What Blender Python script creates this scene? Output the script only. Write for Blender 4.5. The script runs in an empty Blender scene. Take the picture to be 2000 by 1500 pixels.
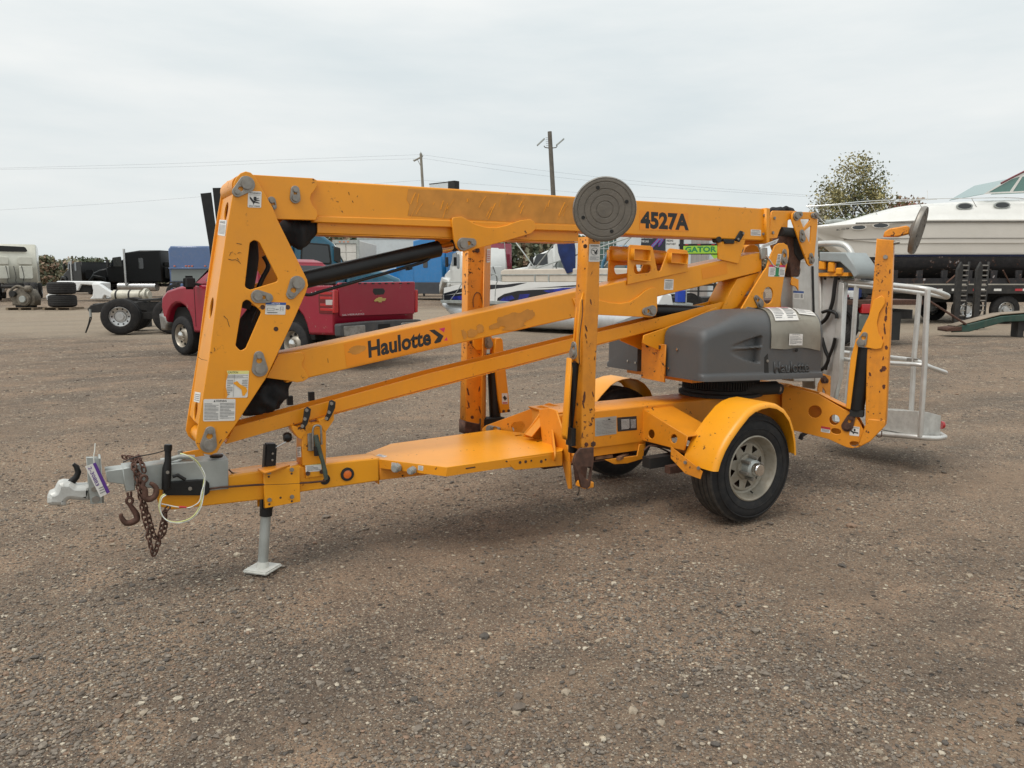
import bpy, bmesh, math, random
import numpy as np
from math import sin, cos, tan, atan, atan2, pi, radians, sqrt
from mathutils import Vector, Matrix, noise
random.seed(7); rng = np.random.default_rng(7)
sc = bpy.context.scene
COL = sc.collection
# ------------------------------------------------------------ camera
F_PX, Y_HOR, BEAR, EYE = 1500.0, 548.0, radians(60), 1.56
PITCH = atan((750-Y_HOR)/F_PX)
FH = Vector((cos(BEAR), sin(BEAR), 0)); RT = Vector((sin(BEAR), -cos(BEAR), 0)); UP = Vector((0, 0, 1))
FW = FH*cos(PITCH)-UP*sin(PITCH); UV = FH*sin(PITCH)+UP*cos(PITCH)
def ray(x, y): return FW*F_PX+RT*(x-1000)+UV*(750-y)
_d = ray(1452, 1024); _g = _d*(-EYE/_d.z)
CAM = Vector((-_g.x, -0.80-_g.y, EYE))
cd = bpy.data.cameras.new('camera'); cd.sensor_width = 36; cd.lens = 36*F_PX/2000; cd.clip_end = 3000; cd.clip_start = .05
co = bpy.data.objects.new('camera', cd); COL.objects.link(co); sc.camera = co
co.matrix_world = Matrix(((RT.x, UV.x, -FW.x, CAM.x), (RT.y, UV.y, -FW.y, CAM.y), (RT.z, UV.z, -FW.z, CAM.z), (0, 0, 0, 1)))
# ------------------------------------------------------------ world, sun
SUN_EL, SUN_AZ = radians(60), Vector((-.95, -.22, 0)).normalized()
wd = bpy.data.worlds.new('World'); sc.world = wd; wd.use_nodes = True
nt = wd.node_tree; nt.nodes.clear()
def N(t, ty, **k):
    n = t.nodes.new(ty)
    for a, b in k.items(): setattr(n, a, b)
    return n
def L(t, a, b): t.links.new(a, b)
out = N(nt, 'ShaderNodeOutputWorld'); bg = N(nt, 'ShaderNodeBackground'); bg.inputs[1].default_value = .1
sky = N(nt, 'ShaderNodeTexSky', sky_type='NISHITA'); sky.sun_disc = False; sky.sun_elevation = SUN_EL
sky.sun_rotation = atan2(SUN_AZ.x, SUN_AZ.y)
tc = N(nt, 'ShaderNodeTexCoord'); mp = N(nt, 'ShaderNodeMapping'); mp.inputs['Scale'].default_value = (1.6, 1.6, 8); mp.inputs['Rotation'].default_value = (.12, .05, 0)
nz = N(nt, 'ShaderNodeTexNoise'); nz.inputs['Scale'].default_value = 1.4; nz.inputs['Detail'].default_value = 6; nz.inputs['Roughness'].default_value = .55
rp = N(nt, 'ShaderNodeValToRGB'); rp.color_ramp.elements[0].position = .3; rp.color_ramp.elements[0].color = (.76, .825, .84, 1)
rp.color_ramp.elements[1].position = .66; rp.color_ramp.elements[1].color = (.935, .955, .94, 1)
sep = N(nt, 'ShaderNodeSeparateXYZ'); mr = N(nt, 'ShaderNodeMapRange')
mr.inputs['From Min'].default_value = 0; mr.inputs['From Max'].default_value = .9; mr.inputs['To Min'].default_value = 9.2; mr.inputs['To Max'].default_value = 12.0
vm = N(nt, 'ShaderNodeVectorMath', operation='SCALE'); mx = N(nt, 'ShaderNodeMixRGB'); mx.inputs[0].default_value = .94
L(nt, tc.outputs['Generated'], mp.inputs[0]); L(nt, mp.outputs[0], nz.inputs[0]); L(nt, nz.outputs[0], rp.inputs[0])
L(nt, tc.outputs['Generated'], sep.inputs[0]); L(nt, sep.outputs[2], mr.inputs[0]); L(nt, rp.outputs[0], vm.inputs[0]); L(nt, mr.outputs[0], vm.inputs['Scale'])
L(nt, sky.outputs[0], mx.inputs[1]); L(nt, vm.outputs[0], mx.inputs[2]); L(nt, mx.outputs[0], bg.inputs[0]); L(nt, bg.outputs[0], out.inputs[0])
sl = bpy.data.lights.new('sun', 'SUN'); sl.energy = 1.95; sl.angle = radians(30); sl.color = (1, .96, .9)
so = bpy.data.objects.new('sun', sl); COL.objects.link(so)
sd = Vector((SUN_AZ.x*cos(SUN_EL), SUN_AZ.y*cos(SUN_EL), sin(SUN_EL)))
so.rotation_euler = sd.to_track_quat('Z', 'Y').to_euler(); so.location = (0, 0, 30)
sc.view_settings.view_transform = 'Standard'; sc.view_settings.look = 'None'; sc.view_settings.exposure = 0; sc.view_settings.gamma = 1
sc.view_settings.use_curve_mapping = False
# ------------------------------------------------------------ materials
MATS = {}
def mat(name, col, rough=.5, metal=0., var=.12, vs=3., chips=0., chip_col=(.055, .022, .012), cs=22., bump=0., bs=60., coat=0., dirt=0., dirt_col=(.16, .12, .09), spec=.5, emit=None, streak=0.):
    if name in MATS: return MATS[name]
    m = bpy.data.materials.new(name); m.use_nodes = True; t = m.node_tree; b = t.nodes['Principled BSDF']
    b.inputs['Roughness'].default_value = rough; b.inputs['Metallic'].default_value = metal
    b.inputs['Specular IOR Level'].default_value = spec; b.inputs['Coat Weight'].default_value = coat
    c = N(t, 'ShaderNodeTexCoord')
    n1 = N(t, 'ShaderNodeTexNoise'); n1.inputs['Scale'].default_value = vs; n1.inputs['Detail'].default_value = 5; L(t, c.outputs['Object'], n1.inputs[0])
    mxr = N(t, 'ShaderNodeMixRGB'); lo = [v*(1-var) for v in col]; hi = [min(1, v*(1+var)) for v in col]
    mxr.inputs[1].default_value = (*lo, 1); mxr.inputs[2].default_value = (*hi, 1)
    st = N(t, 'ShaderNodeMapRange'); st.inputs[1].default_value = .3; st.inputs[2].default_value = .7; L(t, n1.outputs[0], st.inputs[0]); L(t, st.outputs[0], mxr.inputs[0])
    o = mxr.outputs[0]
    if dirt > 0:
        n3 = N(t, 'ShaderNodeTexNoise'); n3.inputs['Scale'].default_value = vs*2.7; n3.inputs['Detail'].default_value = 9; n3.inputs['Roughness'].default_value = .7; L(t, c.outputs['Object'], n3.inputs[0])
        r3 = N(t, 'ShaderNodeMapRange'); r3.inputs[1].default_value = .45; r3.inputs[2].default_value = .75; r3.inputs[4].default_value = dirt; L(t, n3.outputs[0], r3.inputs[0])
        m3 = N(t, 'ShaderNodeMixRGB'); m3.inputs[2].default_value = (*dirt_col, 1); L(t, r3.outputs[0], m3.inputs[0]); L(t, o, m3.inputs[1]); o = m3.outputs[0]
    if streak > 0:
        mpp = N(t, 'ShaderNodeMapping'); mpp.inputs['Scale'].default_value = (14, 14, .9); L(t, c.outputs['Object'], mpp.inputs[0])
        n5 = N(t, 'ShaderNodeTexNoise'); n5.inputs['Scale'].default_value = 1.5; n5.inputs['Detail'].default_value = 6; L(t, mpp.outputs[0], n5.inputs[0])
        r5 = N(t, 'ShaderNodeMapRange'); r5.inputs[1].default_value = .5; r5.inputs[2].default_value = .8; r5.inputs[4].default_value = streak; L(t, n5.outputs[0], r5.inputs[0])
        m5 = N(t, 'ShaderNodeMixRGB'); m5.inputs[2].default_value = (*dirt_col, 1); L(t, r5.outputs[0], m5.inputs[0]); L(t, o, m5.inputs[1]); o = m5.outputs[0]
    if chips > 0:
        n2 = N(t, 'ShaderNodeTexNoise'); n2.inputs['Scale'].default_value = cs; n2.inputs['Detail'].default_value = 8; n2.inputs['Roughness'].default_value = .62; L(t, c.outputs['Object'], n2.inputs[0])
        n4 = N(t, 'ShaderNodeTexNoise'); n4.inputs['Scale'].default_value = cs*.16; n4.inputs['Detail'].default_value = 3; L(t, c.outputs['Object'], n4.inputs[0])
        ad = N(t, 'ShaderNodeMath', operation='MULTIPLY_ADD'); ad.inputs[1].default_value = .45; L(t, n4.outputs[0], ad.inputs[0]); L(t, n2.outputs[0], ad.inputs[2])
        th = N(t, 'ShaderNodeMapRange'); e = .96-chips*.2; th.inputs[1].default_value = e; th.inputs[2].default_value = e+.025; L(t, ad.outputs[0], th.inputs[0])
        h2 = N(t, 'ShaderNodeMapRange'); h2.inputs[1].default_value = e-.06; h2.inputs[2].default_value = e+.01; h2.inputs[4].default_value = .35; L(t, ad.outputs[0], h2.inputs[0])
        mh = N(t, 'ShaderNodeMixRGB'); mh.inputs[2].default_value = (.28, .09, .02, 1); L(t, h2.outputs[0], mh.inputs[0]); L(t, o, mh.inputs[1])
        mc = N(t, 'ShaderNodeMixRGB'); mc.inputs[2].default_value = (*chip_col, 1); L(t, th.outputs[0], mc.inputs[0]); L(t, mh.outputs[0], mc.inputs[1]); o = mc.outputs[0]
        rr = N(t, 'ShaderNodeMapRange'); rr.inputs[3].default_value = rough; rr.inputs[4].default_value = .85; L(t, th.outputs[0], rr.inputs[0]); L(t, rr.outputs[0], b.inputs['Roughness'])
    else:
        rr = N(t, 'ShaderNodeMapRange'); rr.inputs[3].default_value = max(.05, rough*.82); rr.inputs[4].default_value = min(1, rough*1.2); L(t, n1.outputs[0], rr.inputs[0]); L(t, rr.outputs[0], b.inputs['Roughness'])
    L(t, o, b.inputs['Base Color'])
    if bump > 0:
        nb = N(t, 'ShaderNodeTexNoise'); nb.inputs['Scale'].default_value = bs; nb.inputs['Detail'].default_value = 4; L(t, c.outputs['Object'], nb.inputs[0])
        bp = N(t, 'ShaderNodeBump'); bp.inputs['Strength'].default_value = bump; bp.inputs['Distance'].default_value = .004; L(t, nb.outputs[0], bp.inputs['Height']); L(t, bp.outputs[0], b.inputs['Normal'])
    MATS[name] = m; return m
YEL = (.82, .312, .010)
M_Y = mat('yellow_paint', YEL, .38, var=.07, vs=1.5, chips=.16, cs=30, dirt=.28, dirt_col=(.50, .215, .035), streak=.1, bump=.04, bs=300)
M_YC = mat('yellow_paint_clean', (.86, .35, .010), .36, var=.06, vs=1.5, chips=.12, cs=35, dirt=.25, dirt_col=(.55, .25, .05), bump=.04, bs=200)
M_YR = mat('yellow_paint_worn', (.74, .27, .015), .48, var=.09, vs=3, chips=.48, cs=34, dirt=.5, dirt_col=(.36, .125, .025), bump=.12, bs=90, streak=.25)
M_YS = mat('yellow_paint_chipped', (.76, .28, .014), .45, var=.08, vs=3, chips=.24, cs=34, dirt=.22, dirt_col=(.4, .16, .04), bump=.08, bs=90)
M_TAN = mat('decal_residue', (.56, .235, .035), .65, var=.14, vs=14, chips=.08, chip_col=(.72, .27, .012), cs=18)
M_YD = mat('decal_film_yellow', (.80, .26, .004), .3, var=.05)  # plain deeper yellow of the decal film areas
M_PIN = mat('zinc_steel', (.30, .28, .25), .5, .65, var=.2, vs=20, dirt=.3, dirt_col=(.2, .12, .07))
M_GALV = mat('galvanised_steel', (.40, .42, .40), .48, .45, var=.16, vs=6, dirt=.25, dirt_col=(.25, .24, .2), bump=.05)
M_ALU = mat('dull_aluminium', (.58, .57, .54), .42, .6, var=.14, vs=5, dirt=.35, dirt_col=(.33, .3, .25), streak=.3)
M_RUST = mat('rusty_steel', (.085, .042, .028), .85, .1, var=.4, vs=30, bump=.4, bs=120)
M_RUSTB = mat('rusty_chain_steel', (.10, .05, .035), .8, .2, var=.4, vs=40, bump=.5, bs=200)
M_BLK = mat('black_paint', (.010, .010, .010), .42, var=.3, vs=8, dirt=.08, spec=.35, dirt_col=(.07, .06, .05))
M_BLKM = mat('black_matt', (.018, .018, .017), .75, var=.3, vs=8, bump=.15, bs=80)
M_CLOTH = mat('black_cloth', (.012, .012, .013), .95, var=.5, vs=15, bump=.6, bs=35)
M_RUB = mat('tyre_rubber', (.019, .019, .02), .8, var=.25, vs=6, dirt=.32, dirt_col=(.085, .073, .06), bump=.2, bs=60, spec=.3)
M_TRD = mat('dusty_tread_rubber', (.04, .036, .032), .85, var=.25, vs=12, dirt=.6, dirt_col=(.12, .1, .08), bump=.2, bs=90, spec=.3)
M_HOOD = mat('grey_plastic', (.085, .088, .09), .5, var=.06, vs=3, bump=.3, bs=350, dirt=.18, dirt_col=(.16, .13, .11))
M_RIM = mat('dusty_cream_rim', (.33, .30, .245), .5, .3, var=.2, vs=8, dirt=.65, dirt_col=(.22, .17, .11))
M_CHR = mat('chrome', (.75, .75, .73), .15, 1., var=.05)
M_WH = mat('white_label', (.72, .70, .66), .5, var=.05, vs=30, dirt=.12)
M_INK = mat('black_ink', (.02, .02, .02), .6, var=.1)
M_TXT = mat('faded_print', (.25, .25, .25), .6, var=.4, vs=120)
M_BLU = mat('blue_print', (.03, .09, .30), .5, var=.1)
M_RED = mat('red_print', (.5, .04, .05), .5, var=.1)
M_MAG = mat('magenta_print', (.62, .03, .12), .5, var=.1)
M_YLB = mat('yellow_print', (.72, .68, .25), .5, var=.05)
M_GRN = mat('green_print', (.02, .22, .08), .5, var=.1)
M_PUR = mat('purple_print', (.10, .03, .24), .5, var=.1)
M_AMB = mat('amber_lens', (.75, .16, .02), .2, var=.1, coat=.5)
M_REDL = mat('red_lens', (.42, .012, .015), .15, var=.1, coat=.6)
M_PAD = mat('worn_grey_rubber', (.16, .142, .12), .85, var=.16, vs=12, dirt=.4, dirt_col=(.2, .17, .13), bump=.5, bs=50)
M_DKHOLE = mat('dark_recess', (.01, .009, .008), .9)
def glass(name, col, rough=.06):
    m = mat(name, col, rough, var=.03, coat=.8); return m
M_GLD = glass('dark_glass', (.012, .014, .016))
M_GLT = glass('tinted_green_glass', (.10, .22, .19))
M_GLG = glass('grey_glass', (.16, .18, .17))
# ------------------------------------------------------------ object helpers
def newobj(name, me, m=None, parent=None):
    o = bpy.data.objects.new(name, me); COL.objects.link(o)
    if m is not None:
        ms = m if isinstance(m, (list, tuple)) else [m]
        if len(me.materials): me.materials.clear()
        for q in ms: me.materials.append(q)
    if parent is not None: o.parent = parent
    return o
def tag(o, label=None, cat=None, group=None, kind=None):
    if label: o['label'] = label
    if cat: o['category'] = cat
    if group: o['group'] = group
    if kind: o['kind'] = kind
    return o
def thing(name, label, cat, loc=(0, 0, 0), rz=0, group=None):
    o = bpy.data.objects.new(name, None); COL.objects.link(o); o.location = loc; o.rotation_euler = (0, 0, rz); o.empty_display_size = .2
    return tag(o, label, cat, group)
def smooth(me, on=True): me.polygons.foreach_set('use_smooth', [on]*len(me.polygons)); me.update()
def autosmooth(me, ang=35):
    bm = bmesh.new(); bm.from_mesh(me); a = radians(ang)
    for e in bm.edges: e.smooth = not (len(e.link_faces) == 2 and e.calc_face_angle(0) > a)
    for f in bm.faces: f.smooth = True
    bm.to_mesh(me); bm.free()
def bmobj(name, bm, m, parent=None, sm=None):
    bmesh.ops.recalc_face_normals(bm, faces=bm.faces)
    me = bpy.data.meshes.new(name); bm.to_mesh(me); bm.free()
    if sm: autosmooth(me, sm)
    return newobj(name, me, m, parent)
class PL:
    def __init__(s, o, u, w=(0, 0, 1)):
        s.o = Vector(o); s.u = Vector(u).normalized(); s.w = Vector(w).normalized(); s.n = s.u.cross(s.w)
        s.M = Matrix(((s.u.x, s.w.x, s.n.x, s.o.x), (s.u.y, s.w.y, s.n.y, s.o.y), (s.u.z, s.w.z, s.n.z, s.o.z), (0, 0, 0, 1)))
    def p(s, x, y):
        d = ray(x, y); t = (s.o-CAM).dot(s.n)/d.dot(s.n); return CAM+d*t
    def s(s, pts):
        r = []
        for x, y in pts:
            q = s.p(x, y)-s.o; r.append((q.dot(s.u), q.dot(s.w)))
        return r
    def at(s, a, b, c=0): return s.o+s.u*a+s.w*b+s.n*c
    def off(s, c): q = PL(s.o+s.n*c, s.u, s.w); return q
def PY(y): return PL((0, y, 0), (1, 0, 0))
def PX(x): return PL((x, 0, 0), (0, -1, 0))
def PZ(z): return PL((0, 0, z), (1, 0, 0), (0, 1, 0))
def area(p): return .5*sum(p[i-1][0]*p[i][1]-p[i][0]*p[i-1][1] for i in range(len(p)))
def rnd(pts, r, seg=5):
    """round the corners of a polygon; r a number or a list"""
    n = len(pts); o = []
    for i in range(n):
        rr = r[i] if isinstance(r, (list, tuple)) else r
        p0, p, p1 = Vector(pts[i-1]), Vector(pts[i]), Vector(pts[(i+1) % n])
        a = (p0-p); b = (p1-p); la, lb = a.length, b.length
        if rr <= 0 or la < 1e-6 or lb < 1e-6: o.append(tuple(p)); continue
        a /= la; b /= lb; ang = a.angle(b)
        if ang > 3.0: o.append(tuple(p)); continue
        t = min(rr/tan(ang/2), la*.48, lb*.48); q = p+a*t; s = p+b*t
        for k in range(seg+1):
            f = k/seg; o.append(tuple(q*(1-f)**2+p*2*f*(1-f)+s*f*f))
    return o
def ell(cx, cy, rx, ry, n=20, rot=0):
    return [(cx+rx*cos(t)*cos(rot)-ry*sin(t)*sin(rot), cy+rx*cos(t)*sin(rot)+ry*sin(t)*cos(rot)) for t in (2*pi*k/n for k in range(n))]
def slab_mesh(loops, t, bev):
    """polygon with holes in local xy, from z=0 down to z=-t, edges bevelled"""
    cu = bpy.data.curves.new('c', 'CURVE'); cu.dimensions = '2D'; cu.fill_mode = 'BOTH'
    b = min(bev, t*.45); cu.extrude = t/2-b; cu.bevel_depth = b; cu.bevel_resolution = 1; cu.offset = -b
    for lp in loops:
        sp = cu.splines.new('POLY'); sp.points.add(len(lp)-1)
        for i, q in enumerate(lp): sp.points[i].co = (q[0], q[1], -t/2, 1)
        sp.use_cyclic_u = True
    ob = bpy.data.objects.new('c', cu); me = bpy.data.meshes.new_from_object(ob)
    bpy.data.objects.remove(ob); bpy.data.curves.remove(cu)
    # 2D curves drop z: push down
    zs = [v.co.z for v in me.vertices]; mz = max(zs) if zs else 0
    for v in me.vertices: v.co.z -= mz
    return me
def plate(name, pl, pts, t, m, parent, holes=(), bev=.002, loops=None):
    me = slab_mesh([pts]+list(holes), t, bev); me.transform(pl.M); me.name = name
    return newobj(name, me, m, parent)
def merge(name, mes, m, parent, sm=None):
    bm = bmesh.new()
    for k in mes:
        me, mi = k if isinstance(k, tuple) else (k, 0)
        n0 = len(bm.faces); bm.from_mesh(me); bm.faces.ensure_lookup_table()
        for f in bm.faces[n0:]: f.material_index = mi
        bpy.data.meshes.remove(me)
    me = bpy.data.meshes.new(name); bm.to_mesh(me); bm.free()
    if sm: autosmooth(me, sm)
    return newobj(name, me, m, parent)
def slabm(pl, pts, t, holes=(), bev=.002):
    me = slab_mesh([pts]+list(holes), t, bev); me.transform(pl.M); return me
def orient(a, b):
    d = (Vector(b)-Vector(a)); q = d.to_track_quat('Z', 'Y'); return Matrix.Translation(Vector(a)) @ q.to_matrix().to_4x4(), d.length
def cyl_me(a, b, r, r2=None, n=20, bev=0.):
    r2 = r if r2 is None else r2; M, ln = orient(a, b); bm = bmesh.new()
    bmesh.ops.create_cone(bm, cap_ends=True, segments=n, radius1=r, radius2=r2, depth=ln, matrix=Matrix.Translation((0, 0, ln/2)))
    if bev > 0:
        es = [e for e in bm.edges if abs(e.verts[0].co.z-e.verts[1].co.z) < 1e-6]
        bmesh.ops.bevel(bm, geom=es, offset=bev, segments=2, affect='EDGES')
    bmesh.ops.transform(bm, matrix=M, verts=bm.verts); me = bpy.data.meshes.new('m'); bm.to_mesh(me); bm.free(); autosmooth(me, 40); return me
def cyl(name, a, b, r, m, parent=None, **k): 
    me = cyl_me(a, b, r, **k); me.name = name; return newobj(name, me, m, parent)
def box_me(c, s, rz=0, bev=0., seg=1, rot=None):
    bm = bmesh.new(); bmesh.ops.create_cube(bm, size=1, matrix=Matrix.Diagonal((*s, 1)))
    if bev > 0: bmesh.ops.bevel(bm, geom=list(bm.edges), offset=bev, segments=seg, affect='EDGES')
    R = rot.to_4x4() if rot else Matrix.Rotation(rz, 4, 'Z')
    bmesh.ops.transform(bm, matrix=Matrix.Translation(c) @ R, verts=bm.verts)
    me = bpy.data.meshes.new('m'); bm.to_mesh(me); bm.free()
    if seg > 1: autosmooth(me, 35)
    return me
def box(name, c, s, m, parent=None, **k):
    me = box_me(c, s, **k); me.name = name; return newobj(name, me, m, parent)
def lathe_me(prof, a, b, n=32):
    """prof: list of (radius, height along a->b)"""
    M, ln = orient(a, b); bm = bmesh.new(); rings = []
    for r, h in prof:
        if r < 1e-5: rings.append([bm.verts.new((0, 0, h))])
        else: rings.append([bm.verts.new((r*cos(2*pi*k/n), r*sin(2*pi*k/n), h)) for k in range(n)])
    for q, p in zip(rings, rings[1:]):
        if len(q) == 1 and len(p) == 1: continue
        for k in range(n):
            k2 = (k+1) % n
            if len(q) == 1: bm.faces.new((q[0], p[k2], p[k]))
            elif len(p) == 1: bm.faces.new((q[k], q[k2], p[0]))
            else: bm.faces.new((q[k], q[k2], p[k2], p[k]))
    bmesh.ops.transform(bm, matrix=M, verts=bm.verts); me = bpy.data.meshes.new('m'); bm.to_mesh(me); bm.free(); autosmooth(me, 38); return me
def lathe(name, prof, a, b, m, parent=None, n=32):
    me = lathe_me(prof, a, b, n); me.name = name; return newobj(name, me, m, parent)
def sweep_me(path, rad, n=10, cyc=False, nz_=0., nf=6., flat=1.):
    P = [Vector(p) for p in path]; k = len(P); bm = bmesh.new(); rings = []; prev = None
    for i in range(k):
        a = P[(i-1) % k] if (cyc or i > 0) else P[i]; b = P[(i+1) % k] if (cyc or i < k-1) else P[i]
        t = (b-a).normalized()
        if prev is None:
            x = t.orthogonal().normalized()
        else:
            x = (prev-t*prev.dot(t)).normalized()
        prev = x; y = t.cross(x); r = rad[i] if isinstance(rad, (list, tuple)) else rad; rg = []
        for j in range(n):
            an = 2*pi*j/n; d = x*cos(an)+y*sin(an)*flat; q = P[i]+d*r
            if nz_: q = P[i]+d*(r*(1+nz_*noise.noise(q*nf)))
            rg.append(bm.verts.new(q))
        rings.append(rg)
    for i in range(k if cyc else k-1):
        q, p = rings[i], rings[(i+1) % k]
        for j in range(n): bm.faces.new((q[j], q[(j+1) % n], p[(j+1) % n], p[j]))
    if not cyc:
        bm.faces.new(rings[0][::-1]); bm.faces.new(rings[-1])
    bmesh.ops.recalc_face_normals(bm, faces=bm.faces)
    me = bpy.data.meshes.new('m'); bm.to_mesh(me); bm.free(); autosmooth(me, 60); return me
def spl(pts, n=6, cyc=False):
    P = [Vector(p) for p in pts]; k = len(P); o = []
    for i in range(k if cyc else k-1):
        p0 = P[(i-1) % k] if (cyc or i > 0) else P[i]; p1 = P[i]; p2 = P[(i+1) % k]; p3 = P[(i+2) % k] if (cyc or i+2 < k) else p2
        for j in range(n):
            t = j/n; o.append(.5*((2*p1)+(p2-p0)*t+(2*p0-5*p1+4*p2-p3)*t*t+(3*p1-p0-3*p2+p3)*t**3))
    if not cyc: o.append(P[-1])
    return o
def tube(name, pts, r, m, parent=None, sm=0, n=10, cyc=False, **k):
    if sm: pts = spl(pts, sm, cyc)
    me = sweep_me(pts, r, n, cyc, **k); me.name = name; return newobj(name, me, m, parent)
FONT_CACHE = {}
def text_me(s, bold=0., font=None, res=3, spacing=1.):
    cu = bpy.data.curves.new('t', 'FONT'); cu.body = s; cu.size = 1; cu.offset = bold; cu.resolution_u = res; cu.space_character = spacing; cu.fill_mode = 'BOTH'
    ob = bpy.data.objects.new('t', cu); me = bpy.data.meshes.new_from_object(ob); bpy.data.objects.remove(ob); bpy.data.curves.remove(cu)
    return me
def lettering_me(s, pl, bl, br, tl, bold=.02, z=.0008, spacing=1., thick=0.):
    """text stretched to the parallelogram given by three photo points"""
    me = text_me(s, bold, spacing=spacing); A, B, C = [Vector(q) for q in pl.s([bl, br, tl])]
    xs = [v.co.x for v in me.vertices]; ys = [v.co.y for v in me.vertices]; x0, x1, y0, y1 = min(xs), max(xs), min(ys), max(ys)
    for v in me.vertices:
        f = (v.co.x-x0)/(x1-x0); g = (v.co.y-y0)/(y1-y0); q = A+(B-A)*f+(C-A)*g; v.co = (q.x, q.y, z)
    if thick > 0:
        bm = bmesh.new(); bm.from_mesh(me); g = bmesh.ops.extrude_face_region(bm, geom=bm.faces[:]); bmesh.ops.translate(bm, verts=[v for v in g['geom'] if isinstance(v, bmesh.types.BMVert)], vec=(0, 0, thick)); bm.to_mesh(me); bm.free()
    me.transform(pl.M); return me
def lettering(name, s, pl, bl, br, tl, m, parent, **k):
    me = lettering_me(s, pl, bl, br, tl, **k); me.name = name; return newobj(name, me, m, parent)
def decal(name, pl, q, items, parent, base=None, coords=False, r=.06):
    """flat label; q = photo points of top-left, top-right, bottom-left; items in unit square (y up)"""
    TL, TR, BL = [Vector(v) for v in (q if coords else pl.s(q))]
    def mp_(x, y, z): v = BL+(TR-TL)*x+(TL-BL)*y; return (v.x, v.y, z)
    bm = bmesh.new(); mats = []
    def mi(m):
        if m not in mats: mats.append(m)
        return mats.index(m)
    def poly(pts, m, z):
        try: f = bm.faces.new([bm.verts.new(mp_(x, y, z)) for x, y in pts]); f.material_index = mi(m)
        except Exception: pass
    if base is None: base = M_WH
    if base is not False: poly(rnd([(0, 0), (1, 0), (1, 1), (0, 1)], r, 3), base, .0012)
    z = .0017
    for it in items:
        z += .0002
        if it[0] == 'r': poly([(it[1], it[2]), (it[3], it[2]), (it[3], it[4]), (it[1], it[4])], it[5], z)
        elif it[0] == 'p': poly(it[1], it[2], z)
        elif it[0] == 'b':   # block of printed lines: x0,y0,x1,y1,rows
            _, x0, y0, x1, y1, rows, m = it
            for k in range(rows):
                yy = y0+(y1-y0)*(k+.3)/rows; e = x1 if random.random() < .7 else x0+(x1-x0)*random.uniform(.5, .95)
                poly([(x0, yy), (e, yy), (e, yy+(y1-y0)/rows*.42), (x0, yy+(y1-y0)/rows*.42)], m, z)
        elif it[0] == 't':
            me = text_me(it[1], .015, res=2); xs = [v.co.x for v in me.vertices]; ys = [v.co.y for v in me.vertices]; a, b_, c, d_ = min(xs), max(xs), min(ys), max(ys)
            for v in me.vertices:
                v.co = mp_(it[2]+(it[4]-it[2])*(v.co.x-a)/(b_-a), it[3]+(it[5]-it[3])*(v.co.y-c)/(d_-c), z)
            n0 = len(bm.faces); bm.from_mesh(me); bm.faces.ensure_lookup_table(); k = mi(it[6])
            for f in bm.faces[n0:]: f.material_index = k
            bpy.data.meshes.remove(me)
    me = bpy.data.meshes.new(name); bm.to_mesh(me); bm.free(); me.transform(pl.M)
    return newobj(name, me, mats, parent)
def keeper(pl, pin, bolt, parent, rp_=.034, rb=.02, m=None):
    """oval keeper plate with a big pin head and a bolt head"""
    A, B = [Vector(v) for v in pl.s([pin, bolt])]; d = (B-A); ln = d.length; a0 = atan2(d.y, d.x)
    o = []
    for k in range(13): t = a0+pi/2+pi*k/12; o.append((A.x+rp_*1.12*cos(t), A.y+rp_*1.12*sin(t)))
    for k in range(9): t = a0-pi/2+pi*k/8; o.append((B.x+rb*1.25*cos(t), B.y+rb*1.25*sin(t)))
    mid = A+d*((rp_*.8+ln-rb)/2/ln+.06); hr = max(.006, min(.02, (ln-rp_-rb)*.5+.010))
    mes = [slabm(pl.off(.009), o, .009, holes=[ell(mid.x, mid.y, hr, hr*.95, 14)], bev=.0015)]
    for P, r, h in ((A, rp_*.72, .02), (B, rb*.72, .017)):
        mes.append(cyl_me(pl.at(P.x, P.y, .005), pl.at(P.x, P.y, h), r, n=16 if P is A else 6, bev=.002))
    return merge('pin_keeper', mes, m or M_PIN, parent)
def bolt(pl, px, parent, r=.012, m=None, name='bolt', coords=False):
    a = px if coords else pl.s([px])[0]
    me = cyl_me(pl.at(a[0], a[1], 0), pl.at(a[0], a[1], .009), r, n=6, bev=.001); me.name = name
    return newobj(name, me, m or M_PIN, parent)
def mirror_y(o, name=None, y=0.):
    me = o.data.copy()
    for v in me.vertices: v.co.y = 2*y-v.co.y
    me.flip_normals(); q = bpy.data.objects.new(name or o.name.split('.')[0], me); COL.objects.link(q); q.parent = o.parent; return q
# background frame: local x = image right, y = away, z = up
YAW = -radians(30)
def zg(d): 
    t = min(1, max(0, (d-24)/26)); return .45*t*t*(3-2*t)
def bgp(px, d, z=None):
    zc = d*cos(PITCH)+(EYE-zg(d))*sin(PITCH); q = CAM+FH*d+RT*((px-1000)/F_PX*zc)
    return Vector((q.x, q.y, zg(d) if z is None else z))
def zpx(y, d):
    return EYE+d*(-F_PX*sin(PITCH)+(750-y)*cos(PITCH))/(F_PX*cos(PITCH)+(750-y)*sin(PITCH))
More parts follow.
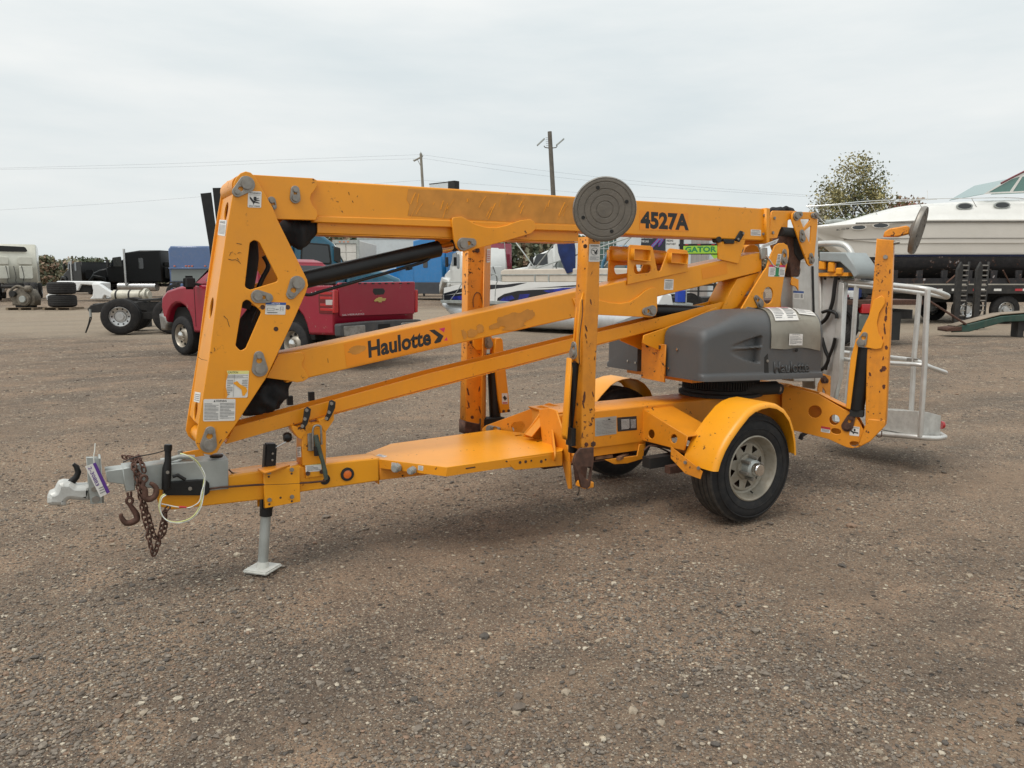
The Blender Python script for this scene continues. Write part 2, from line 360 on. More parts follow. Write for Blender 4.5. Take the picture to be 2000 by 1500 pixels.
# ------------------------------------------------------------ ground
def ground_mat():
    m = bpy.data.materials.new('gravel_yard'); m.use_nodes = True; t = m.node_tree; b = t.nodes['Principled BSDF']; b.inputs['Roughness'].default_value = .92; b.inputs['Specular IOR Level'].default_value = .25
    g = N(t, 'ShaderNodeNewGeometry'); pos = g.outputs['Position']
    def noi(s, d=5, r=.6, v=None):
        n = N(t, 'ShaderNodeTexNoise'); n.inputs['Scale'].default_value = s; n.inputs['Detail'].default_value = d; n.inputs['Roughness'].default_value = r; L(t, v or pos, n.inputs[0]); return n.outputs[0]
    def rng_(x, a, b_, c=0., d=1.):
        n = N(t, 'ShaderNodeMapRange'); n.inputs[1].default_value = a; n.inputs[2].default_value = b_; n.inputs[3].default_value = c; n.inputs[4].default_value = d; L(t, x, n.inputs[0]); return n.outputs[0]
    def mix(f, a, b_, ty='MIX'):
        n = N(t, 'ShaderNodeMixRGB', blend_type=ty)
        if isinstance(f, float): n.inputs[0].default_value = f
        else: L(t, f, n.inputs[0])
        for i, q in ((1, a), (2, b_)):
            if isinstance(q, tuple): n.inputs[i].default_value = (*q, 1)
            else: L(t, q, n.inputs[i])
        return n.outputs[0]
    # rotated coordinates: bands run across the view (vehicle tracks)
    mp = N(t, 'ShaderNodeMapping'); mp.inputs['Rotation'].default_value = (0, 0, radians(30)); mp.inputs['Scale'].default_value = (.5, 1.3, 1); L(t, pos, mp.inputs[0])
    soil = mix(rng_(noi(.55, 4, .6, mp.outputs[0]), .38, .64), (.112, .086, .066), (.245, .176, .122))
    soil = mix(rng_(noi(1.7, 6), .50, .66, 0, .9), soil, (.27, .19, .13))
    soil = mix(rng_(noi(.9, 5), .55, .75, 0, .6), soil, (.15, .105, .078))
    gm = rng_(noi(.8, 6, .65), .30, .60)          # how densely stones cover the soil
    def vor(s, rnd_=1.):
        v = N(t, 'ShaderNodeTexVoronoi', feature='F1'); v.inputs['Scale'].default_value = s; v.inputs['Randomness'].default_value = rnd_; L(t, pos, v.inputs['Vector']); return v
    def stones(s, thr, base, amt):
        v = vor(s); hs = N(t, 'ShaderNodeSeparateColor'); L(t, v.outputs['Color'], hs.inputs[0])
        rp = N(t, 'ShaderNodeValToRGB'); e = rp.color_ramp.elements
        e[0].position = 0; e[0].color = (.045, .04, .036, 1); e[1].position = 1; e[1].color = (.62, .55, .43, 1)
        for p_, c_ in ((.35, (.125, .104, .085, 1)), (.55, (.195, .165, .135, 1)), (.75, (.25, .21, .17, 1)), (.88, (.38, .34, .27, 1))):
            q = e.new(p_); q.color = c_
        L(t, hs.outputs[0], rp.inputs[0])
        inside = rng_(v.outputs['Distance'], thr, thr*.6)
        pick = rng_(hs.outputs[1], 1-amt, 1-amt+.03)
        f = N(t, 'ShaderNodeMath', operation='MULTIPLY'); L(t, inside, f.inputs[0]); L(t, pick, f.inputs[1])
        dome = N(t, 'ShaderNodeMath', operation='MULTIPLY'); L(t, f.outputs[0], dome.inputs[0]); L(t, rng_(v.outputs['Distance'], 0, thr, 1.3, .3), dome.inputs[1])
        return dome.outputs[0], mix(f.outputs[0], base, rp.outputs[0])
    f1, c1 = stones(130, .6, soil, .85); c1 = mix(gm, mix(.35, soil, c1), c1)
    f2, c2 = stones(62, .55, c1, .5); c2 = mix(rng_(gm, 0., 1., .2, 1), c1, c2)
    f3, c3 = stones(28, .45, c2, .22)
    fgate = N(t, 'ShaderNodeVectorMath', operation='DISTANCE'); L(t, pos, fgate.inputs[0]); fgate.inputs[1].default_value = CAM
    f4, c4 = stones(15, .5, c3, .34); c3 = mix(rng_(fgate.outputs['Value'], 7, 14, 0, .8), c3, c4)
    f5, c5 = stones(7.5, .5, c3, .3); c3 = mix(rng_(fgate.outputs['Value'], 13, 24, 0, .7), c3, c5)
    c3 = mix(rng_(noi(.75, 7, .62, mp.outputs[0]), .53, .68, 0, .5), c3, (.27, .195, .135))
    c3 = mix(1., c3, (1.10, 1.06, 1.02), 'MULTIPLY')
    # pale packed track band farther out, darker wheel marks
    dpt = N(t, 'ShaderNodeVectorMath', operation='DOT_PRODUCT'); dpt.inputs[1].default_value = (FH.x, FH.y, 0)
    sub = N(t, 'ShaderNodeVectorMath', operation='SUBTRACT'); sub.inputs[1].default_value = CAM; L(t, pos, sub.inputs[0]); L(t, sub.outputs[0], dpt.inputs[0]); dd = dpt.outputs['Value']
    wob = N(t, 'ShaderNodeMath', operation='MULTIPLY_ADD'); wob.inputs[1].default_value = 9.; L(t, noi(.09, 3), wob.inputs[0]); L(t, dd, wob.inputs[2])
    band = rng_(wob.outputs[0], 24.5, 27.5); band2 = rng_(wob.outputs[0], 45, 40)
    bm_ = N(t, 'ShaderNodeMath', operation='MULTIPLY'); L(t, band, bm_.inputs[0]); L(t, band2, bm_.inputs[1])
    tr = rng_(noi(.5, 4, .5, mp.outputs[0]), .25, .75, .5, .9)
    bb = N(t, 'ShaderNodeMath', operation='MULTIPLY'); L(t, bm_.outputs[0], bb.inputs[0]); L(t, tr, bb.inputs[1])
    col = mix(bb.outputs[0], c3, (.34, .28, .21))
    L(t, col, b.inputs['Base Color'])
    # relief
    def madd(a, k, c):
        n = N(t, 'ShaderNodeMath', operation='MULTIPLY_ADD'); L(t, a, n.inputs[0]); n.inputs[1].default_value = k
        if isinstance(c, float): n.inputs[2].default_value = c
        else: L(t, c, n.inputs[2])
        return n.outputs[0]
    h = madd(f1, .35, 0.); h = madd(f2, .7, h); h = madd(f3, 1.5, h); h = madd(noi(14, 6, .7), 1.6, h); h = madd(noi(3, 5), 3., h)
    bp = N(t, 'ShaderNodeBump'); bp.inputs['Strength'].default_value = .9; bp.inputs['Distance'].default_value = .011; L(t, h, bp.inputs['Height']); L(t, bp.outputs[0], b.inputs['Normal'])
    return m
def gheight(r, d):
    z = zg(d)
    if d < 60: z += .012*noise.noise(Vector((r*.35, d*.35, 0)))+.004*noise.noise(Vector((r*1.6, d*1.6, 4)))
    return z-.012
def build_ground():
    ds = list(np.concatenate([np.arange(-6, 0, .5), np.arange(0, 16, .18), np.arange(16, 60, 1.5), [60, 70, 90, 130, 200, 400, 900, 2000]]))
    us = np.concatenate([np.linspace(-40, -8, 14), np.arange(-7.8, 8, .2), np.linspace(8, 40, 14)]); us = list(us)
    us = [-1500, -500, -180, -80]+us+[80, 180, 500, 1500]
    vs = []; fs = []
    for d in ds:
        for u in us:
            q = CAM+FH*d+RT*u; vs.append((q.x, q.y, gheight(u, d) if abs(u) < 60 else zg(d)-.012))
    w = len(us)
    for i in range(len(ds)-1):
        for j in range(w-1): a = i*w+j; fs.append((a, a+1, a+w+1, a+w))
    me = bpy.data.meshes.new('gravel_ground'); me.from_pydata(vs, [], fs); smooth(me)
    o = newobj('gravel_ground', me, ground_mat()); tag(o, kind='structure')
    # flatten exactly under tyres is unnecessary: relief is about a centimetre
build_ground()
def build_stones():
    """loose stones lying on the yard, larger and denser near the camera"""
    base = []
    for k in range(14):
        bm = bmesh.new(); bmesh.ops.create_icosphere(bm, subdivisions=1, radius=1)
        r = random.Random(k)
        for v in bm.verts: v.co *= r.uniform(.72, 1.22)
        for v in bm.verts: v.co.z *= .62
        bm.verts.ensure_lookup_table(); base.append((np.array([v.co[:] for v in bm.verts]), np.array([[v.index for v in f.verts] for f in bm.faces]))); bm.free()
    V = []; Fc = []; MI = []; nv = 0
    cnt = 60000
    # even in the picture: depth ~ 1/uniform
    k = 0
    while k < cnt:
        t = rng.random(); d = 1.85/(1-t*.90)*(1 if True else 0); u = (rng.random()*2-1)*(d*.72+.6)
        if d > 24: continue
        if noise.noise(Vector((u*.8, d*.8, 9))) < rng.random()*.9-.42: continue
        k += 1
        s = .0035*np.exp(rng.normal(0, .42)); s = min(s, .013)
        if rng.random() < .02: s *= 2.0
        s *= (1+.075*d)
        vs, fs = base[rng.integers(14)]; a = rng.random()*6.28; ca, sa = cos(a), sin(a); sx, sy = s*rng.uniform(.9, 1.5), s
        q = CAM+FH*d+RT*u; x = vs[:, 0]*sx; y = vs[:, 1]*sy
        V.append(np.stack([x*ca-y*sa+q.x, x*sa+y*ca+q.y, vs[:, 2]*s+gheight(u, d)+s*.28], 1)); Fc.append(fs+nv); nv += len(vs)
        MI.append(np.full(len(fs), rng.choice(7, p=[.25, .27, .2, .1, .07, .07, .04])))
    V = np.concatenate(V); Fc = np.concatenate(Fc); MI = np.concatenate(MI).astype(np.int32)
    me = bpy.data.meshes.new('loose_stones'); me.vertices.add(len(V)); me.vertices.foreach_set('co', V.ravel()); me.loops.add(Fc.size); me.loops.foreach_set('vertex_index', Fc.ravel().astype(np.int32))
    me.polygons.add(len(Fc)); me.polygons.foreach_set('loop_start', np.arange(0, Fc.size, 3, dtype=np.int32)); me.polygons.foreach_set('material_index', MI); me.update(calc_edges=True)
    cols = [(.14, .113, .09), (.18, .15, .12), (.225, .19, .152), (.095, .082, .07), (.31, .255, .19), (.24, .16, .11), (.44, .385, .30)]
    ms = [mat('stone_%s' % n, c, .85, var=.25, vs=60, bump=.3, bs=200) for n, c in zip(('brown', 'grey', 'pale_grey', 'dark', 'buff', 'reddish', 'white'), cols)]
    smooth(me, False); o = newobj('loose_stones', me, ms); tag(o, kind='stuff', label='small grey and buff stones scattered over the gravel yard', cat='gravel')
build_stones()
# ------------------------------------------------------------ the towable boom lift
LIFT = thing('boom_lift_trailer', 'yellow towable boom lift folded on its trailer, filling the foreground', 'boom lift', (0, 0, 0))
P = LIFT
# ---- tower (riser link at the front): two plates and a front web
pn = PY(-.185); T_OUT = pn.s([(456, 372), (457, 357), (462, 346), (470, 338), (480, 334.5), (490, 337), (498, 345), (505, 357), (526, 394), (533, 406), (542, 429), (600, 546), (602, 558), (597, 573), (576, 620), (520, 738), (460, 830), (432, 870), (424, 884), (412, 889), (398, 886), (387, 876), (382, 864), (386, 835), (408, 700), (426, 560), (444, 440)])
H1 = rnd(pn.s([(488, 474), (497, 468), (507, 474), (543, 545), (541, 550), (489, 566), (478, 561)]), .02)
H2 = rnd(pn.s([(474, 590), (481, 585), (487, 587), (511, 609), (480, 680), (470, 686), (460, 675)]), .02)
tn = plate('tower_plate', pn, T_OUT, .012, M_Y, P, holes=[H1, H2], bev=.003)
tf = plate('tower_plate', PY(.173), T_OUT, .012, M_Y, P, holes=[H1, H2], bev=.003)
# front web between the plates, with oval holes
A = pn.p(457, 376); B = pn.p(387, 832)
w = (A-B); ln = w.length; w.normalize(); u = Vector((0, -1, 0)); pw = PL(B+Vector((0, .185, 0))+w.cross(Vector((0, 1, 0))).normalized()*0, u, w)
if pw.n.x > 0: pw = PL(pw.o, -u, w)
cx = 0.
def web_t(y): q = pn.p(457-(y-376)*(70/456), y); return (q-B).dot(w)
ov = [ell(0, web_t(408), .05, web_t(388)-web_t(408), 24), ell(0, web_t(604), .05, web_t(582)-web_t(604), 24), ell(0, web_t(813), .05, web_t(793)-web_t(813), 24)]
web = plate('front_web', pw.off(-.006), [(-.173, 0), (.173, 0), (.173, ln), (-.173, ln)], .01, M_Y, P, holes=ov)
decal('label', pw.off(-.006), [(429, 429), (443.5, 430), (425.5, 459)], [('b', .08, .1, .92, .7, 8, M_TXT), ('t', 'DANGER', .15, .78, .85, .92, M_TXT)], web)
decal('label', pw.off(-.006), [(381, 765), (392.5, 767), (378.5, 784)], [('b', .08, .1, .92, .85, 4, M_TXT)], web)
# dark inner lining seen through the holes
for y in (-.172, .162): pass
cyl('cross_tube', pn.at(*pn.s([(477, 363)])[0], -.02), pn.at(*pn.s([(477, 363)])[0], -.35), .055, M_Y, P, n=28)
cyl('cross_tube', pn.at(*pn.s([(408, 866)])[0], -.02), pn.at(*pn.s([(408, 866)])[0], -.35), .04, M_Y, P, n=24)
for a, b, r1, r2 in (((481, 360), (463, 375), .036, .02), ((580, 554), (568, 575), .036, .02), ((503, 579), (523, 582), .03, .02), ((507, 720), (505, 695), .036, .02), ((407, 868), (410, 842), .036, .02)):
    keeper(pn, a, b, P, r1, r2)
for q in ((513, 600), (562, 600), (539, 642.5)): 
    me = cyl_me(pn.at(*pn.s([q])[0], .001), pn.at(*pn.s([q])[0], -.004), .012); me.name = 'bolt_hole'; newobj('bolt_hole', me, M_RUST, P)
decal('warning_label', pn, [(484.5, 373), (511, 374), (483.5, 405)], [('t', 'WARNING', .12, .84, .92, .93, M_INK), ('b', .1, .74, .9, .8, 1, M_TXT), ('p', [(.12, .68), (.3, .55), (.42, .42), (.85, .3), (.86, .25), (.5, .3), (.42, .17), (.36, .3), (.15, .52)], M_INK), ('r', .42, .45, .62, .66, M_INK), ('p', [(.45, .5), (.85, .46), (.86, .42), (.5, .4)], M_INK), ('p', [(.6, .55), (.8, .6), (.82, .57), (.6, .5)], M_INK), ('t', 'STAY CLEAR', .1, .05, .9, .13, M_INK)], tn)
decal('notice_label', pn, [(519, 590), (558.5, 591), (517.5, 614)], [('r', .0, .8, 1, 1, M_BLU), ('t', 'NOTICE', .3, .83, .7, .96, M_WH), ('b', .05, .68, .95, .76, 1, M_TXT), ('r', .08, .32, .42, .35, M_TXT), ('r', .08, .5, .42, .53, M_TXT), ('r', .08, .32, .1, .53, M_TXT), ('r', .42, .32, .44, .53, M_TXT), ('r', .5, .4, .65, .46, M_TXT), ('r', .72, .3, .74, .64, M_TXT), ('r', .86, .3, .88, .64, M_TXT), ('r', .72, .62, .88, .65, M_TXT), ('r', .72, .44, .88, .46, M_TXT), ('b', .1, .1, .6, .22, 1, M_INK)], tn)
decal('caution_label', pn, [(443, 724), (486.5, 724), (440, 777)], [('r', .0, .88, 1, 1, M_YLB), ('t', 'CAUTION', .06, .9, .5, .98, M_INK), ('b', .04, .72, .96, .84, 3, M_TXT), ('b', .04, .1, .3, .68, 9, M_TXT), ('b', .7, .35, .96, .68, 5, M_TXT), ('r', .34, .03, .355, .86, M_TXT), ('p', [(.3, .55), (.48, .62), (.62, .5), (.9, .38), (.98, .25), (.86, .08), (.76, .06), (.7, .3), (.5, .42)], M_YC), ('p', [(-.02, 1.02), (.06, .86), (-.02, .6)], M_Y), ('p', [(-.04, .5), (.1, .1), (.03, -.02), (-.03, -.02)], M_Y)], tn)
decal('warning_label', pn, [(397.5, 779.5), (460, 779), (396.5, 823)], [('t', 'WARNING', .38, .87, .72, .96, M_INK), ('p', [(.31, .87), (.37, .87), (.34, .96)], M_INK), ('b', .03, .06, .47, .82, 12, M_TXT), ('b', .51, .1, .97, .84, 11, M_TXT)], tn)
# hand-rubbed scratches
def scratches(pl, pts, parent, w=.002, m=M_BLKM):
    for seg in pts:
        q = pl.s(seg)
        me = sweep_me([pl.at(a, b, .0008) for a, b in q], [w*(.4+.9*abs(noise.noise(Vector((a*40, b*40, 1))))) for a, b in q], 5)
        me.name = 'scuff_mark'; newobj('scuff_mark', me, m, parent)
scratches(pn, [[(448, 499), (451, 493), (455, 492)], [(458, 495), (460, 497)], [(464, 495), (467, 493), (471, 494)], [(446, 506), (453, 508), (460, 507), (467, 511), (470, 515)], [(463, 504), (466, 508)], [(462, 475), (472, 477)], [(437, 617), (444, 624), (448, 638)], [(386, 697), (394, 702), (405, 704)]], tn)
scratches(pn, [[(418, 679), (420, 684), (418, 686)], [(433, 858), (430, 862), (428, 866)], [(441, 843), (444, 845)]], tn, .003, M_RUST)
# hoses and cloth sleeves inside the tower
tube('hose_sleeve', [PY(-.05).p(x, y) for x, y in ((486, 440), (488, 480), (484, 520), (478, 570), (470, 600))], .045, M_CLOTH, P, sm=5, n=14, nz_=.2, nf=9)
tube('hose', [PY(0).p(x, y) for x, y in ((515, 500), (524, 520), (512, 545), (500, 575))], .013, M_BLK, P, sm=5)
tube('hose_sleeve', [PY(-.02).p(x, y) for x, y in ((500, 600), (486, 632), (474, 668), (470, 700), (480, 740))], [.03, .05, .06, .06, .06], M_CLOTH, P, sm=0, n=14, nz_=.25, nf=12)
tube('hose', [PY(-.06).p(x, y) for x, y in ((505, 598), (495, 620), (487, 640))], .012, M_BLK, P, sm=4)
def boot(pts, rad, y, nz_=.4, nf=12, flat=1.):
    pth = spl([PY(y).p(a, b) for a, b in pts], 7); n = len(pth); rr = [float(np.interp(i/(n-1)*(len(rad)-1), range(len(rad)), rad)) for i in range(n)]
    me = sweep_me(pth, rr, 26, False, nz_, nf, flat); me.name = 'cloth_boot'; return newobj('cloth_boot', me, M_CLOTH, P)
boot(((545, 440), (560, 450), (580, 455), (598, 448), (612, 441), (624, 440)), [.03, .075, .085, .06, .05, .015], -.02, .6, 14)
boot(((568, 738), (552, 748), (536, 760), (515, 775), (492, 790), (470, 805)), [.015, .05, .085, .09, .06, .03], .0, .5, 22)
# ---- upper boom
pb = PY(-.115)
b1 = plate('boom_tube', pb, pb.s([(560, 347.5), (1500, 408), (1500, 470.5), (1240, 459), (1100, 448), (840, 436.5), (612, 424), (560, 421)]), .23, M_Y, P, bev=.008)
plate('boom_lip', pb.off(.006), pb.s([(612, 422), (840, 429), (1140, 440.5), (1140, 452), (840, 442.5), (612, 434)]), .245, M_Y, P, bev=.004)
pc = PY(-.09)
ovh = []
ch = plate('lower_channel', pc, pc.s([(620, 432), (1130, 450), (1130, 472), (620, 455)]), .012, M_Y, P)
plate('lower_channel', PY(.078), pc.s([(620, 432), (1130, 450), (1130, 472), (620, 455)]), .012, M_Y, P)
q0, q1 = pc.p(620, 455), pc.p(1130, 472); dirx = (q1-q0).normalized(); pf = PL((q0.x, 0, q0.z-.002), (dirx.x, 0, dirx.z), (0, 1, 0)); LL = (q1-q0).length
plate('channel_floor', pf, [(0, -.088), (LL, -.088), (LL, .088), (0, .088)], .006, M_Y, P, holes=[ell(.10+.30*k, 0, .075, .05, 18) for k in range(int(LL/.3))], bev=.001)
# front collar plates with the wavy edge
pe = PY(-.15)
CO = pe.s([(462, 360), (468, 346), (482, 338), (494, 341), (612, 348), (619, 352), (620, 362), (616, 370), (608, 380), (606, 388), (610, 400), (619, 412), (621, 420), (617, 430), (541, 428), (500, 424), (470, 400)])
plate('boom_collar', pe, CO, .034, M_Y, P, bev=.003); plate('boom_collar', PY(.116), CO, .034, M_Y, P, bev=.003)
keeper(pe, (576, 387), (576, 371.5), P, .024, .018); keeper(pe, (530, 392), (534, 404), P, .018, .012)
# worn patch left by an old banner decal
wp = pb.s([(797, 369), (860, 371), (960, 378), (1110, 386.5), (1150, 389), (1150, 438), (1030, 435), (960, 431), (880, 427), (796, 421), (800, 400), (794, 390)])
me = slab_mesh([wp], .0008, .0002); me.transform(pb.off(.0014).M); patch = newobj('decal_ghost', me, M_TAN, b1)
random.seed(11)
def streaks():
    mes = []
    for k in range(26):
        x = random.uniform(800, 1140); y0 = random.uniform(374, 400)+(x-800)*.055; l = random.uniform(5, 32); dx = random.uniform(.2, .75)
        q = pb.s([(x, y0+l), (x+l*dx*.5, y0+l*.45), (x+l*dx, y0)])
        mes.append(sweep_me([pb.at(a, b, .0024) for a, b in q], random.choice([.0008, .0015, .0024]), 4))
    for me in mes: me.name = 'scratch'; newobj('scratch', me, M_YC, b1)
streaks()
# 4527A lettering
plate('decal_film', pb.off(.0016), pb.s([(1249, 411), (1344, 416), (1344, 452), (1249, 449)]), .0008, M_YD, b1, bev=.0002)
lettering('lettering', '4527A', pb, (1250.5, 446.5), (1345, 451), (1250.5, 412), M_INK, b1, bold=.048, z=.0022, spacing=1.02)
scr = [[(681, 375), (682, 381)], [(697, 385), (699, 382)], [(688, 392), (690, 396)]]
scratches(pb, scr, b1, .0025, M_RUST)
# wide lug plate for the lift cylinder
pg = PY(-.135)
LG = pg.s([(883, 434), (884, 426), (888, 424), (902, 423), (910, 427), (920, 433), (930, 438.5), (952, 444), (970, 444.5), (990, 440), (1004, 434.5), (1018, 430), (1036, 428), (1043, 432), (1047, 440), (1046, 448), (1037, 456), (984, 472), (960, 478), (922, 488), (910, 491.5), (900, 491), (892, 484), (887, 468)])
lg = plate('cylinder_lug', pg, LG, .016, M_Y, P, bev=.003); plate('cylinder_lug', PY(.119), LG, .016, M_Y, P, bev=.003)
keeper(pg, (904, 477), (922, 474), P, .034, .02)
# end stop, right end plate and small fittings
plate('boom_end_flange', PY(-.14), PY(-.14).s([(1497, 406), (1504, 407), (1503, 476), (1497, 474)]), .28, M_Y, P)
for q in ((1492, 420.5), (1490, 457), (1496.5, 461.5)): bolt(pb, q, P, .011)
decal('caution_label', pb, [(1466, 448), (1486, 449), (1466, 460)], [('t', 'CAUTION', .15, .72, .85, .9, M_INK), ('b', .06, .12, .94, .62, 4, M_TXT)], b1)
# ---- lift cylinder
pz = PY(0)
a, b = pz.p(575, 551), pz.p(858, 485.5)
cyl('lift_cylinder', a, b, .048, M_BLK, P, n=32, bev=.006)
dr = (b-a).normalized(); cyl('piston_rod', b-dr*.01, pz.p(893, 478), .025, M_CHR, P, n=24)
cyl('rod_eye', pz.p(884, 480)+Vector((0, 0, 0)), pz.p(905, 476), .036, M_BLKM, P)
tube('hydraulic_pipe', [PY(-.02).p(x, y) for x, y in ((585, 572), (604, 576), (625, 570), (660, 560), (800, 520), (834, 508), (842, 498))], .009, M_BLK, P, sm=4, n=8)
plate('pipe_clamp', PY(-.03), PY(-.03).s([(798, 520), (806, 518), (806, 526), (798, 528)]), .05, M_BLK, P)
# ---- lower arm with the maker's name
pa = PY(-.1)
AT, ATR = (545, 693.5), (1488, 492); AB, ABR = (560, 748), (1488, 530.5)
arm = plate('arm_tube', pa, pa.s([AT, (840, 631.5), (1135, 567), ATR, ABR, (1284, 579.5), (1128, 619.5), (840, 683.5), AB]), .2, M_Y, P, bev=.006)
ps = PY(-.112)
W1 = ps.s([(520, 738), (545, 692), (575, 689), (588, 688), (594, 692), (595, 700), (591, 709), (591, 716), (598, 726), (603, 735), (601, 740), (592, 745), (580, 747), (565, 744)])
plate('arm_end_plate', ps, W1, .012, M_Y, P, bev=.003); plate('arm_end_plate', PY(.1), W1, .012, M_Y, P, bev=.003)
W2 = ps.s([(1120, 583), (1140, 582), (1160, 583), (1172, 586.5), (1190, 591), (1212, 593), (1230, 589.5), (1246, 580), (1260, 568), (1272, 562), (1280, 562), (1284, 567), (1284, 608), (1281, 616), (1272, 620), (1168, 615), (1130, 613)])
plate('arm_lug', ps, W2, .012, M_Y, P, bev=.003); plate('arm_lug', PY(.1), W2, .012, M_Y, P, bev=.003)
keeper(ps, (1273, 607), (1259, 608), P, .034, .02)
plate('decal_film', pa.off(.0016), pa.s([(671, 671), (880, 625), (884, 669), (677, 717)]), .0008, M_YD, arm, bev=.0002)
lettering('lettering', 'Haulotte', pa, (720, 699.5), (842, 673.5), (718, 666), M_INK, arm, bold=.034, z=.0022)
def mark(name, pts, m): 
    me = slab_mesh([pa.s(pts)], .0006, .0001); me.transform(pa.off(.0024).M); return newobj(name, me, m, arm)
mark('chevron_mark', [(838, 645), (848, 643.5), (866, 656), (860, 668), (850, 671), (847.5, 668.5), (855, 658)], M_INK)
mark('triangle_mark', [(857, 642), (869, 639.5), (867, 649)], M_MAG)
mark('triangle_mark', [(867, 665), (872, 658), (874, 665)], M_MAG)
def blotch(name, cx, cy, rx, ry, seed, m, pl, par, z=.002, rot=0.):
    r = random.Random(seed); o = []
    for k in range(34):
        t = 2*pi*k/34; f = 1+.35*noise.noise(Vector((cos(t)*2.2+seed, sin(t)*2.2, seed*.7)))+r.uniform(-.09, .09)
        x, y = rx*f*cos(t), ry*f*sin(t); o.append((cx+x*cos(rot)-y*sin(rot), cy+x*sin(rot)+y*cos(rot)))
    me = slab_mesh([pl.s(o)], .0005, .0001); me.transform(pl.off(z).M); return newobj(name, me, m, par)
blotch('decal_ghost', 697, 683, 17, 8, 3, M_TAN, pa, arm, .0024, -.2)
for cx_, cy_, rx, ry, s_ in ((906, 653, 5, 9, 5), (922, 651, 10, 8, 6), (938, 642, 7, 9, 7), (966, 637, 14, 5, 8), (1000, 625, 30, 14, 9), (1030, 615, 14, 10, 10), (1002, 640, 22, 4, 12)):
    blotch('decal_ghost', cx_, cy_, rx, ry, s_, M_TAN, pa, arm, .0018+.0001*s_, -.2)
plate('decal_film', pa.off(.0014), pa.s([(1370, 524), (1419, 512), (1421, 534), (1372, 545.5)]), .0006, M_YD, arm, bev=.0001)
decal('warning_label', pa, [(1297.5, 545), (1315.5, 545.5), (1296.5, 566)], [('t', 'WARNING', .12, .8, .88, .92, M_INK), ('b', .1, .1, .9, .72, 7, M_TXT)], arm)
scratches(pa, [[(1113, 614), (1114, 617)], [(640, 700), (641, 708)], [(1350, 563), (1352, 564)]], arm, .002, M_RUST)
# lower cylinder
cyl('riser_cylinder', PY(0).p(1262, 606), PY(0).p(1460, 612), .045, M_BLK, P, n=28, bev=.005)
# fork pockets on top of the arm
FP = ps.s([(1229, 481), (1232, 478), (1271, 480), (1275, 483), (1284, 528), (1287, 530), (1291, 528), (1305, 489), (1309, 485), (1341, 488.5), (1344, 492), (1343, 530.5), (1225, 556)])
slot = rnd(ps.s([(1237, 517), (1272, 517), (1272, 532), (1240, 536)]), .03)
fp = plate('fork_pocket_plate', ps, FP, .012, M_Y, P, holes=[slot], bev=.003); plate('fork_pocket_plate', PY(.1), FP, .012, M_Y, P, holes=[slot], bev=.003)
def rect_tube(pl, q4, dep, thick, m, parent, name):
    c = pl.s(q4); cx = sum(a for a, b in c)/4; cy = sum(b for a, b in c)/4
    inn = [(cx+(a-cx)*(1-thick*2/abs(c[1][0]-c[0][0])), cy+(b-cy)*(1-thick*2/abs(c[0][1]-c[3][1]))) for a, b in c]
    return plate(name, pl, c, dep, m, parent, holes=[inn], bev=.001)
pq = PY(-.15)
rect_tube(pq, [(1239, 485), (1272, 487), (1271, 511), (1238, 507)], .3, .005, M_Y, P, 'fork_pocket')
rect_tube(pq, [(1312, 493), (1345, 495), (1344, 516), (1311, 513)], .3, .005, M_Y, P, 'fork_pocket')
# rest bracket with rubber pads between arm and boom
RB = ps.s([(1403, 473), (1439, 471), (1448, 447), (1457, 449), (1458, 462), (1448, 496), (1442, 515), (1403, 506)])
plate('boom_rest', ps, RB, .012, M_Y, P); pass
box('boom_rest_floor', (ps.p(1425, 474)+Vector((0, .03, 0))), (.15, .06, .01), M_Y, P)
rp_ = PY(-.125); pd = plate('rest_pad', rp_, rnd(rp_.s([(1447, 450), (1456, 454), (1445, 473), (1436, 468)]), .012), .025, M_BLKM, P, bev=.004)
for q in ((1451, 456), (1441, 467)): bolt(rp_, q, P, .009)
plate('rest_pad', rp_, rp_.s([(1415, 467), (1436, 468), (1434, 476), (1417, 476)]), .05, M_BLKM, P, bev=.004)
cyl('rest_pad', rp_.p(1405, 468), rp_.p(1405, 468)+Vector((0, .05, 0)), .022, M_BLKM, P)
# boom latch
pk = PY(-.118)
plate('latch_block', pk, pk.s([(1487, 483), (1499, 484), (1500, 505), (1487, 506)]), .02, M_GALV, P, bev=.003)
tube('latch_rod', [PY(-.15).p(x, y) for x, y in ((1496, 499), (1503, 508), (1511, 519), (1520, 522), (1518, 516))], .006, M_CHR, P, sm=3, n=8)
# ---- parallel link (open U channel)
pl_ = PY(-.07); KL = [(458, 833), (636, 785.5), (840, 729), (1122, 660), (1462, 577), (1448, 602.5), (1120, 684), (840, 757), (636, 811), (440, 868)]
kl = pl_.s(KL)
lk = plate('link_flange', pl_, kl, .006, M_Y, P, bev=.0015); plate('link_flange', PY(.064), kl, .006, M_Y, P, bev=.0015)
A_, B_ = pl_.p(440, 866), pl_.p(1448, 601); dr = (B_-A_); LL = dr.length; pf = PL((A_.x, 0, A_.z+.006), (dr.x, 0, dr.z), (0, 1, 0))
plate('link_web', pf, [(0, -.064), (LL, -.064), (LL, .064), (0, .064)], .006, M_Y, P, bev=.001)
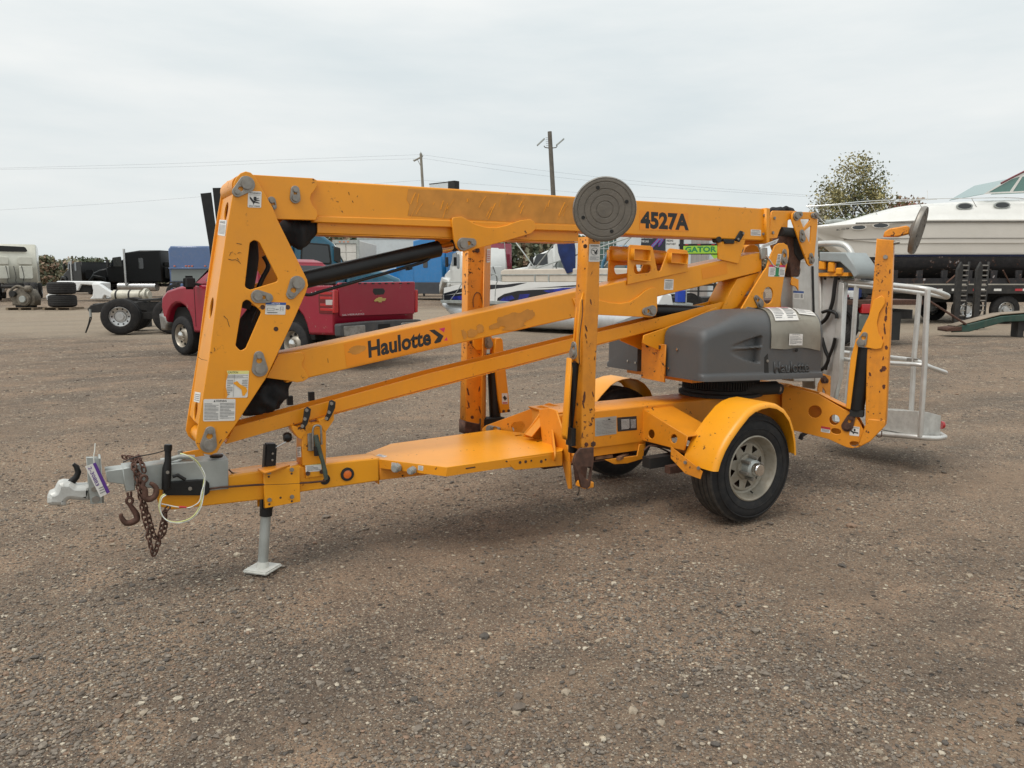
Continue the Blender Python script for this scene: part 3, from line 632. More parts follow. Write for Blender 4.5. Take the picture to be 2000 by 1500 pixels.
# ---- turret riser plates
pt = PY(-.15)
RO = pt.s([(1510, 489), (1514, 480), (1522, 475), (1531, 474.5), (1538, 479), (1541, 488), (1541, 500), (1531, 545), (1517, 640), (1430, 640), (1441, 615), (1469, 567), (1492, 530), (1498, 522), (1503, 505)])
hole = pt.s(ell(1500.5, 577, 10, 16.5, 22, .06))
rs = plate('turret_riser', pt, RO, .014, M_Y, P, holes=[hole], bev=.003); plate('turret_riser', PY(.136), RO, .014, M_Y, P, holes=[hole], bev=.003)
cyl('pivot_tube', pt.p(1500, 577)+Vector((0, .05, 0)), pt.p(1500, 577)+Vector((0, .26, 0)), .03, M_GALV, P)
keeper(pt, (1531, 509), (1531, 492), P, .03, .018); keeper(pt, (1484, 593), (1476, 582), P, .032, .018); keeper(pt, (1460, 608), (1473, 607), P, .03, .016)
bolt(pt, (1505, 604), P, .01, M_RUST)
decal('notice_label', pt, [(1502, 517), (1534, 518), (1500, 540)], [('r', 0, .82, 1, 1, M_MAG), ('b', .1, .15, .35, .7, 5, M_TXT), ('b', .68, .15, .95, .7, 5, M_TXT), ('r', .42, .05, .62, 1.1, M_GRN), ('r', .36, .02, .68, .12, M_GRN)], rs)
decal('label', pt, [(1519, 496), (1527, 496), (1515, 517)], [('b', .1, .1, .9, .9, 6, M_INK)], rs)
plate('brace_plate', PY(-.09), PY(-.09).s([(1440, 545), (1484, 532), (1440, 600), (1405, 612)]), .18, M_Y, P)
decal('paper_label', PY(-.16), [(1489, 478), (1521, 466), (1484, 487)], [('b', .1, .2, .9, .8, 2, M_TXT)], P)
# ---- jib head plates at the right end
pj = PY(-.12)
JA = pj.s([(1507, 414), (1510, 411.5), (1556, 412), (1556, 428), (1542, 429), (1530, 437), (1523, 450), (1518, 465), (1502, 466), (1504, 440)])
plate('jib_head', pj, JA, .012, M_Y, P, bev=.003); plate('jib_head', PY(.108), JA, .012, M_Y, P, bev=.003)
for q in ((1512, 426), (1509, 454.5)): bolt(pj, q, P, .012)
pJ = PY(-.15)
JB = pJ.s([(1548, 417), (1552, 413.5), (1594, 414.5), (1598, 419), (1597, 440), (1590, 510), (1588, 517), (1582, 520), (1577, 515), (1547, 430)])
hs = [rnd(pJ.s([(1563, 428), (1584, 428), (1570, 446)]), .01), rnd(pJ.s([(1585, 440), (1583, 478), (1570, 452)]), .01)]
plate('jib_link', pJ, JB, .014, M_Y, P, holes=hs, bev=.003); plate('jib_link', PY(.136), JB, .014, M_Y, P, holes=hs, bev=.003)
keeper(pJ, (1555, 422), (1563, 418.5), P, .03, .016); keeper(pJ, (1593, 421), (1586, 421), P, .024, .014); keeper(pJ, (1566.5, 465), (1565, 454), P, .03, .018); keeper(pJ, (1584.5, 509), (1583, 499), P, .026, .016)
boot(((1498, 416), (1510, 414), (1525, 413), (1540, 414), (1556, 418)), [.015, .034, .036, .034, .012], -.06, .8, 20)
boot(((1440, 411), (1455, 411), (1470, 412)), [.01, .022, .01], .0, .6, 18)
cyl('jib_roller', PY(-.1).p(1524, 452), PY(-.1).p(1560, 455), .035, M_BLKM, P)
plate('jib_hinge', PY(-.08), PY(-.08).s([(1540, 455), (1560, 458), (1566, 500), (1560, 540), (1545, 540), (1541, 500)]), .16, M_RUST, P, bev=.006)
plate('jib_hinge', PY(-.09), PY(-.09).s([(1552, 462), (1568, 465), (1572, 505), (1562, 510), (1553, 495)]), .18, M_BLKM, P, bev=.006)
plate('hinge_link', PY(-.1), PY(-.1).s([(1548, 541), (1560, 546), (1560, 568), (1555, 560), (1545, 556)]), .012, M_Y, P)
# ---- folded jib (aluminium box) hanging behind
pjb = PY(-.06)
plate('jib_box', pjb, pjb.s([(1548, 545), (1552, 512), (1586, 508), (1592, 745), (1550, 745)]), .12, M_ALU, P, bev=.006, holes=[pjb.s(ell(1557, 530, 6.5, 11, 18))])
cyl('jib_pin', pjb.p(1557, 531)+Vector((0, .02, 0)), pjb.p(1557, 531)+Vector((0, .08, 0)), .035, M_BLKM, P)
plate('jib_box', PY(-.065), PY(-.065).s([(1586, 430), (1597, 416), (1603, 740), (1592, 760), (1588, 600)]), .13, M_ALU, P, bev=.006)
plate('cable_slot', PY(-.068), PY(-.068).s([(1586.5, 520), (1589.5, 520), (1593, 660), (1590, 660)]), .01, M_BLKM, P)
decal('notice_label', pjb, [(1549, 568), (1569.5, 569), (1549, 584)], [('r', 0, .76, 1, 1, M_BLU), ('b', .1, .15, .6, .65, 4, M_TXT), ('r', .7, .15, .9, .65, M_TXT)], P)
decal('notice_label', PY(-.12), [(1548, 566), (1549, 566), (1548, 567)], [], P)
plate('cylinder_cover', PY(.02), PY(.02).s([(1534, 578), (1540, 573), (1548, 573), (1548, 625), (1534, 625)]), .1, M_Y, P)
# ------------------------------------------------------------ chassis
random.seed(5)
pT = PY(-.1)
tg = plate('tongue_beam', pT, pT.s([(300, 951), (447, 929.5), (515, 919), (637, 905.5), (737, 895), (742, 894.5), (742, 939.5), (737, 940), (586, 961.5), (515, 976), (335, 996), (312, 990)]), .15, M_YC, P, bev=.007)
plate('tongue_extension', PY(-.1), PY(-.1).s([(742, 906), (1090, 868), (1090, 898), (742, 938)]), .15, M_YS, P, bev=.005)
# jack with its bracket
pB = PY(-.135)
BK = pB.s([(515, 921), (585, 909), (587, 980), (517, 993)])
bk = plate('jack_bracket', pB, BK, .03, M_YC, P, bev=.003)
plate('jack_bracket', PY(-.02), PY(-.02).s([(502, 924), (572, 912), (573, 983), (503, 990)]), .012, M_Y, P)
for q in ((525, 922.5), (569.5, 917), (526, 976), (570, 970)): bolt(pB, q, P, .012)
for q in ((525, 931), (569.5, 925), (526, 985), (548, 972), (570, 979)):
    c = pB.s([q])[0]; me = cyl_me(pB.at(*c, .0008), pB.at(*c, -.003), .006); me.name = 'bolt_hole'; newobj('bolt_hole', me, M_RUST, P)
pTop = PZ(.585); plate('bracket_top', PZ(.58), PZ(.58).s([(503, 915), (555, 903), (566, 908), (517, 922)]), .012, M_YR, P)
G = PY(-.075); jb = G.p(513, 1106); jt = G.p(527.5, 871); dj = (jt-jb).normalized()
jb = jt-dj*((jt.z-.02)/dj.z)
jk0 = jt-dj*.33
box('jack_tube', (jt+jk0)/2, (.062, .062, .36), M_BLK, P, bev=.008, seg=2, rot=dj.to_track_quat('Z', 'X').to_matrix())
cyl('jack_cap', jt, jt+dj*.014, .026, M_BLK, P)
cyl('jack_sleeve', jk0+dj*.02, jk0-dj*.05, .033, M_BLK, P)
cyl('jack_leg', jk0, jb, .027, M_GALV, P, n=24)
ft = thing_ = box('jack_foot', jb+Vector((0, 0, -.004)), (.15, .15, .018), mat('white_foot_plate', (.62, .62, .57), .5, var=.1, vs=10, dirt=.3), P, bev=.007, seg=2, rz=.75)
cyl('jack_foot_collar', jb+Vector((0, 0, 0)), jb+dj*.035, .034, MATS['white_foot_plate'], P, r2=.028)
cyl('crank_handle', jt-dj*.01+Vector((.02, -.02, 0)), G.p(573, 855), .006, M_ALU, P, n=10)
lathe('crank_knob', [(0, 0), (.02, .003), (.027, .015), (.027, .03), (.02, .043), (0, .046)], G.p(571, 853)+Vector((-.05, .0, 0)), G.p(571, 853)+Vector((.05, .0, 0)), M_BLK, P, n=18)
for f in (.035, .07): bolt(PL(jt-dj*f+Vector((.0, -.031, 0)), (1, 0, 0)), (.008, 0), P, .006, coords=True)
# coupler: galvanised housing, draw tube, channel, cast head
pG = PY(-.115)
plate('coupler_housing', pG, pG.s([(320, 908), (350, 904), (446, 896.5), (446.5, 955), (340, 966), (318, 967)]), .17, M_GALV, P, bev=.004)
plate('coupler_tube', pG.off(-.012), pG.s([(206, 921), (330, 905), (330, 960), (210, 943)]), .10, M_GALV, P, bev=.004)
plate('coupler_collar', pG.off(.004), pG.s([(239, 915), (262, 911.5), (264, 958), (245, 960)]), .13, M_GALV, P, bev=.004)
pC = PY(-.1)
plate('coupler_channel', pC, pC.s([(168, 893), (197, 895), (200, 983), (176, 985)]), .012, M_GALV, P)
plate('coupler_channel', PY(-.02), PY(-.02).s([(170, 893), (192, 892), (195, 973), (172, 975)]), .012, M_GALV, P)
plate('coupler_channel', PX(pC.p(196, 940).x), [(.1, pC.p(196, 983).z), (.1, pC.p(196, 894).z), (.01, pC.p(196, 894).z), (.01, pC.p(196, 983).z)], .01, M_GALV, P)
bolt(pC, (187, 975), P, .018); bolt(pC, (184, 955), P, .014)
H = PY(-.085)
M_HD = mat('coupler_head_paint', (.55, .55, .52), .45, .2, var=.15, vs=15, dirt=.35)
hd = [(92, 985), (92, 974), (96, 965), (106, 961), (110, 952), (114, 945), (124, 942), (138, 943), (150, 950), (178, 949), (178, 978), (160, 980), (136, 977), (130, 981), (130, 990), (100, 989)]
me = slabm(H, rnd(H.s(hd), .012), .10, bev=.022)
hdo = newobj('coupler_head', me, M_HD, P); autosmooth(me, 50)
tube('coupler_latch', [PY(-.04).p(x, y) for x, y in ((143, 906), (149, 911), (153, 922), (149, 932), (141, 940), (137, 945))], [.008, .012, .014, .015, .018, .018], M_BLK, P, sm=0, n=10)
# cables and the parking brake lever
pL = PY(-.14)
plate('brake_body', pL, rnd(pL.s([(322, 943), (385, 938), (402, 938), (409, 944), (410, 962), (402, 968), (322, 968), (319, 958)]), .01), .05, M_BLK, P, bev=.004)
plate('brake_slot', pL.off(.001), pL.s([(340, 954), (372, 952), (372, 954), (340, 956)]), .002, M_DKHOLE, P, bev=.0003)
tube('brake_lever', [pL.p(x, y) for x, y in ((324, 955), (325, 935), (326, 915), (328, 900), (328, 880))], [.02, .022, .022, .016, .015], M_BLK, P, n=12)
cyl('lever_grip', pL.p(328, 881), pL.p(328.5, 868), .019, M_BLK, P, bev=.003)
tube('lever_link', [pL.off(.01).p(x, y) for x, y in ((337, 931), (347, 928), (362, 937))], .009, M_BLK, P, n=8)
bolt(pL.off(.015), (327, 922), P, .009); bolt(pL, (371, 954), P, .01)
tube('brake_rod', [pT.off(.03).p(x, y) for x, y in ((408, 955), (430, 952), (500, 947), (560, 945), (610, 942), (636, 939))], .0055, M_RUST, P, n=8)
tube('breakaway_cable', [PY(-.1).p(x, y) for x, y in ((240, 903), (265, 893), (300, 886), (325, 879))], .003, M_BLK, P, sm=4, n=6)
tube('wire', [PY(-.06).p(x, y) for x, y in ((447, 917), (455, 924), (470, 924), (480, 925))], .004, M_BLK, P, sm=3, n=6)
plate('tow_lug', PY(-.04), PY(-.04).s([(350, 885), (392, 878), (400, 890), (362, 896), (358, 900)]), .012, M_Y, P)
cyl('hitch_bolt', PY(-.05).p(352, 887)-Vector((0, 0, .02)), PY(-.05).p(352, 887)+Vector((0, 0, .02)), .012, M_PIN, P)
tube('latch_bar', [PY(-.08).p(x, y) for x, y in ((330, 898), (350, 892), (380, 893))], .012, M_GALV, P, n=8)
lathe('bleeder_cap', [(0, 0), (.03, 0), (.034, .01), (.02, .014), (0, .014)], PZ(.66).p(423, 893), PZ(.66).p(423, 893)+Vector((0, 0, .1)), M_BLK, P, n=18)
# boom cradle post with latch
pP = PY(-.115)
cp = plate('cradle_post', pP, pP.s([(590, 835), (637, 832), (637, 905), (590, 910)]), .12, M_Y, P, bev=.004)
plate('cradle_foot', pT.off(.012), pT.s([(594, 902), (628, 899), (635, 925), (632, 928), (596, 933)]), .012, M_YC, P)
decal('caution_label', pT.off(.012), [(596, 903), (627, 901), (597, 922)], [('r', 0, .68, 1, 1, M_YLB), ('t', 'CAUTION', .3, .72, .95, .93, M_INK), ('b', .08, .1, .92, .6, 4, M_TXT)], P)
for q in ((601, 924.5), (628, 921)): bolt(pT.off(.012), q, P, .013, M_RUST)
for q in (((571, 832), (588, 836), (590, 858), (582, 855), (572, 842)), ((588, 836), (606, 824), (606, 832), (588, 856))):
    plate('cradle_arm', pP.off(.004), pP.s(q), .1, M_Y, P)
plate('cradle_arm', pP.off(.004), pP.s([(622, 820), (640, 815), (652, 795), (652, 820), (637, 842), (632, 842)]), .1, M_Y, P)
plate('cradle_crossbar', pP.off(.002), pP.s([(585, 834), (640, 822), (640, 834), (588, 842)]), .12, M_Y, P)
for q, bq in (([(596, 800), (602, 795), (608, 799), (606, 812), (601, 828), (594, 839), (591, 833), (594, 815)], ((598.5, 801), (595, 818), (590, 832))), ([(645, 784), (650, 782), (656, 785), (655, 797), (648, 812), (641, 823), (636, 818), (641, 806)], ((647, 788), (642, 805), (637, 817)))):
    pp = pP.off(.02); plate('cradle_pad', pp, pp.s(q), .025, M_BLKM, P, bev=.004)
    for b_ in bq: bolt(pp, b_, P, .01)
for q in ((566, 782), (608, 774)): box('cradle_pad', PY(.09).p(*q), (.03, .03, .05), M_BLKM, P)
plate('latch_plate', pP.off(.012), pP.s([(600, 847), (612, 844), (612, 880), (601, 880)]), .012, M_PIN, P)
tube('latch_loop', [pP.off(.03).p(x, y) for x, y in ((612, 878), (611, 850), (612, 836), (617, 831), (625, 832), (627, 838), (628, 868))], .006, M_PIN, P, sm=3, n=8)
tube('latch_lever', [pP.off(.04).p(x, y) for x, y in ((617, 850), (620, 868), (624, 882), (630, 900), (635, 922), (637, 936))], [.012, .016, .014, .011, .013, .012], mat('green_grey_lever', (.05, .075, .06), .6, var=.3, vs=20, dirt=.5), P, n=8)
tube('latch_spring', [pP.off(.04).p(x, y) for x, y in ((617, 872), (618, 890))], .013, M_BLK, P, n=8)
cyl('lever_slot', pT.off(.002).p(634, 936), pT.off(-.004).p(634, 936), .03, M_DKHOLE, P)
decal('warning_label', PX(pP.p(590, 870).x-.002), [(580, 873), (588, 872), (581, 893)], [('b', .1, .1, .9, .9, 5, M_TXT)], P)
# amber reflector
c = pT.s([(678, 926)])[0]
lathe('reflector_ring', [(.038, 0), (.038, .008), (.024, .01), (.024, .004)], pT.at(*c, 0), pT.at(*c, .1), M_BLKM, P)
lathe('amber_reflector', [(.025, 0), (.024, .007), (.012, .009), (0, .01)], pT.at(*c, 0), pT.at(*c, .1), M_AMB, P)
# deck
ZD = .545; pD = PZ(ZD)
DK = pD.s([(716, 886), (737, 896.5), (872, 912.5), (1098, 880.5), (1108, 858), (970, 838.5), (764, 866.5)])
DK[0] = (DK[0][0], .09)
slots = [pD.s([(1005, 850), (1018, 848), (1022, 850), (1008, 852)]), pD.s([(1046, 861), (1060, 858.5), (1064, 860), (1050, 863)])]
dk = plate('deck_plate', pD, DK, .006, M_YC, P, holes=slots, bev=.002)
nearY = pD.p(985, 896).y
def skirt(pa_, pb_, h0, h1, name='deck_skirt', holes=()):
    a, b = Vector((*pa_, 0)), Vector((*pb_, 0)); u = (b-a); l = u.length; pl = PL((a.x, a.y, ZD-.003), u)
    return pl, plate(name, pl, [(0, 0), (l, 0), (l, -h1), (0, -h0)], .006, M_Y, P, bev=.0015)
s1, sk1 = skirt(DK[1], DK[2], .05, .05); s2, sk2 = skirt(DK[2], DK[3], .05, .05); 
pk2 = s2.off(.001)
plate('deck_rib', s2.off(.003), s2.s([(990, 899), (1098, 884), (1098, 909), (1006, 918), (998, 911)]), .008, M_Y, P)
for q in ((1015, 903), (1026, 901.5), (1037, 899.5), (1056.5, 901), (1065, 897.5)):
    c = s2.s([q])[0]; me = cyl_me(s2.at(*c, .005), s2.at(*c, -.003), .009 if q[0] not in (1037, 1065) else .006); me.name = 'drain_hole'; newobj('drain_hole', me, M_RUST, P)
for q in ([(909, 914), (928, 911), (929, 913.5), (910, 916.5)], [(987, 900), (1004, 897), (1005, 899.5), (988, 903)], [(1060, 890), (1076, 887.5), (1077, 890), (1061, 892.5)]):
    me = slabm(s2.off(.0012), rnd(s2.s(q), .004), .003, bev=.0003); me.name = 'slot'; newobj('slot', me, M_RUST, P)
plate('deck_nose', PX(DK[1][0]-.004), [(.1, ZD-.004), (.1, ZD-.145), (-.1, ZD-.145), (-.1, ZD-.004)], .008, M_YS, P)
for q, b_ in (((779, 912), .022), ((809, 917), .019)):
    c = s1.s([q])[0]; me = cyl_me(s1.at(*c, 0), s1.at(*c, .05), b_, n=14, bev=.004); me.name = 'wiring_socket'; newobj('wiring_socket', me, M_GALV, P)
    cyl('socket_ring', s1.at(*c, .012), s1.at(*c, .025), b_*1.25, M_GALV, P, n=6)
decal('label', s1, [(765, 903), (774, 904), (764.5, 911)], [('b', .1, .1, .9, .9, 3, M_TXT)], dk); decal('label', s1, [(817, 909), (827, 910), (816.5, 918)], [('b', .1, .1, .9, .9, 3, M_TXT)], dk)
decal('worn_label', pD, [(741, 887), (757, 891), (734, 890)], [('b', .1, .1, .9, .9, 3, M_TXT)], dk)
# main frame
pF = PY(-.16)
FT = pF.s([(1084, 806), (1160, 800), (1255, 795), (1300, 791), (1300, 862), (1255, 867.5), (1160, 875), (1090, 880)])
x0, z1, z0 = FT[0][0], sum(q[1] for q in FT[:4])/4, sum(q[1] for q in FT[4:])/4
XE = 1.05
mf = plate('main_frame', pF, [(x0, z0), (x0, z1), (XE, z1), (XE, z0)], .32, M_YS, P, bev=.01)
plate('frame_angle', pF.off(-.012), [(x0+.1, z0+.004), (.0-.28, z0+.004), (-.28, z0-.055), (x0+.1, z0-.055)], .29, M_YS, P)
decal('data_plate', pF, [(1162, 817), (1204, 812.5), (1162, 852.5)], [('b', .06, .08, .94, .86, 10, M_TXT), ('r', .6, .82, .7, .9, M_INK)], mf, base=M_GALV, r=.02)
decal('data_plate', pF, [(1205, 815.5), (1243, 812.5), (1206, 843)], [('r', 0, 0, 1, 1, M_INK), ('b', .2, .12, .62, .85, 9, M_WH), ('r', .68, .15, .95, .8, M_TXT)], mf, base=M_GALV, r=.02)
# debris tucked under the frame
for k in range(7):
    q = Vector((random.uniform(-1.0, -.45), -.13+random.uniform(-.04, .1), z0-.055-random.uniform(0.01, .035)))
    box('bark_debris', q, (random.uniform(.06, .16), .03, .02), mat('bark_debris', (.23, .12, .06), .9, var=.4, vs=20), P, rz=random.uniform(-.6, .6))
plate('under_tray', PZ(z0-.09), [(-1.1, -.13), (-.3, -.13), (-.3, .13), (-1.1, .13)], .01, M_RUST, P)
plate('tray_hanger', PY(-.165), PY(-.165).s([(1249, 868), (1260, 868), (1256, 896), (1226, 905), (1200, 907), (1182, 898), (1245, 890)]), .012, M_YS, P)
# splayed outrigger brackets: four diagonal arms
def arm_plane(x, y, ang): return PL((x, y, 0), (cos(ang), sin(ang), 0))
def outrigger_arm(pl, outl, holes, t=.012, gap=.11, m=M_YS, m2=M_YS):
    plate('outrigger_bracket', pl.off(gap/2), outl, t, m, P, holes=holes, bev=.003)
    plate('outrigger_bracket', pl.off(-gap/2), outl, t, m2, P, holes=holes[1:2], bev=.003)
# near rear (broadside), traced on its own vertical plane
AR = radians(-61); p4 = arm_plane(1.02, -.2, AR)
R4 = p4.s([(1530, 752), (1560, 757), (1600, 768), (1650, 797), (1671, 806), (1691, 842), (1689, 853), (1679, 868), (1668, 873), (1655, 871), (1620, 855), (1560, 840), (1530, 835)])
HR = [p4.s(ell(1594, 802, 13, 12, 18)), p4.s(ell(1632, 818, 10, 10, 18)), p4.s(ell(1635, 840, 10, 5.5, 16, .2)), p4.s(ell(1672, 865, 12, 6.5, 16, .2))]
outrigger_arm(p4, R4, HR)
keeper(p4.off(.055), (1655, 832), (1662, 816), P, .036, .024, M_RUST)
decal('label', p4.off(.055), [(1604, 832), (1622, 835), (1603, 843)], [('r', 0, .6, 1, 1, M_RED), ('b', .1, .1, .9, .55, 3, M_TXT)], P)
decal('warning_label', p4.off(.055), [(1660, 832), (1679, 834), (1659, 850)], [('t', 'WARNING', .1, .82, .9, .94, M_INK), ('p', [(.1, .6), (.4, .45), (.9, .4), (.9, .25), (.5, .3), (.4, .15), (.3, .3), (.1, .45)], M_INK), ('r', .42, .5, .6, .75, M_INK)], P)
plate('bracket_cap', PL(p4.at(*R4[2], 0), (cos(AR), sin(AR), -.45), p4.n), [(0, -.05), (.32, -.05), (.32, .05), (0, .05)], .008, M_YS, P)
# far front (broadside too)
AF = atan2(-.72, .40); p2 = arm_plane(-1.02, .2, AF)
# near front: edge-on towards camera
R2 = p2.s([(950, 835), (956, 829), (1050, 794), (1064, 789), (1090, 797), (1112, 880), (1100, 905), (1050, 880), (1000, 870), (960, 850), (950, 843)])
H2_ = [rnd(p2.s([(1006, 830), (1012, 823), (1028, 821), (1034, 828), (1026, 842), (1010, 842)]), .015), p2.s(ell(988, 842, 8, 6, 14))]
outrigger_arm(p2, R2, H2_)
keeper(p2.off(.055), (957, 838), (975, 838), P, .026, .012)
# mirrored near-front bracket
R1 = [(-a, b) for a, b in R2]
p1 = arm_plane(-1.02, -.2, -AF+pi) ; p1 = PL((-1.02, -.2, 0), (cos(-AF), sin(-AF), 0))
R1m = [(a, b) for a, b in R2]
outrigger_arm(p1, R1m, [ell(*p1.s([(1092, 855)])[0], .02, .04)] if False else [])
# far rear (mirror of near rear)
p3 = PL((1.02, .2, 0), (cos(-AR), sin(-AR), 0)); outrigger_arm(p3, R4, HR)
# front cross plate and gussets on the deck
pXf = PX(-1.13)
XC = pXf.s([(1052, 800), (1072, 797), (1086, 802), (1104, 860), (1111, 882), (1115, 955), (1109, 955), (1100, 915), (1094, 880), (1060, 878)])
plate('outrigger_bracket', pXf, XC, .012, M_YS, P, bev=.003)
gp = PY(-.18)
gs = plate('gusset', PY(-.05), PY(-.05).s([(1022, 853), (1058, 803), (1073, 800), (1073, 858), (1040, 856)]), .012, M_YS, P)
A_, B_ = PY(-.08).p(1030, 850), PY(-.08).p(1066, 806); dv = (B_-A_); plate('gusset_flange', PL(A_, (0, -1, 0), dv), [(-.05, 0), (.05, 0), (.05, dv.length), (-.05, dv.length)], .008, M_YS, P)
plate('bracket_top_plate', PZ(z1+.012), [(-1.05, -.155), (-.72, -.155), (-.72, .15), (-1.05, .15)], .01, M_YS, P)
# axle beam, axle, debris
XA = pF.p(1256, 800).x; pA = PX(XA)
AX = pA.s([(1254, 798), (1342, 852), (1336, 880), (1312, 875), (1254, 860)])
HA = [pA.s(ell(1272, 848, 6.2, 8.8, 18)), pA.s(ell(1316, 857, 6.5, 8.8, 18))]
plate('axle_beam', pA, AX, .012, M_YS, P, holes=HA, bev=.003)
plate('axle_beam', PX(XA+.26), AX, .012, M_YS, P, holes=HA, bev=.003)
tl, tr = Vector((XA+.006, -AX[0][0]-.0, AX[0][1])), Vector((XA+.006, -AX[1][0], AX[1][1])); dv = tr-tl
plate('axle_beam_top', PL(tl, dv, (1, 0, 0)).off(0) if PL(tl, dv, (1, 0, 0)).n.z > 0 else PL(tl, dv, (-1, 0, 0)), [(0, 0), (dv.length, 0), (dv.length, .26 if PL(tl, dv, (1, 0, 0)).n.z > 0 else -.26), (0, .26 if PL(tl, dv, (1, 0, 0)).n.z > 0 else -.26)], .01, M_YS, P)
AXm = [(-a, b) for a, b in AX][::-1]
plate('axle_beam', pA, AXm, .012, M_YS, P, bev=.003); plate('axle_beam', PX(XA+.26), AXm, .012, M_YS, P, bev=.003)
# ---- wheels
pW = PY(-.80); wc = pW.p(1473, 918); WX = wc.x; WR = .362; WZ = WR-.004
def spoke_holes():
    hs = []
    for k in range(8):
        t = 2*pi*k/8+.2; 
        pts = [(.088*cos(t-.0)-.0, .088*sin(t)), ]
        a = (.094*cos(t), .094*sin(t)); b = (.146*cos(t-.22), .146*sin(t-.22)); c_ = (.146*cos(t+.22), .146*sin(t+.22))
        hs.append(rnd([a, b, c_], .006, 3))
    return hs
def road_wheel(side):
    y0 = .80*side; s = -side  # inward direction
    c = Vector((WX, y0, WZ)); a = c; b = c+Vector((0, s, 0))
    prof = [(.205, .018), (.222, .006), (.25, -.002), (.29, -.004), (.325, .006), (.345, .024)]
    for k in range(5):
        h = .030+k*.036; prof += [(.357 if k in (0, 4) else .362, h), (.357 if k in (0, 4) else .362, h+.026), (.350, h+.028), (.350, h+.034)]
    prof = prof[:-2]; prof += [(.345, .204), (.325, .222), (.29, .232), (.25, .23), (.205, .212)]
    ty = lathe('tyre', prof, a, b, [M_RUB, M_TRD], P, n=72)
    for f in ty.data.polygons:
        if math.hypot(f.center.x-c.x, f.center.z-c.z) > .343: f.material_index = 1
    for rr in (.262, .318):  # moulded sidewall rings
        lathe('sidewall_ring', [(rr-.004, -.001), (rr-.002, -.0065), (rr+.002, -.0065), (rr+.004, -.001)], a, b, M_RUB, ty, n=64)
    rim = lathe('rim', [(.214, .022), (.216, .006), (.208, .002), (.200, .010), (.196, .04), (.184, .055), (.178, .075), (.165, .082), (.15, .075), (.15, .2), (.21, .21)], a, b, M_RIM, ty, n=56)
    pl = PL((WX, y0+s*.070, WZ), (1, 0, 0)) if side < 0 else PL((WX, y0+s*.070, WZ), (-1, 0, 0))
    disc = plate('wheel_disc', pl, ell(0, 0, .158, .158, 48), .006, M_RIM, ty, holes=spoke_holes(), bev=.002)
    lathe('hub_boss', [(.088, .072), (.082, .058), (.06, .05), (.0, .05)], a, b, M_RIM, ty)
    lathe('hub', [(.062, .06), (.058, .0), (.045, -.008), (.041, -.012)], a, b, M_GALV, ty)
    lathe('hub_cap', [(.041, -.005), (.041, -.045), (.036, -.052), (.0, -.053)], a, b, M_CHR, ty)
    for k in range(6):
        t = 2*pi*k/6+.35; q = Vector((WX+.07*cos(t), y0, WZ+.07*sin(t)))
        me = cyl_me(q+Vector((0, s*.06, 0)), q-Vector((0, s*.012, 0)), .0115, n=6, bev=.002); me.name = 'wheel_nut'; newobj('wheel_nut', me, M_PIN, ty)
    tube('valve_stem', [c+Vector((.03, s*.05, -.165)), c+Vector((.028, s*.03, -.172))], .005, M_BLK, ty, n=6)
    lathe('brake_drum', [(.12, .1), (.13, .11), (.13, .18), (.0, .18)], a, b, M_RUST, ty)
road_wheel(-1); road_wheel(1)
cyl('axle', (WX, -.6, WZ), (WX, .6, WZ), .03, M_RUST, P)
box('leaf_spring', (WX-.1, -.48, WZ-.02), (.7, .05, .05), M_RUST, P); box('leaf_spring', (WX-.1, .48, WZ-.02), (.7, .05, .05), M_RUST, P)
box('spring_hanger', (-.30, -.36, .37), (.3, .08, .07), M_BLKM, P)
tube('brake_line', [PY(-.3).p(x, y) for x, y in ((1258, 880), (1268, 871), (1285, 873), (1312, 886))], .006, M_RUST, P, sm=4, n=6)
# ---- fenders: profile traced on the outer plane, swept inward
pFn = PY(-.845)
FPx = [(1396, 922), (1401, 903), (1410, 880), (1422, 858), (1440, 832), (1461, 806), (1474, 796), (1488, 790), (1504, 787), (1520, 790), (1534, 799), (1546, 816), (1553, 838), (1557, 860), (1558.5, 888)]
def fender(side):
    pr = pFn.s(FPx); bm = bmesh.new(); Y0, Y1 = -.845, -.565; rows = []
    n = len(pr)
    prof = [(Y1, 0), (Y0+.035, 0), (Y0+.012, -.006), (Y0, -.022), (Y0, -.035)]
    cx, cz = WX, .40
    for a, b in pr:
        r = []
        d = Vector((a-cx, b-cz)); l = d.length; d /= l
        for y, o in prof:
            r.append(bm.verts.new((a+d.x*(o+.004), y*(-side) if side > 0 else y, b+d.y*(o+.004))))
        rows.append(r)
    for q, p_ in zip(rows, rows[1:]):
        for k in range(len(prof)-1): bm.faces.new((q[k], q[k+1], p_[k+1], p_[k]))
    bmesh.ops.recalc_face_normals(bm, faces=bm.faces)
    bmesh.ops.solidify(bm, geom=bm.faces[:], thickness=.004)
    return bmobj('fender', bm, M_YC, P, sm=40)
fender(-1); fender(1)
pv = PX(PY(-.6).p(1335, 880).x)
vb = lambda pts, pl: plate('fender_bracket', pl, pl.s(pts), .006, M_YR, P, bev=.001)
vb([(1312, 870), (1341, 852), (1338, 890), (1312, 896)], PL(pv.at(0, 0), (.5, -1, 0)))
vb([(1310, 872), (1342, 897), (1372, 921), (1368, 936), (1338, 925), (1310, 895)], PL((PY(-.62).p(1330, 880)), (.35, -1, 0)))
for q in ((1339, 903), (1365, 914)): bolt(PL((PY(-.62).p(1330, 880)), (.35, -1, 0)), q, P, .012)
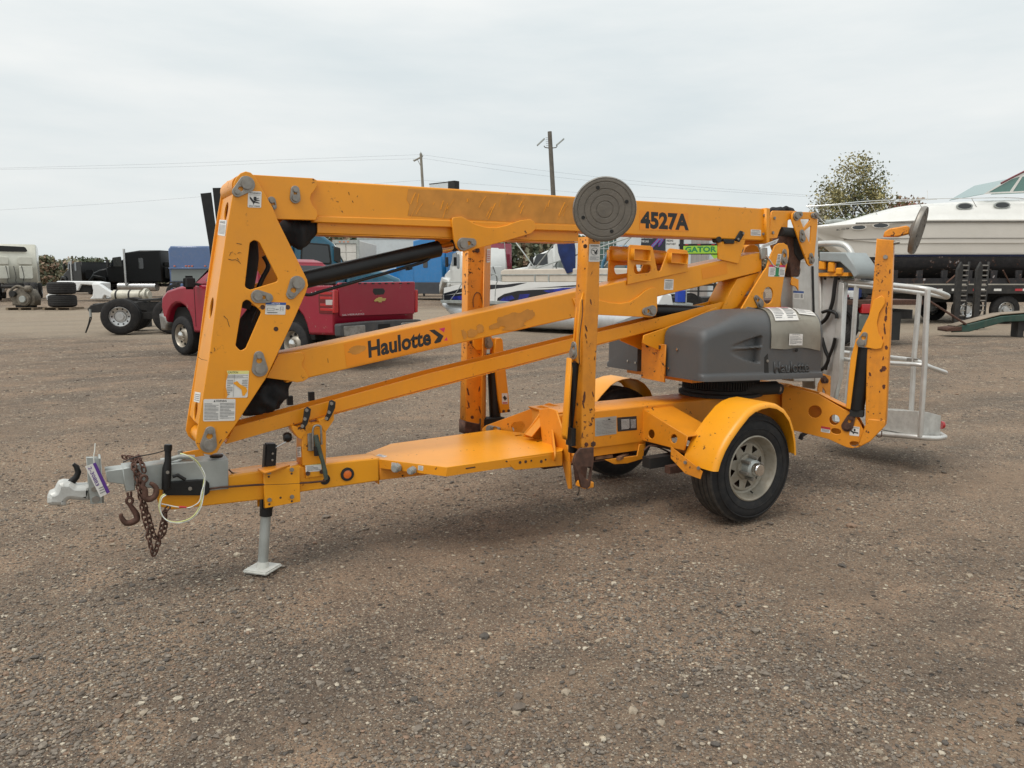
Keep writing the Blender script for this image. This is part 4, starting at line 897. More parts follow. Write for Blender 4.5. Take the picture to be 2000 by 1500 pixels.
# ---- slewing ring and turret base
SX = .56
zr0 = PY(0).p(1408, 776).z; 
zt = mf.data.vertices[0].co.z
ZF = z1
lathe('slewing_ring', [(.0, 0), (.31, 0), (.31, .022), (.285, .03), (.285, .05), (.27, .055), (.27, .115), (.285, .12), (.285, .15), (0, .15)], (SX, 0, ZF+.002), (SX, 0, ZF+1), M_BLKM, P, n=64)
tm = []
for k in range(90):
    t = 2*pi*k/90; tm.append(box_me((SX+.275*cos(t), .275*sin(t), ZF+.087), (.018, .009, .055), rz=t))
o = merge('ring_gear_teeth', tm, M_BLKM, P); tag(o, kind='stuff')
ZB = ZF+.155
cyl('swing_motor', PY(-.28).p(1515, 757)+Vector((0, -.0, 0)), PY(-.28).p(1515, 757)+Vector((-.3, .05, 0)), .05, M_BLKM, P)
cyl('motor_shaft', PY(-.30).p(1524, 760), PY(-.30).p(1524, 760)+Vector((0, .08, 0)), .042, M_BLKM, P, n=8)
cyl('motor_shaft', PY(-.305).p(1524, 760), PY(-.305).p(1524, 760)+Vector((0, .02, 0)), .018, M_PIN, P)
box('turret_base', (.47, 0, ZB+.03), (1.06, .70, .05), M_YS, P)
# ---- hoods
def hood(side, name):
    """moulded cover: rounded box drooping to the front, with air scoops on the outside"""
    y0, y1 = -.145, -.52
    xF, xB = -.13, 1.03
    bm = bmesh.new(); zb = .905; 
    nx = 130
    rows = []
    def sst(a_, b_, v): t_ = min(1, max(0, (v-a_)/(b_-a_))); return t_*t_*(3-2*t_)
    for i in range(nx+1):
        f = i/nx; f = f*f*(1-f)*.6+f*(1-.6*f*(1-f)) ; x = xF+(xB-xF)*f
        zb_ = zb-.045*f
        ztop = 1.235+.12*sst(-.05, .42, f)-.03*max(0, f-.75)/.25
        ef = .055
        if f < ef: ztop -= .06*(1-sqrt(max(0, 1-(1-f/ef)**2)))
        r = .07+.11*sst(.1, .6, f)
        row = []
        yin = y1+(.05*(1-sqrt(max(0, 1-(1-f/.045)**2))) if f < .045 else 0)
        pts = [(y0, zb_), (y0, ztop)]
        for k in range(1, 8): pts.append((y0+(yin+r-y0)*k/7, ztop+.006*sin(pi*k/7)))
        for k in range(1, 11):
            t = pi/2*k/10; pts.append((yin+r-r*sin(t), ztop-r+r*cos(t)))
        for k in range(1, 37): pts.append((yin, ztop-r+(zb_+.05-(ztop-r))*k/36))
        pts += [(yin-.004, zb_+.042), (yin-.016, zb_+.036), (yin-.02, zb_+.022), (yin-.02, zb_)]
        for (y, z) in pts:
            dy = 0; X = x
            if abs(y-yin) < .002:
                for (xa, xb_, za, zc_, up) in ((.10, .40, 1.118, 1.185, 1), (.10, .39, 1.0, 1.100, 0)):
                    if xa < X < xb_+.012:
                        u_ = min(1, (X-xa)/(xb_-xa)); endf = 1-sst(xb_-.004, xb_+.012, X)
                        hi_ = za+(zc_-za)*(u_**.8) if up else zc_
                        lo_ = za if up else zc_-(zc_-za)*(u_**.6)
                        w_ = sst(lo_-.006, lo_+.008, z)*(1-sst(hi_-.008, hi_+.006, z))
                        dy = max(dy, .05*(u_**1.3)*w_*endf)
            sk = .12*f*max(0, min(1, (y-yin)/.2))
            row.append(bm.verts.new((x+sk, (y+dy)*(-side), z)))
        rows.append(row)
    for q, p_ in zip(rows, rows[1:]):
        for k in range(len(q)-1): bm.faces.new((q[k], q[k+1], p_[k+1], p_[k]))
        bm.faces.new((q[-1], q[0], p_[0], p_[-1]))
    bm.faces.new(rows[0]); bm.faces.new(rows[-1][::-1])
    bmesh.ops.recalc_face_normals(bm, faces=bm.faces)
    o = bmobj(name, bm, M_HOOD, P, sm=32)
    return o
hn = hood(-1, 'turret_cover'); hf = hood(1, 'turret_cover')
# metal service cover wrapped over the near hood
M_COV = mat('scuffed_metal_cover', (.55, .52, .44), .45, .3, var=.12, vs=4, dirt=.35, dirt_col=(.3, .26, .2), bump=.15, bs=6)
CV_R, CV_Y, CV_Z = .185, -.526, 1.361
def cover_pt(x, s_, out=0.):
    zz = CV_Z-.03*max(0, (x+.13)/1.16-.75)/.25
    if s_ < .12: y, z, n_ = -.22-s_/.12*(-(.22)-(CV_Y+CV_R)), zz, (0, 1)
    elif s_ < .12+CV_R*pi/2:
        t = (s_-.12)/CV_R; y, z, n_ = CV_Y+CV_R-(CV_R+out)*sin(t), zz-CV_R+(CV_R+out)*cos(t), None
    else: y, z, n_ = CV_Y-out, zz-CV_R-(s_-.12-CV_R*pi/2), None
    if s_ < .12: z += out
    return Vector((x+.13*max(0, 1-s_/.36), y, z))
def wrap_cover():
    bm = bmesh.new(); rows = []; x0, x1 = .49, 1.0; S = .12+CV_R*pi/2+.085
    for i in range(17):
        x = x0+(x1-x0)*i/16; row = []
        for k in range(29):
            f_ = k/28; e = f_**6; q = cover_pt(x, S*f_, .003+.002*e*(1+sin(x*23)))
            q.z += .006*e*sin(x*17); row.append(bm.verts.new(q))
        rows.append(row)
    for q, p_ in zip(rows, rows[1:]):
        for k in range(len(q)-1): bm.faces.new((q[k], q[k+1], p_[k+1], p_[k]))
    bmesh.ops.solidify(bm, geom=bm.faces[:], thickness=.003)
    return bmobj('service_cover', bm, M_COV, hn, sm=40)
cov = wrap_cover()
ph = PY(-.536)
c = ph.s([(1555.5, 684)])[0]
cyl('key_hole', ph.at(*c, -.003), ph.at(*c, .004), .012, M_DKHOLE, cov)
def curved_label(name, x0, x1, s0, s1, items):
    n = 8; base = [('r', 0, k/n, 1, (k+1)/n, M_WH) for k in range(n)]
    o = decal(name, PL((0, 0, 0), (1, 0, 0)), [(x0, 0), (x1, 0), (x0, -(s1-s0))], base+items, cov, base=False, coords=True)
    for v in o.data.vertices: v.co = cover_pt(v.co.x, s0-v.co.z, .009+abs(v.co.y)*.3)
    return o
# labels sit on the curved shoulder: tilted planes
curved_label('warning_label', .53, .77, .11, .30, [('r', .02, .84, .46, .98, M_MAG), ('r', .54, .84, .98, .98, M_MAG), ('b', .05, .08, .45, .78, 8, M_TXT), ('b', .55, .08, .95, .78, 8, M_TXT)])
curved_label('warning_label', .80, .98, .10, .24, [('r', .02, .78, .98, .98, M_MAG), ('b', .05, .1, .95, .7, 6, M_TXT)])
curved_label('information_label', .66, .80, .395, .475, [('t', 'WARNING', .2, .85, .8, .95, M_TXT), ('b', .06, .08, .94, .78, 7, M_TXT)])
lettering('raised_lettering', 'Haulotte', PY(-.520), (1511, 729.5), (1579, 727), (1511, 706.5), mat('grey_plastic_relief_shade', (.06, .062, .063), .42, var=.05), hn, bold=.02, z=.001, thick=.006)  # letters darker than the cover: shade of the relief put into their colour
plate('hood_strap', PY(-.522), PY(-.522).s([(1493, 698), (1500, 690), (1502, 732), (1493, 734)]), .004, M_BLKM, hn)
for q in ((1498, 705),): bolt(PY(-.524), q, hn, .01)
fx = PX(-.131)
for q in ((1323.5, 682), (1306.5, 719)): bolt(fx, q, hn, .009, M_CHR, 'rivet')
for q in ((1229.5, 670), (1243.5, 673), (1227, 705), (1242, 708.5)): bolt(fx, q, hf, .009, M_CHR, 'rivet')
plate('turret_front_plate', fx.off(.03), fx.off(.03).s([(1253, 669), (1299.5, 673), (1297, 747), (1252, 738)]), .012, M_YR, P, bev=.003)
for q in ((1265, 675), (1288.5, 678)): bolt(fx.off(.03), q, P, .014, M_RUST)
plate('turret_web', PY(-.13), PY(-.13).s([(1255, 670), (1258, 655), (1330, 630), (1400, 600), (1400, 680), (1300, 690)]), .012, M_Y, P)
plate('turret_web', PY(.11), PY(-.13).s([(1255, 670), (1258, 655), (1330, 630), (1400, 600), (1400, 680), (1300, 690)]), .012, M_Y, P)
box('counter_weight', (.45, 0, 1.04), (.9, .24, .2), M_BLKM, P)
# ---- outrigger legs
def leg_post(pl, face, t, m=M_YS, **k): return plate('outrigger_leg', pl, face, t, m, P, bev=.006, **k)
# near rear leg
pr = p4.off(.075)
leg_post(pr, pr.s([(1712, 466), (1745, 469), (1739, 640), (1730, 826), (1723, 838), (1691, 852), (1690, 822), (1694, 640), (1705, 560)]), .11, M_YR)
plate('leg_foot_casting', pr.off(.006), pr.s([(1691, 828), (1696, 818), (1728, 821), (1729, 832), (1700, 862), (1681, 872), (1676, 868)]), .12, M_YR, P, bev=.006)
plate('leg_gusset', pr.off(.014), pr.s([(1722, 577), (1728, 582), (1729, 592), (1718, 610), (1713, 630), (1716, 650), (1726, 668), (1722, 680), (1710, 682), (1680, 676), (1675, 668), (1679, 654), (1698, 615), (1707, 585)]), .012, M_Y, P, bev=.003)
keeper(pr.off(.014), (1683, 669), (1689, 654), P, .03, .016)
plate('cylinder_guard', pr.off(-.0), pr.s([(1672, 662), (1678, 660), (1673, 700), (1661, 800), (1652, 797), (1661, 700)]), .10, M_Y, P, bev=.003)
cyl('outrigger_cylinder', pr.off(-.05).p(1689, 678), pr.off(-.05).p(1672, 800), .055, M_BLK, P, n=24, bev=.004)
box('cylinder_clevis', pr.off(-.05).p(1674, 806), (.09, .09, .05), M_BLKM, P, rz=AR)
bolt(pr, (1729.5, 502), P, .016)
nk = plate('leg_neck', pr.off(-.02), pr.s([(1724, 462), (1727, 452), (1736, 446), (1770, 440), (1776, 443), (1776, 456), (1752, 462)]), .07, M_YR, P, bev=.008)
tube('leg_clip', [pr.p(x, y) for x, y in ((1712, 850), (1716, 854), (1722, 852), (1722, 842))], .004, M_RUST, P, n=6)
tube('leg_pin', [pr.off(-.02).p(x, y) for x, y in ((1744, 475), (1757, 473))], .012, M_PIN, P, n=8)
def foot_pad(c, n_, r, w=.02):
    c = Vector(c); n_ = Vector(n_).normalized(); a = c-n_*.03
    pr_ = [(0, -.035), (.04, -.035), (.06, -.02), (r*.7, -.012), (r*.97, -.004), (r, .006), (r, .02), (r*.985, .027), (r*.93, .030)]
    for g in (.86, .64, .45, .26):
        pr_ += [(r*g+.004, .030), (r*g+.002, .027), (r*g-.002, .027), (r*g-.004, .030)]
    pr_ += [(0, .030)]
    o = lathe('foot_pad', pr_, c, c+n_, M_PAD, P, n=56)
    R_ = n_.to_track_quat('Z', 'Y').to_matrix()
    for k in range(4):
        t = k*pi/2+.35; q = c+R_ @ Vector((r*.72*cos(t), r*.72*sin(t), .028)); cyl('pad_bolt', q, q+n_*.004, .010, M_BLKM, o, n=10)
    lathe('pad_rim', [(r+.001, .004), (r+.003, .018), (r*.99, .03)], c, c+n_, M_PIN, o, n=56)
    return o
# near rear pad seen almost edge-on
cr = pr.off(-.05).p(1789, 449); ray_h = (cr-CAM); ray_h.z = 0; ray_h.normalize()
side_ = Vector((ray_h.y, -ray_h.x, 0)); foot_pad(cr, side_*.965-ray_h*.12+Vector((0, 0, -.22)), .163)
cyl('pad_ball_joint', pr.off(-.05).p(1773, 448), cr, .022, M_PIN, P)
# near front leg: a box beam seen end-on, its cylinder on the left
pf_ = PY(-.74)
sec = pf_.s([(1149, 462), (1173, 462), (1170, 600), (1165, 700), (1160, 878), (1134, 878), (1140, 640), (1147, 520)])
leg_post(pf_, sec, .10, M_YR)
px_ = None
gl = PX(pf_.p(1138, 600).x-.002)
plate('leg_gusset', PY(-.725), PY(-.725).s([(1140, 570), (1143, 600), (1141, 690), (1136, 714), (1127, 707), (1125, 690), (1131, 620), (1134, 590)]), .012, M_Y, P)
plate('leg_gusset', PY(-.665), PY(-.665).s([(1134, 570), (1137, 600), (1135, 690), (1130, 714), (1121, 707), (1119, 690), (1125, 620), (1128, 590)]), .012, M_Y, P)
tube('weld_crack', [PY(-.745).p(x, y) for x, y in ((1137, 585), (1138, 610), (1133, 650), (1131, 690), (1132, 712))], .003, M_RUST, P, sm=3, n=6)
cyl('outrigger_cylinder', PY(-.68).p(1122, 706), PY(-.62).p(1119, 882), .028, M_BLK, P)
plate('cylinder_guard', PY(-.69), PY(-.69).s([(1116, 700), (1120, 700), (1113, 800), (1108, 860), (1105, 850), (1110, 790)]), .05, M_Y, P, bev=.003)
box('cylinder_clevis', PY(-.66).p(1121, 852), (.07, .06, .1), M_BLKM, P)
plate('leg_fork', PY(-.775), PY(-.775).s([(1124, 888), (1134, 876), (1160, 874), (1160, 900), (1153, 950), (1147, 955), (1136, 952), (1122, 900)]), .016, M_RUST, P, bev=.003, holes=[PY(-.775).s([(1134, 912), (1155, 912), (1150, 940), (1134, 925)])])
plate('leg_fork', PY(-.69), PY(-.69).s([(1124, 888), (1132, 880), (1152, 880), (1150, 900), (1143, 945), (1137, 950), (1127, 948), (1120, 900)]), .016, M_RUST, P, bev=.003)
box('fork_pin_block', PY(-.72).p(1142, 945), (.07, .09, .035), M_YS, P, bev=.006)
tube('loose_wire', [PY(-.72).p(x, y) for x, y in ((1131, 950), (1131, 960), (1128, 968))], .003, M_BLK, P, n=6)
keeper(PX(PY(-.74).p(1121, 690).x-.01), (1121, 690), (1122, 674), P, .03, .016)
bolt(pf_, (1142, 481), P, .012, M_RUST); bolt(pf_, (1158, 867), P, .016, M_RUST)
decal('warning_label', pf_, [(1150.5, 476.5), (1172, 477), (1149.5, 511)], [('t', 'WARNING', .12, .86, .88, .95, M_INK), ('p', ell(.5, .58, .34, .22, 16), M_TXT), ('p', ell(.5, .58, .28, .18, 16), M_WH), ('p', [(.2, .66), (.45, .6), (.5, .45), (.7, .42), (.75, .66), (.62, .66), (.58, .55), (.45, .68)], M_INK), ('b', .1, .08, .9, .3, 4, M_TXT)], P)
pc_ = PY(-.86).p(1180, 408)
foot_pad(pc_, (CAM-pc_).normalized()*1.0+Vector((.16, .03, -.1)), .166)
# far front leg
pl2 = p2.off(.02)
fl = pl2.s([(914, 470), (958, 470), (956, 560), (946, 640), (943, 845), (910, 847), (912, 700)])
leg_post(PY(.66), PY(.66).s([(914, 470), (947, 470), (944, 640), (941, 843), (908, 846), (911, 700)]), .09, M_YR)
lp = PL(PY(.66).p(947, 600), (.6, .8, 0)); plate('leg_side', lp, lp.s([(947, 470), (959, 472), (957, 585), (950, 700), (949, 838), (941, 843), (944, 640)]), .008, M_YS, P)
plate('leg_gusset', PY(.65), PY(.65).s([(925, 660), (960, 655), (963, 668), (960, 682), (930, 684), (925, 676)]), .012, M_Y, P)
keeper(PY(.645), (954, 672), (952, 663), P, .03, .02)
cyl('outrigger_cylinder', PY(.68).p(962, 690), PY(.68).p(967, 818), .042, M_BLK, P, n=22)
plate('cylinder_guard', PY(.62), PY(.62).s([(969, 662), (978, 660), (982, 664), (984, 690), (992, 760), (996, 805), (978, 807), (974, 780), (965, 690)]), .07, M_Y, P, bev=.003)
decal('warning_label', PY(.62), [(980, 768), (991, 768), (980.5, 789)], [('p', [(.15, .6), (.5, .8), (.9, .5), (.5, .3)], M_INK), ('r', .1, .05, .9, .16, M_RED)], P)
decal('warning_label', lp.off(.002), [(951, 486), (958, 486), (950, 513)], [('b', .1, .1, .9, .9, 6, M_RED)], P)
for q in ((983, 803), (993, 802)): bolt(PY(.62), q, P, .011, M_RUST)
bolt(PY(.66), (932, 489), P, .018, M_RUST)
tube('weld_crack', [PY(.655).p(x, y) for x, y in ((925, 600), (924, 585), (929, 573), (937, 573), (941, 585), (944, 598))], .003, M_RUST, P, sm=3, n=6)
box('cylinder_clevis', PY(.66).p(958, 826), (.18, .1, .08), M_BLKM, P)
plate('leg_foot_casting', PY(.655), PY(.655).s([(908, 822), (935, 828), (941, 822), (941, 845), (908, 848)]), .1, M_RUST, P, bev=.005)
foot_pad((-1.12, .86, 1.93), (.3, 1, -.1), .163)
tube('leg_neck', [(-1.12, .70, 1.80), (-1.12, .72, 1.9), (-1.12, .84, 1.93)], .035, M_YR, P, n=12)
# far rear leg (mostly hidden by the jib and basket)
ql = PY(.74); plate('outrigger_leg', ql, [(1.64, .45), (1.79, .45), (1.76, 1.78), (1.62, 1.78)], .09, M_YR, P, bev=.006)
cyl('outrigger_cylinder', (1.54, .72, .55), (1.56, .72, 1.2), .045, M_BLK, P)
foot_pad((1.72, .92, 1.86), (.3, 1, -.1), .163)
tube('leg_neck', [(1.70, .78, 1.76), (1.70, .80, 1.84), (1.72, .90, 1.86)], .035, M_YR, P, n=12)
# small bracket plate behind the near rear arm
pk3 = PY(.02)
plate('jib_rest', pk3, pk3.s([(1602, 731), (1610, 730), (1623, 735), (1622, 770), (1618, 800), (1600, 795), (1598, 760)]), .012, M_YR, P, holes=[pk3.s([(1607, 755), (1613, 765), (1612, 785), (1606, 770)])])
keeper(pk3, (1608, 741), (1614, 744), P, .03, .016, M_RUST)
plate('rear_frame_block', PY(-.2), PY(-.2).s([(1533, 756), (1545, 750), (1558, 757), (1559, 800), (1535, 800)]), .36, M_YS, P)
tube('rear_wiring', [PY(-.15).p(x, y) for x, y in ((1556, 835), (1572, 836), (1575, 845), (1566, 850), (1563, 858))], .018, M_BLKM, P, n=8)
# ---- basket
BK_ = lambda x, y, X=None, Y=None: (PX(X).p(x, y) if X is not None else PY(Y).p(x, y))
RX = mat('bare_aluminium_tube', (.62, .61, .58), .4, .55, var=.1, vs=8, dirt=.25, dirt_col=(.4, .36, .3))
pcx = PX(2.12)
colp = plate('basket_mast', pcx, pcx.s([(1600, 538), (1641, 546), (1634, 640), (1622, 788), (1600, 786)]), .02, mat('white_grey_panel', (.50, .49, .47), .5, .2, var=.12, vs=4, dirt=.4, dirt_col=(.3, .26, .2)), P)
plate('basket_mast', PX(2.09), PX(2.09).s([(1638, 550), (1648, 553), (1638, 740), (1625, 790), (1619, 790), (1632, 640)]), .06, M_ALU, P, bev=.005)
plate('basket_mast', PX(2.09), PX(2.09).s([(1596, 540), (1602, 540), (1603, 790), (1597, 790)]), .06, M_ALU, P, bev=.005)
for q in ((1612, 544), (1639, 544)): bolt(pcx, q, P, .012, M_BLKM)
tube('control_cable', [PX(2.08).p(x, y) for x, y in ((1634, 535), (1630, 560), (1626, 590), (1615, 620), (1600, 634))], .017, M_BLK, P, sm=5, n=10)
tube('control_cable', [PX(2.07).p(x, y) for x, y in ((1606, 610), (1618, 607), (1632, 612), (1634, 622))], .015, M_BLK, P, sm=4, n=10)
tube('control_cable', [PX(2.07).p(x, y) for x, y in ((1605, 660), (1612, 685), (1618, 700), (1612, 715), (1604, 722))], .016, M_BLK, P, sm=4, n=10)
tube('control_cable', [PX(2.07).p(x, y) for x, y in ((1631, 660), (1626, 680), (1618, 700), (1612, 722))], .014, M_BLK, P, sm=4, n=10)
# control console with sloping lid
pcb = PX(2.02)
cb = plate('control_console', pcb, pcb.s([(1600, 492), (1652, 493), (1665, 512), (1678, 535), (1668, 544), (1660, 530), (1640, 512), (1600, 510)]), .28, mat('console_grey', (.30, .33, .33), .5, var=.06, vs=5, dirt=.2), P, bev=.01)
box('console_body', PX(2.2).p(1622, 520), (.2, .3, .14), mat('console_dark', (.12, .13, .13), .5), P)
for q, s_ in (((1607, 518), .04), ((1625, 522), .045), ((1640, 530), .03)):
    box('lever_guard', PX(2.05).p(*q), (.05, .06, s_*2), M_Y, P, bev=.01, rz=.3)
box('console_shelf', PX(2.08).p(1620, 536), (.06, .42, .03), M_Y, P)
RF, RN = 2.2, 2.6
def rail(name, pts, r, sm=0): return tube(name, pts, r, RX, P, sm=sm, n=12)
tubeR = .021
C_top = [PX(2.2).p(1641, 548), PX(2.2).p(1745, 557), PX(2.2).p(1805, 564), PX(2.3).p(1828, 569), PX(2.45).p(1849, 577)]
B_top = [PX(2.62).p(1849, 580), PX(2.7).p(1842, 579), PX(2.74).p(1820, 575), PX(2.74).p(1790, 571), PX(2.74).p(1720, 562), PX(2.74).p(1650, 555)]
rail('top_rail', spl(C_top+B_top, 4), tubeR)
C_m = [PX(2.2).p(1628, 700), PX(2.2).p(1740, 709), PX(2.2).p(1800, 713), PX(2.32).p(1822, 719), PX(2.45).p(1845, 727)]
B_m = [PX(2.6).p(1843, 727), PX(2.7).p(1820, 718), PX(2.74).p(1782, 703), PX(2.74).p(1700, 694), PX(2.74).p(1634, 686)]
rail('mid_rail', spl(C_m+B_m, 4), tubeR*.85)
C_b = [PX(2.2).p(1620, 842), PX(2.2).p(1722, 848), PX(2.2).p(1795, 854), PX(2.3).p(1820, 856), PX(2.4).p(1839, 855)]
B_b = [PX(2.6).p(1842, 851), PX(2.74).p(1800, 835), PX(2.74).p(1700, 823), PX(2.74).p(1630, 815)]
rail('bottom_rail', spl(C_b+B_b, 4), tubeR)
rail('basket_post', [PX(2.2).p(1812, 566), PX(2.2).p(1808, 650), PX(2.2).p(1806, 713), PX(2.2).p(1797, 852)], .022)
rail('basket_post', [PX(2.74).p(1796, 573), PX(2.74).p(1785, 700), PX(2.74).p(1779, 820)], .022)
rail('basket_post', [PX(2.74).p(1673, 558), PX(2.74).p(1664, 690), PX(2.74).p(1650, 815)], .022)
rail('basket_post', [PX(2.14).p(1643, 548), PX(2.14).p(1634, 700), PX(2.14).p(1624, 845)], .02)
rail('entry_hoop', spl([PX(2.14).p(1600, 476), PX(2.14).p(1640, 476), PX(2.14).p(1658, 486), PX(2.14).p(1668, 510), PX(2.14).p(1675, 548)], 5), .026)
tube('blue_tape', [PX(2.14).p(1666, 522), PX(2.14).p(1669, 530)], .029, mat('blue_tape', (.04, .13, .3), .6), P, n=12)
TRY = mat('tray_aluminium', (.60, .60, .57), .5, .4, var=.12, vs=10, dirt=.3)
t1 = plate('toe_board', PX(2.22), PX(2.22).s([(1640, 795), (1724, 800), (1793, 803), (1795, 853), (1722, 846), (1640, 842)]), .006, TRY, P)
aP, bP = PX(2.22).p(1795, 853), PX(2.5).p(1836, 856); ps_ = PL((aP.x, aP.y, 0), (bP.x-aP.x, bP.y-aP.y, 0))
plate('toe_board', ps_, ps_.s([(1795, 803), (1812, 805), (1838, 812), (1836, 856), (1795, 853)]), .006, TRY, P)
plate('toe_board', PX(2.73), PX(2.73).s([(1650, 795), (1760, 799), (1836, 812), (1830, 850), (1650, 830)]), .006, TRY, P)
zb_ = PX(2.2).p(1722, 846).z; bx = t1.data
plate('basket_floor', PZ(zb_+.03), [(2.22, -.5), (2.5, -.5), (2.72, -.35), (2.72, .5), (2.22, .5)], .01, TRY, P)
tl_ = PX(2.6).p(1837, 830); lathe('tail_lamp', [(0, .03), (.03, .025), (.035, .01), (.035, 0), (0, 0)], tl_, tl_+Vector((.8, -.4, 0)), M_REDL, P, n=16)
box('gate_latch', PX(2.3).p(1660, 681), (.05, .08, .03), M_PIN, P); box('gate_latch', PX(2.74).p(1784, 703), (.04, .1, .03), M_PIN, P)
# ------------------------------------------------------------ loose things hanging on the lift
CH = thing('safety_chain', 'rusty towing chain with two hooks draped over the coupler tube', 'chain', (0, 0, 0))
def link_mesh(L_=.034, W_=.022, r=.0042):
    o = []
    for k in range(10): t = pi*k/9-pi/2; o.append((W_/2*cos(t) if True else 0, (L_-W_)/2+W_/2*sin(t)+0, 0)) if False else None
    o = [((W_/2)*cos(t), (L_-W_)/2+(W_/2)*sin(t), 0) for t in [pi*k/6 for k in range(7)]]+[((W_/2)*cos(t), -(L_-W_)/2+(W_/2)*sin(t), 0) for t in [pi+pi*k/6 for k in range(7)]]
    me = sweep_me(o, r, 6, cyc=True); me.name = 'chain_link'; me.materials.append(M_RUSTB); return me
LM = link_mesh()
def chain(pts, seed=0):
    P_ = spl(pts, 12); d = [0]
    for a, b in zip(P_, P_[1:]): d.append(d[-1]+(b-a).length)
    n = int(d[-1]/.0255); r = random.Random(seed)
    for k in range(n+1):
        s_ = min(d[-1]-1e-4, k*.0255); i = max(j for j in range(len(d)) if d[j] <= s_+1e-9); i = min(i, len(P_)-2)
        q = P_[i].lerp(P_[i+1], (s_-d[i])/(d[i+1]-d[i]+1e-9)); t = (P_[i+1]-P_[i]).normalized()
        x = t.cross(Vector((0, 1, 0)) if abs(t.y) < .9 else Vector((1, 0, 0))).normalized(); x.rotate(Matrix.Rotation((pi/2 if k % 2 else 0)+r.uniform(-.35, .35)+.6, 3, t)); z = x.cross(t)
        o = newobj('chain_link', LM, None, CH)
        o.matrix_basis = Matrix(((x.x, t.x, z.x, q.x), (x.y, t.y, z.y, q.y), (x.z, t.z, z.z, q.z), (0, 0, 0, 1)))
pp1 = PY(-.155)
K = lambda pts, y=-.155: [PY(y).p(a, b) for a, b in pts]
chain([PY(.0).p(243, 893), PY(-.05).p(258, 896), PY(-.135).p(262, 910), PY(-.15).p(267, 930), *K([(271, 955), (276, 980), (281, 1005), (287, 1030), (292, 1055), (299, 1082), (307, 1068), (312, 1045), (318, 1020), (322, 1000), (330, 990)], -.16)], 1)
chain([PY(-.02).p(262, 893), PY(-.1).p(272, 898), PY(-.145).p(279, 910), PY(-.15).p(282, 925)], 2)
chain([PY(.0).p(272, 892), PY(-.08).p(270, 897), PY(-.14).p(262, 912), PY(-.15).p(272, 930), *K([(276, 955), (281, 980), (289, 1005), (297, 1035), (304, 1050), (318, 1045), (323, 1022), (322, 1002)], -.15)], 3)
def hook(top, pts, rad, pl):
    pth = spl([pl.p(x, y) for x, y in pts], 5); n = len(pth)
    rr = [rad*(.75+.55*sin(pi*min(1, i/(n-1)*1.05))) for i in range(n)]; rr[-1] = rad*.35
    tube('chain_hook', pth, rr, M_RUSTB, CH, n=12)
    c = pl.p(*top); nrm = pl.n; ring = [c+Vector((.014*cos(t), 0, .016*sin(t))) for t in [2*pi*k/14 for k in range(14)]]
    tube('hook_eye', ring, .007, M_RUSTB, CH, n=8, cyc=True)
hook((253, 978), [(252, 984), (258, 992), (266, 1004), (267, 1014), (258, 1020), (246, 1021), (238, 1012), (236, 1003)], .012, PY(-.12))
hook((281, 935), [(281, 941), (279, 950), (283, 957), (284, 971), (292, 975), (303, 968), (305, 954), (298, 946), (292, 944)], .012, PY(-.165))
tube('chain_shackle', [PY(-.12).p(x, y) for x, y in ((249, 962), (250, 970), (256, 970), (256, 960))], .006, M_RUSTB, CH, n=8)
WR_ = thing('wiring_loop', 'loose loop of pale yellow and white wire hanging over the brake lever', 'wire', (0, 0, 0))
M_WY = mat('pale_yellow_wire', (.66, .68, .30), .5, var=.1); M_WW = mat('white_wire', (.66, .67, .62), .5, var=.1)
w1 = [(352, 886), (362, 888), (380, 897), (391, 910), (399, 928), (397, 950), (395, 968), (390, 990), (375, 1010), (352, 1019), (332, 1018), (318, 1009), (311, 992), (314, 972), (322, 965)]
w2 = [(355, 887), (372, 893), (386, 908), (396, 925), (400, 940), (394, 960), (390, 978), (380, 987), (365, 992), (345, 990), (325, 986), (316, 984)]
tube('yellow_wire', [PY(-.2-.01*sin(k)).p(*q) for k, q in enumerate(w1)], .0032, M_WY, WR_, sm=6, n=6)
tube('white_wire', [PY(-.205-.008*cos(k)).p(*q) for k, q in enumerate(w2)], .0028, M_WW, WR_, sm=6, n=6)
tube('white_wire', [PY(-.21-.01*sin(k*2)).p(q[0]+2, q[1]+2) for k, q in enumerate(w1[3:])], .0028, M_WW, WR_, sm=6, n=6)
tube('red_wire_joint', [PY(-.205).p(x, y) for x, y in ((350, 990), (364, 991))], .005, M_RED, WR_, n=8)
TG = thing('lot_tag', 'white and purple lot tag with handwritten number tied to the coupler', 'tag', (0, 0, 0))
ptg = PY(-.14)
q4 = [(166, 911), (185, 904), (214, 962), (196, 971.5)]
tgo = plate('tag_card', ptg, ptg.s(q4), .001, M_WH, TG, bev=.0002)
plate('purple_strip', ptg.off(.0008), ptg.s([(181, 905.5), (187, 903), (215, 961), (208.5, 964.5)]), .0006, M_PUR, TG, bev=.0001)
lettering('handwritten_number', '2-30883', ptg, (171.5, 913.5), (188, 950), (178, 910.5), M_PUR, TG, bold=.01, z=.0016)
decal('printed_lines', ptg, [(190, 951), (203, 945), (196, 968)], [('b', .1, .1, .9, .9, 3, M_TXT)], TG, base=False)
tube('tag_string', [PY(-.13).p(x, y) for x, y in ((184, 905), (183, 893), (185, 880), (186, 866))], .0028, M_WW, TG, sm=3, n=6)

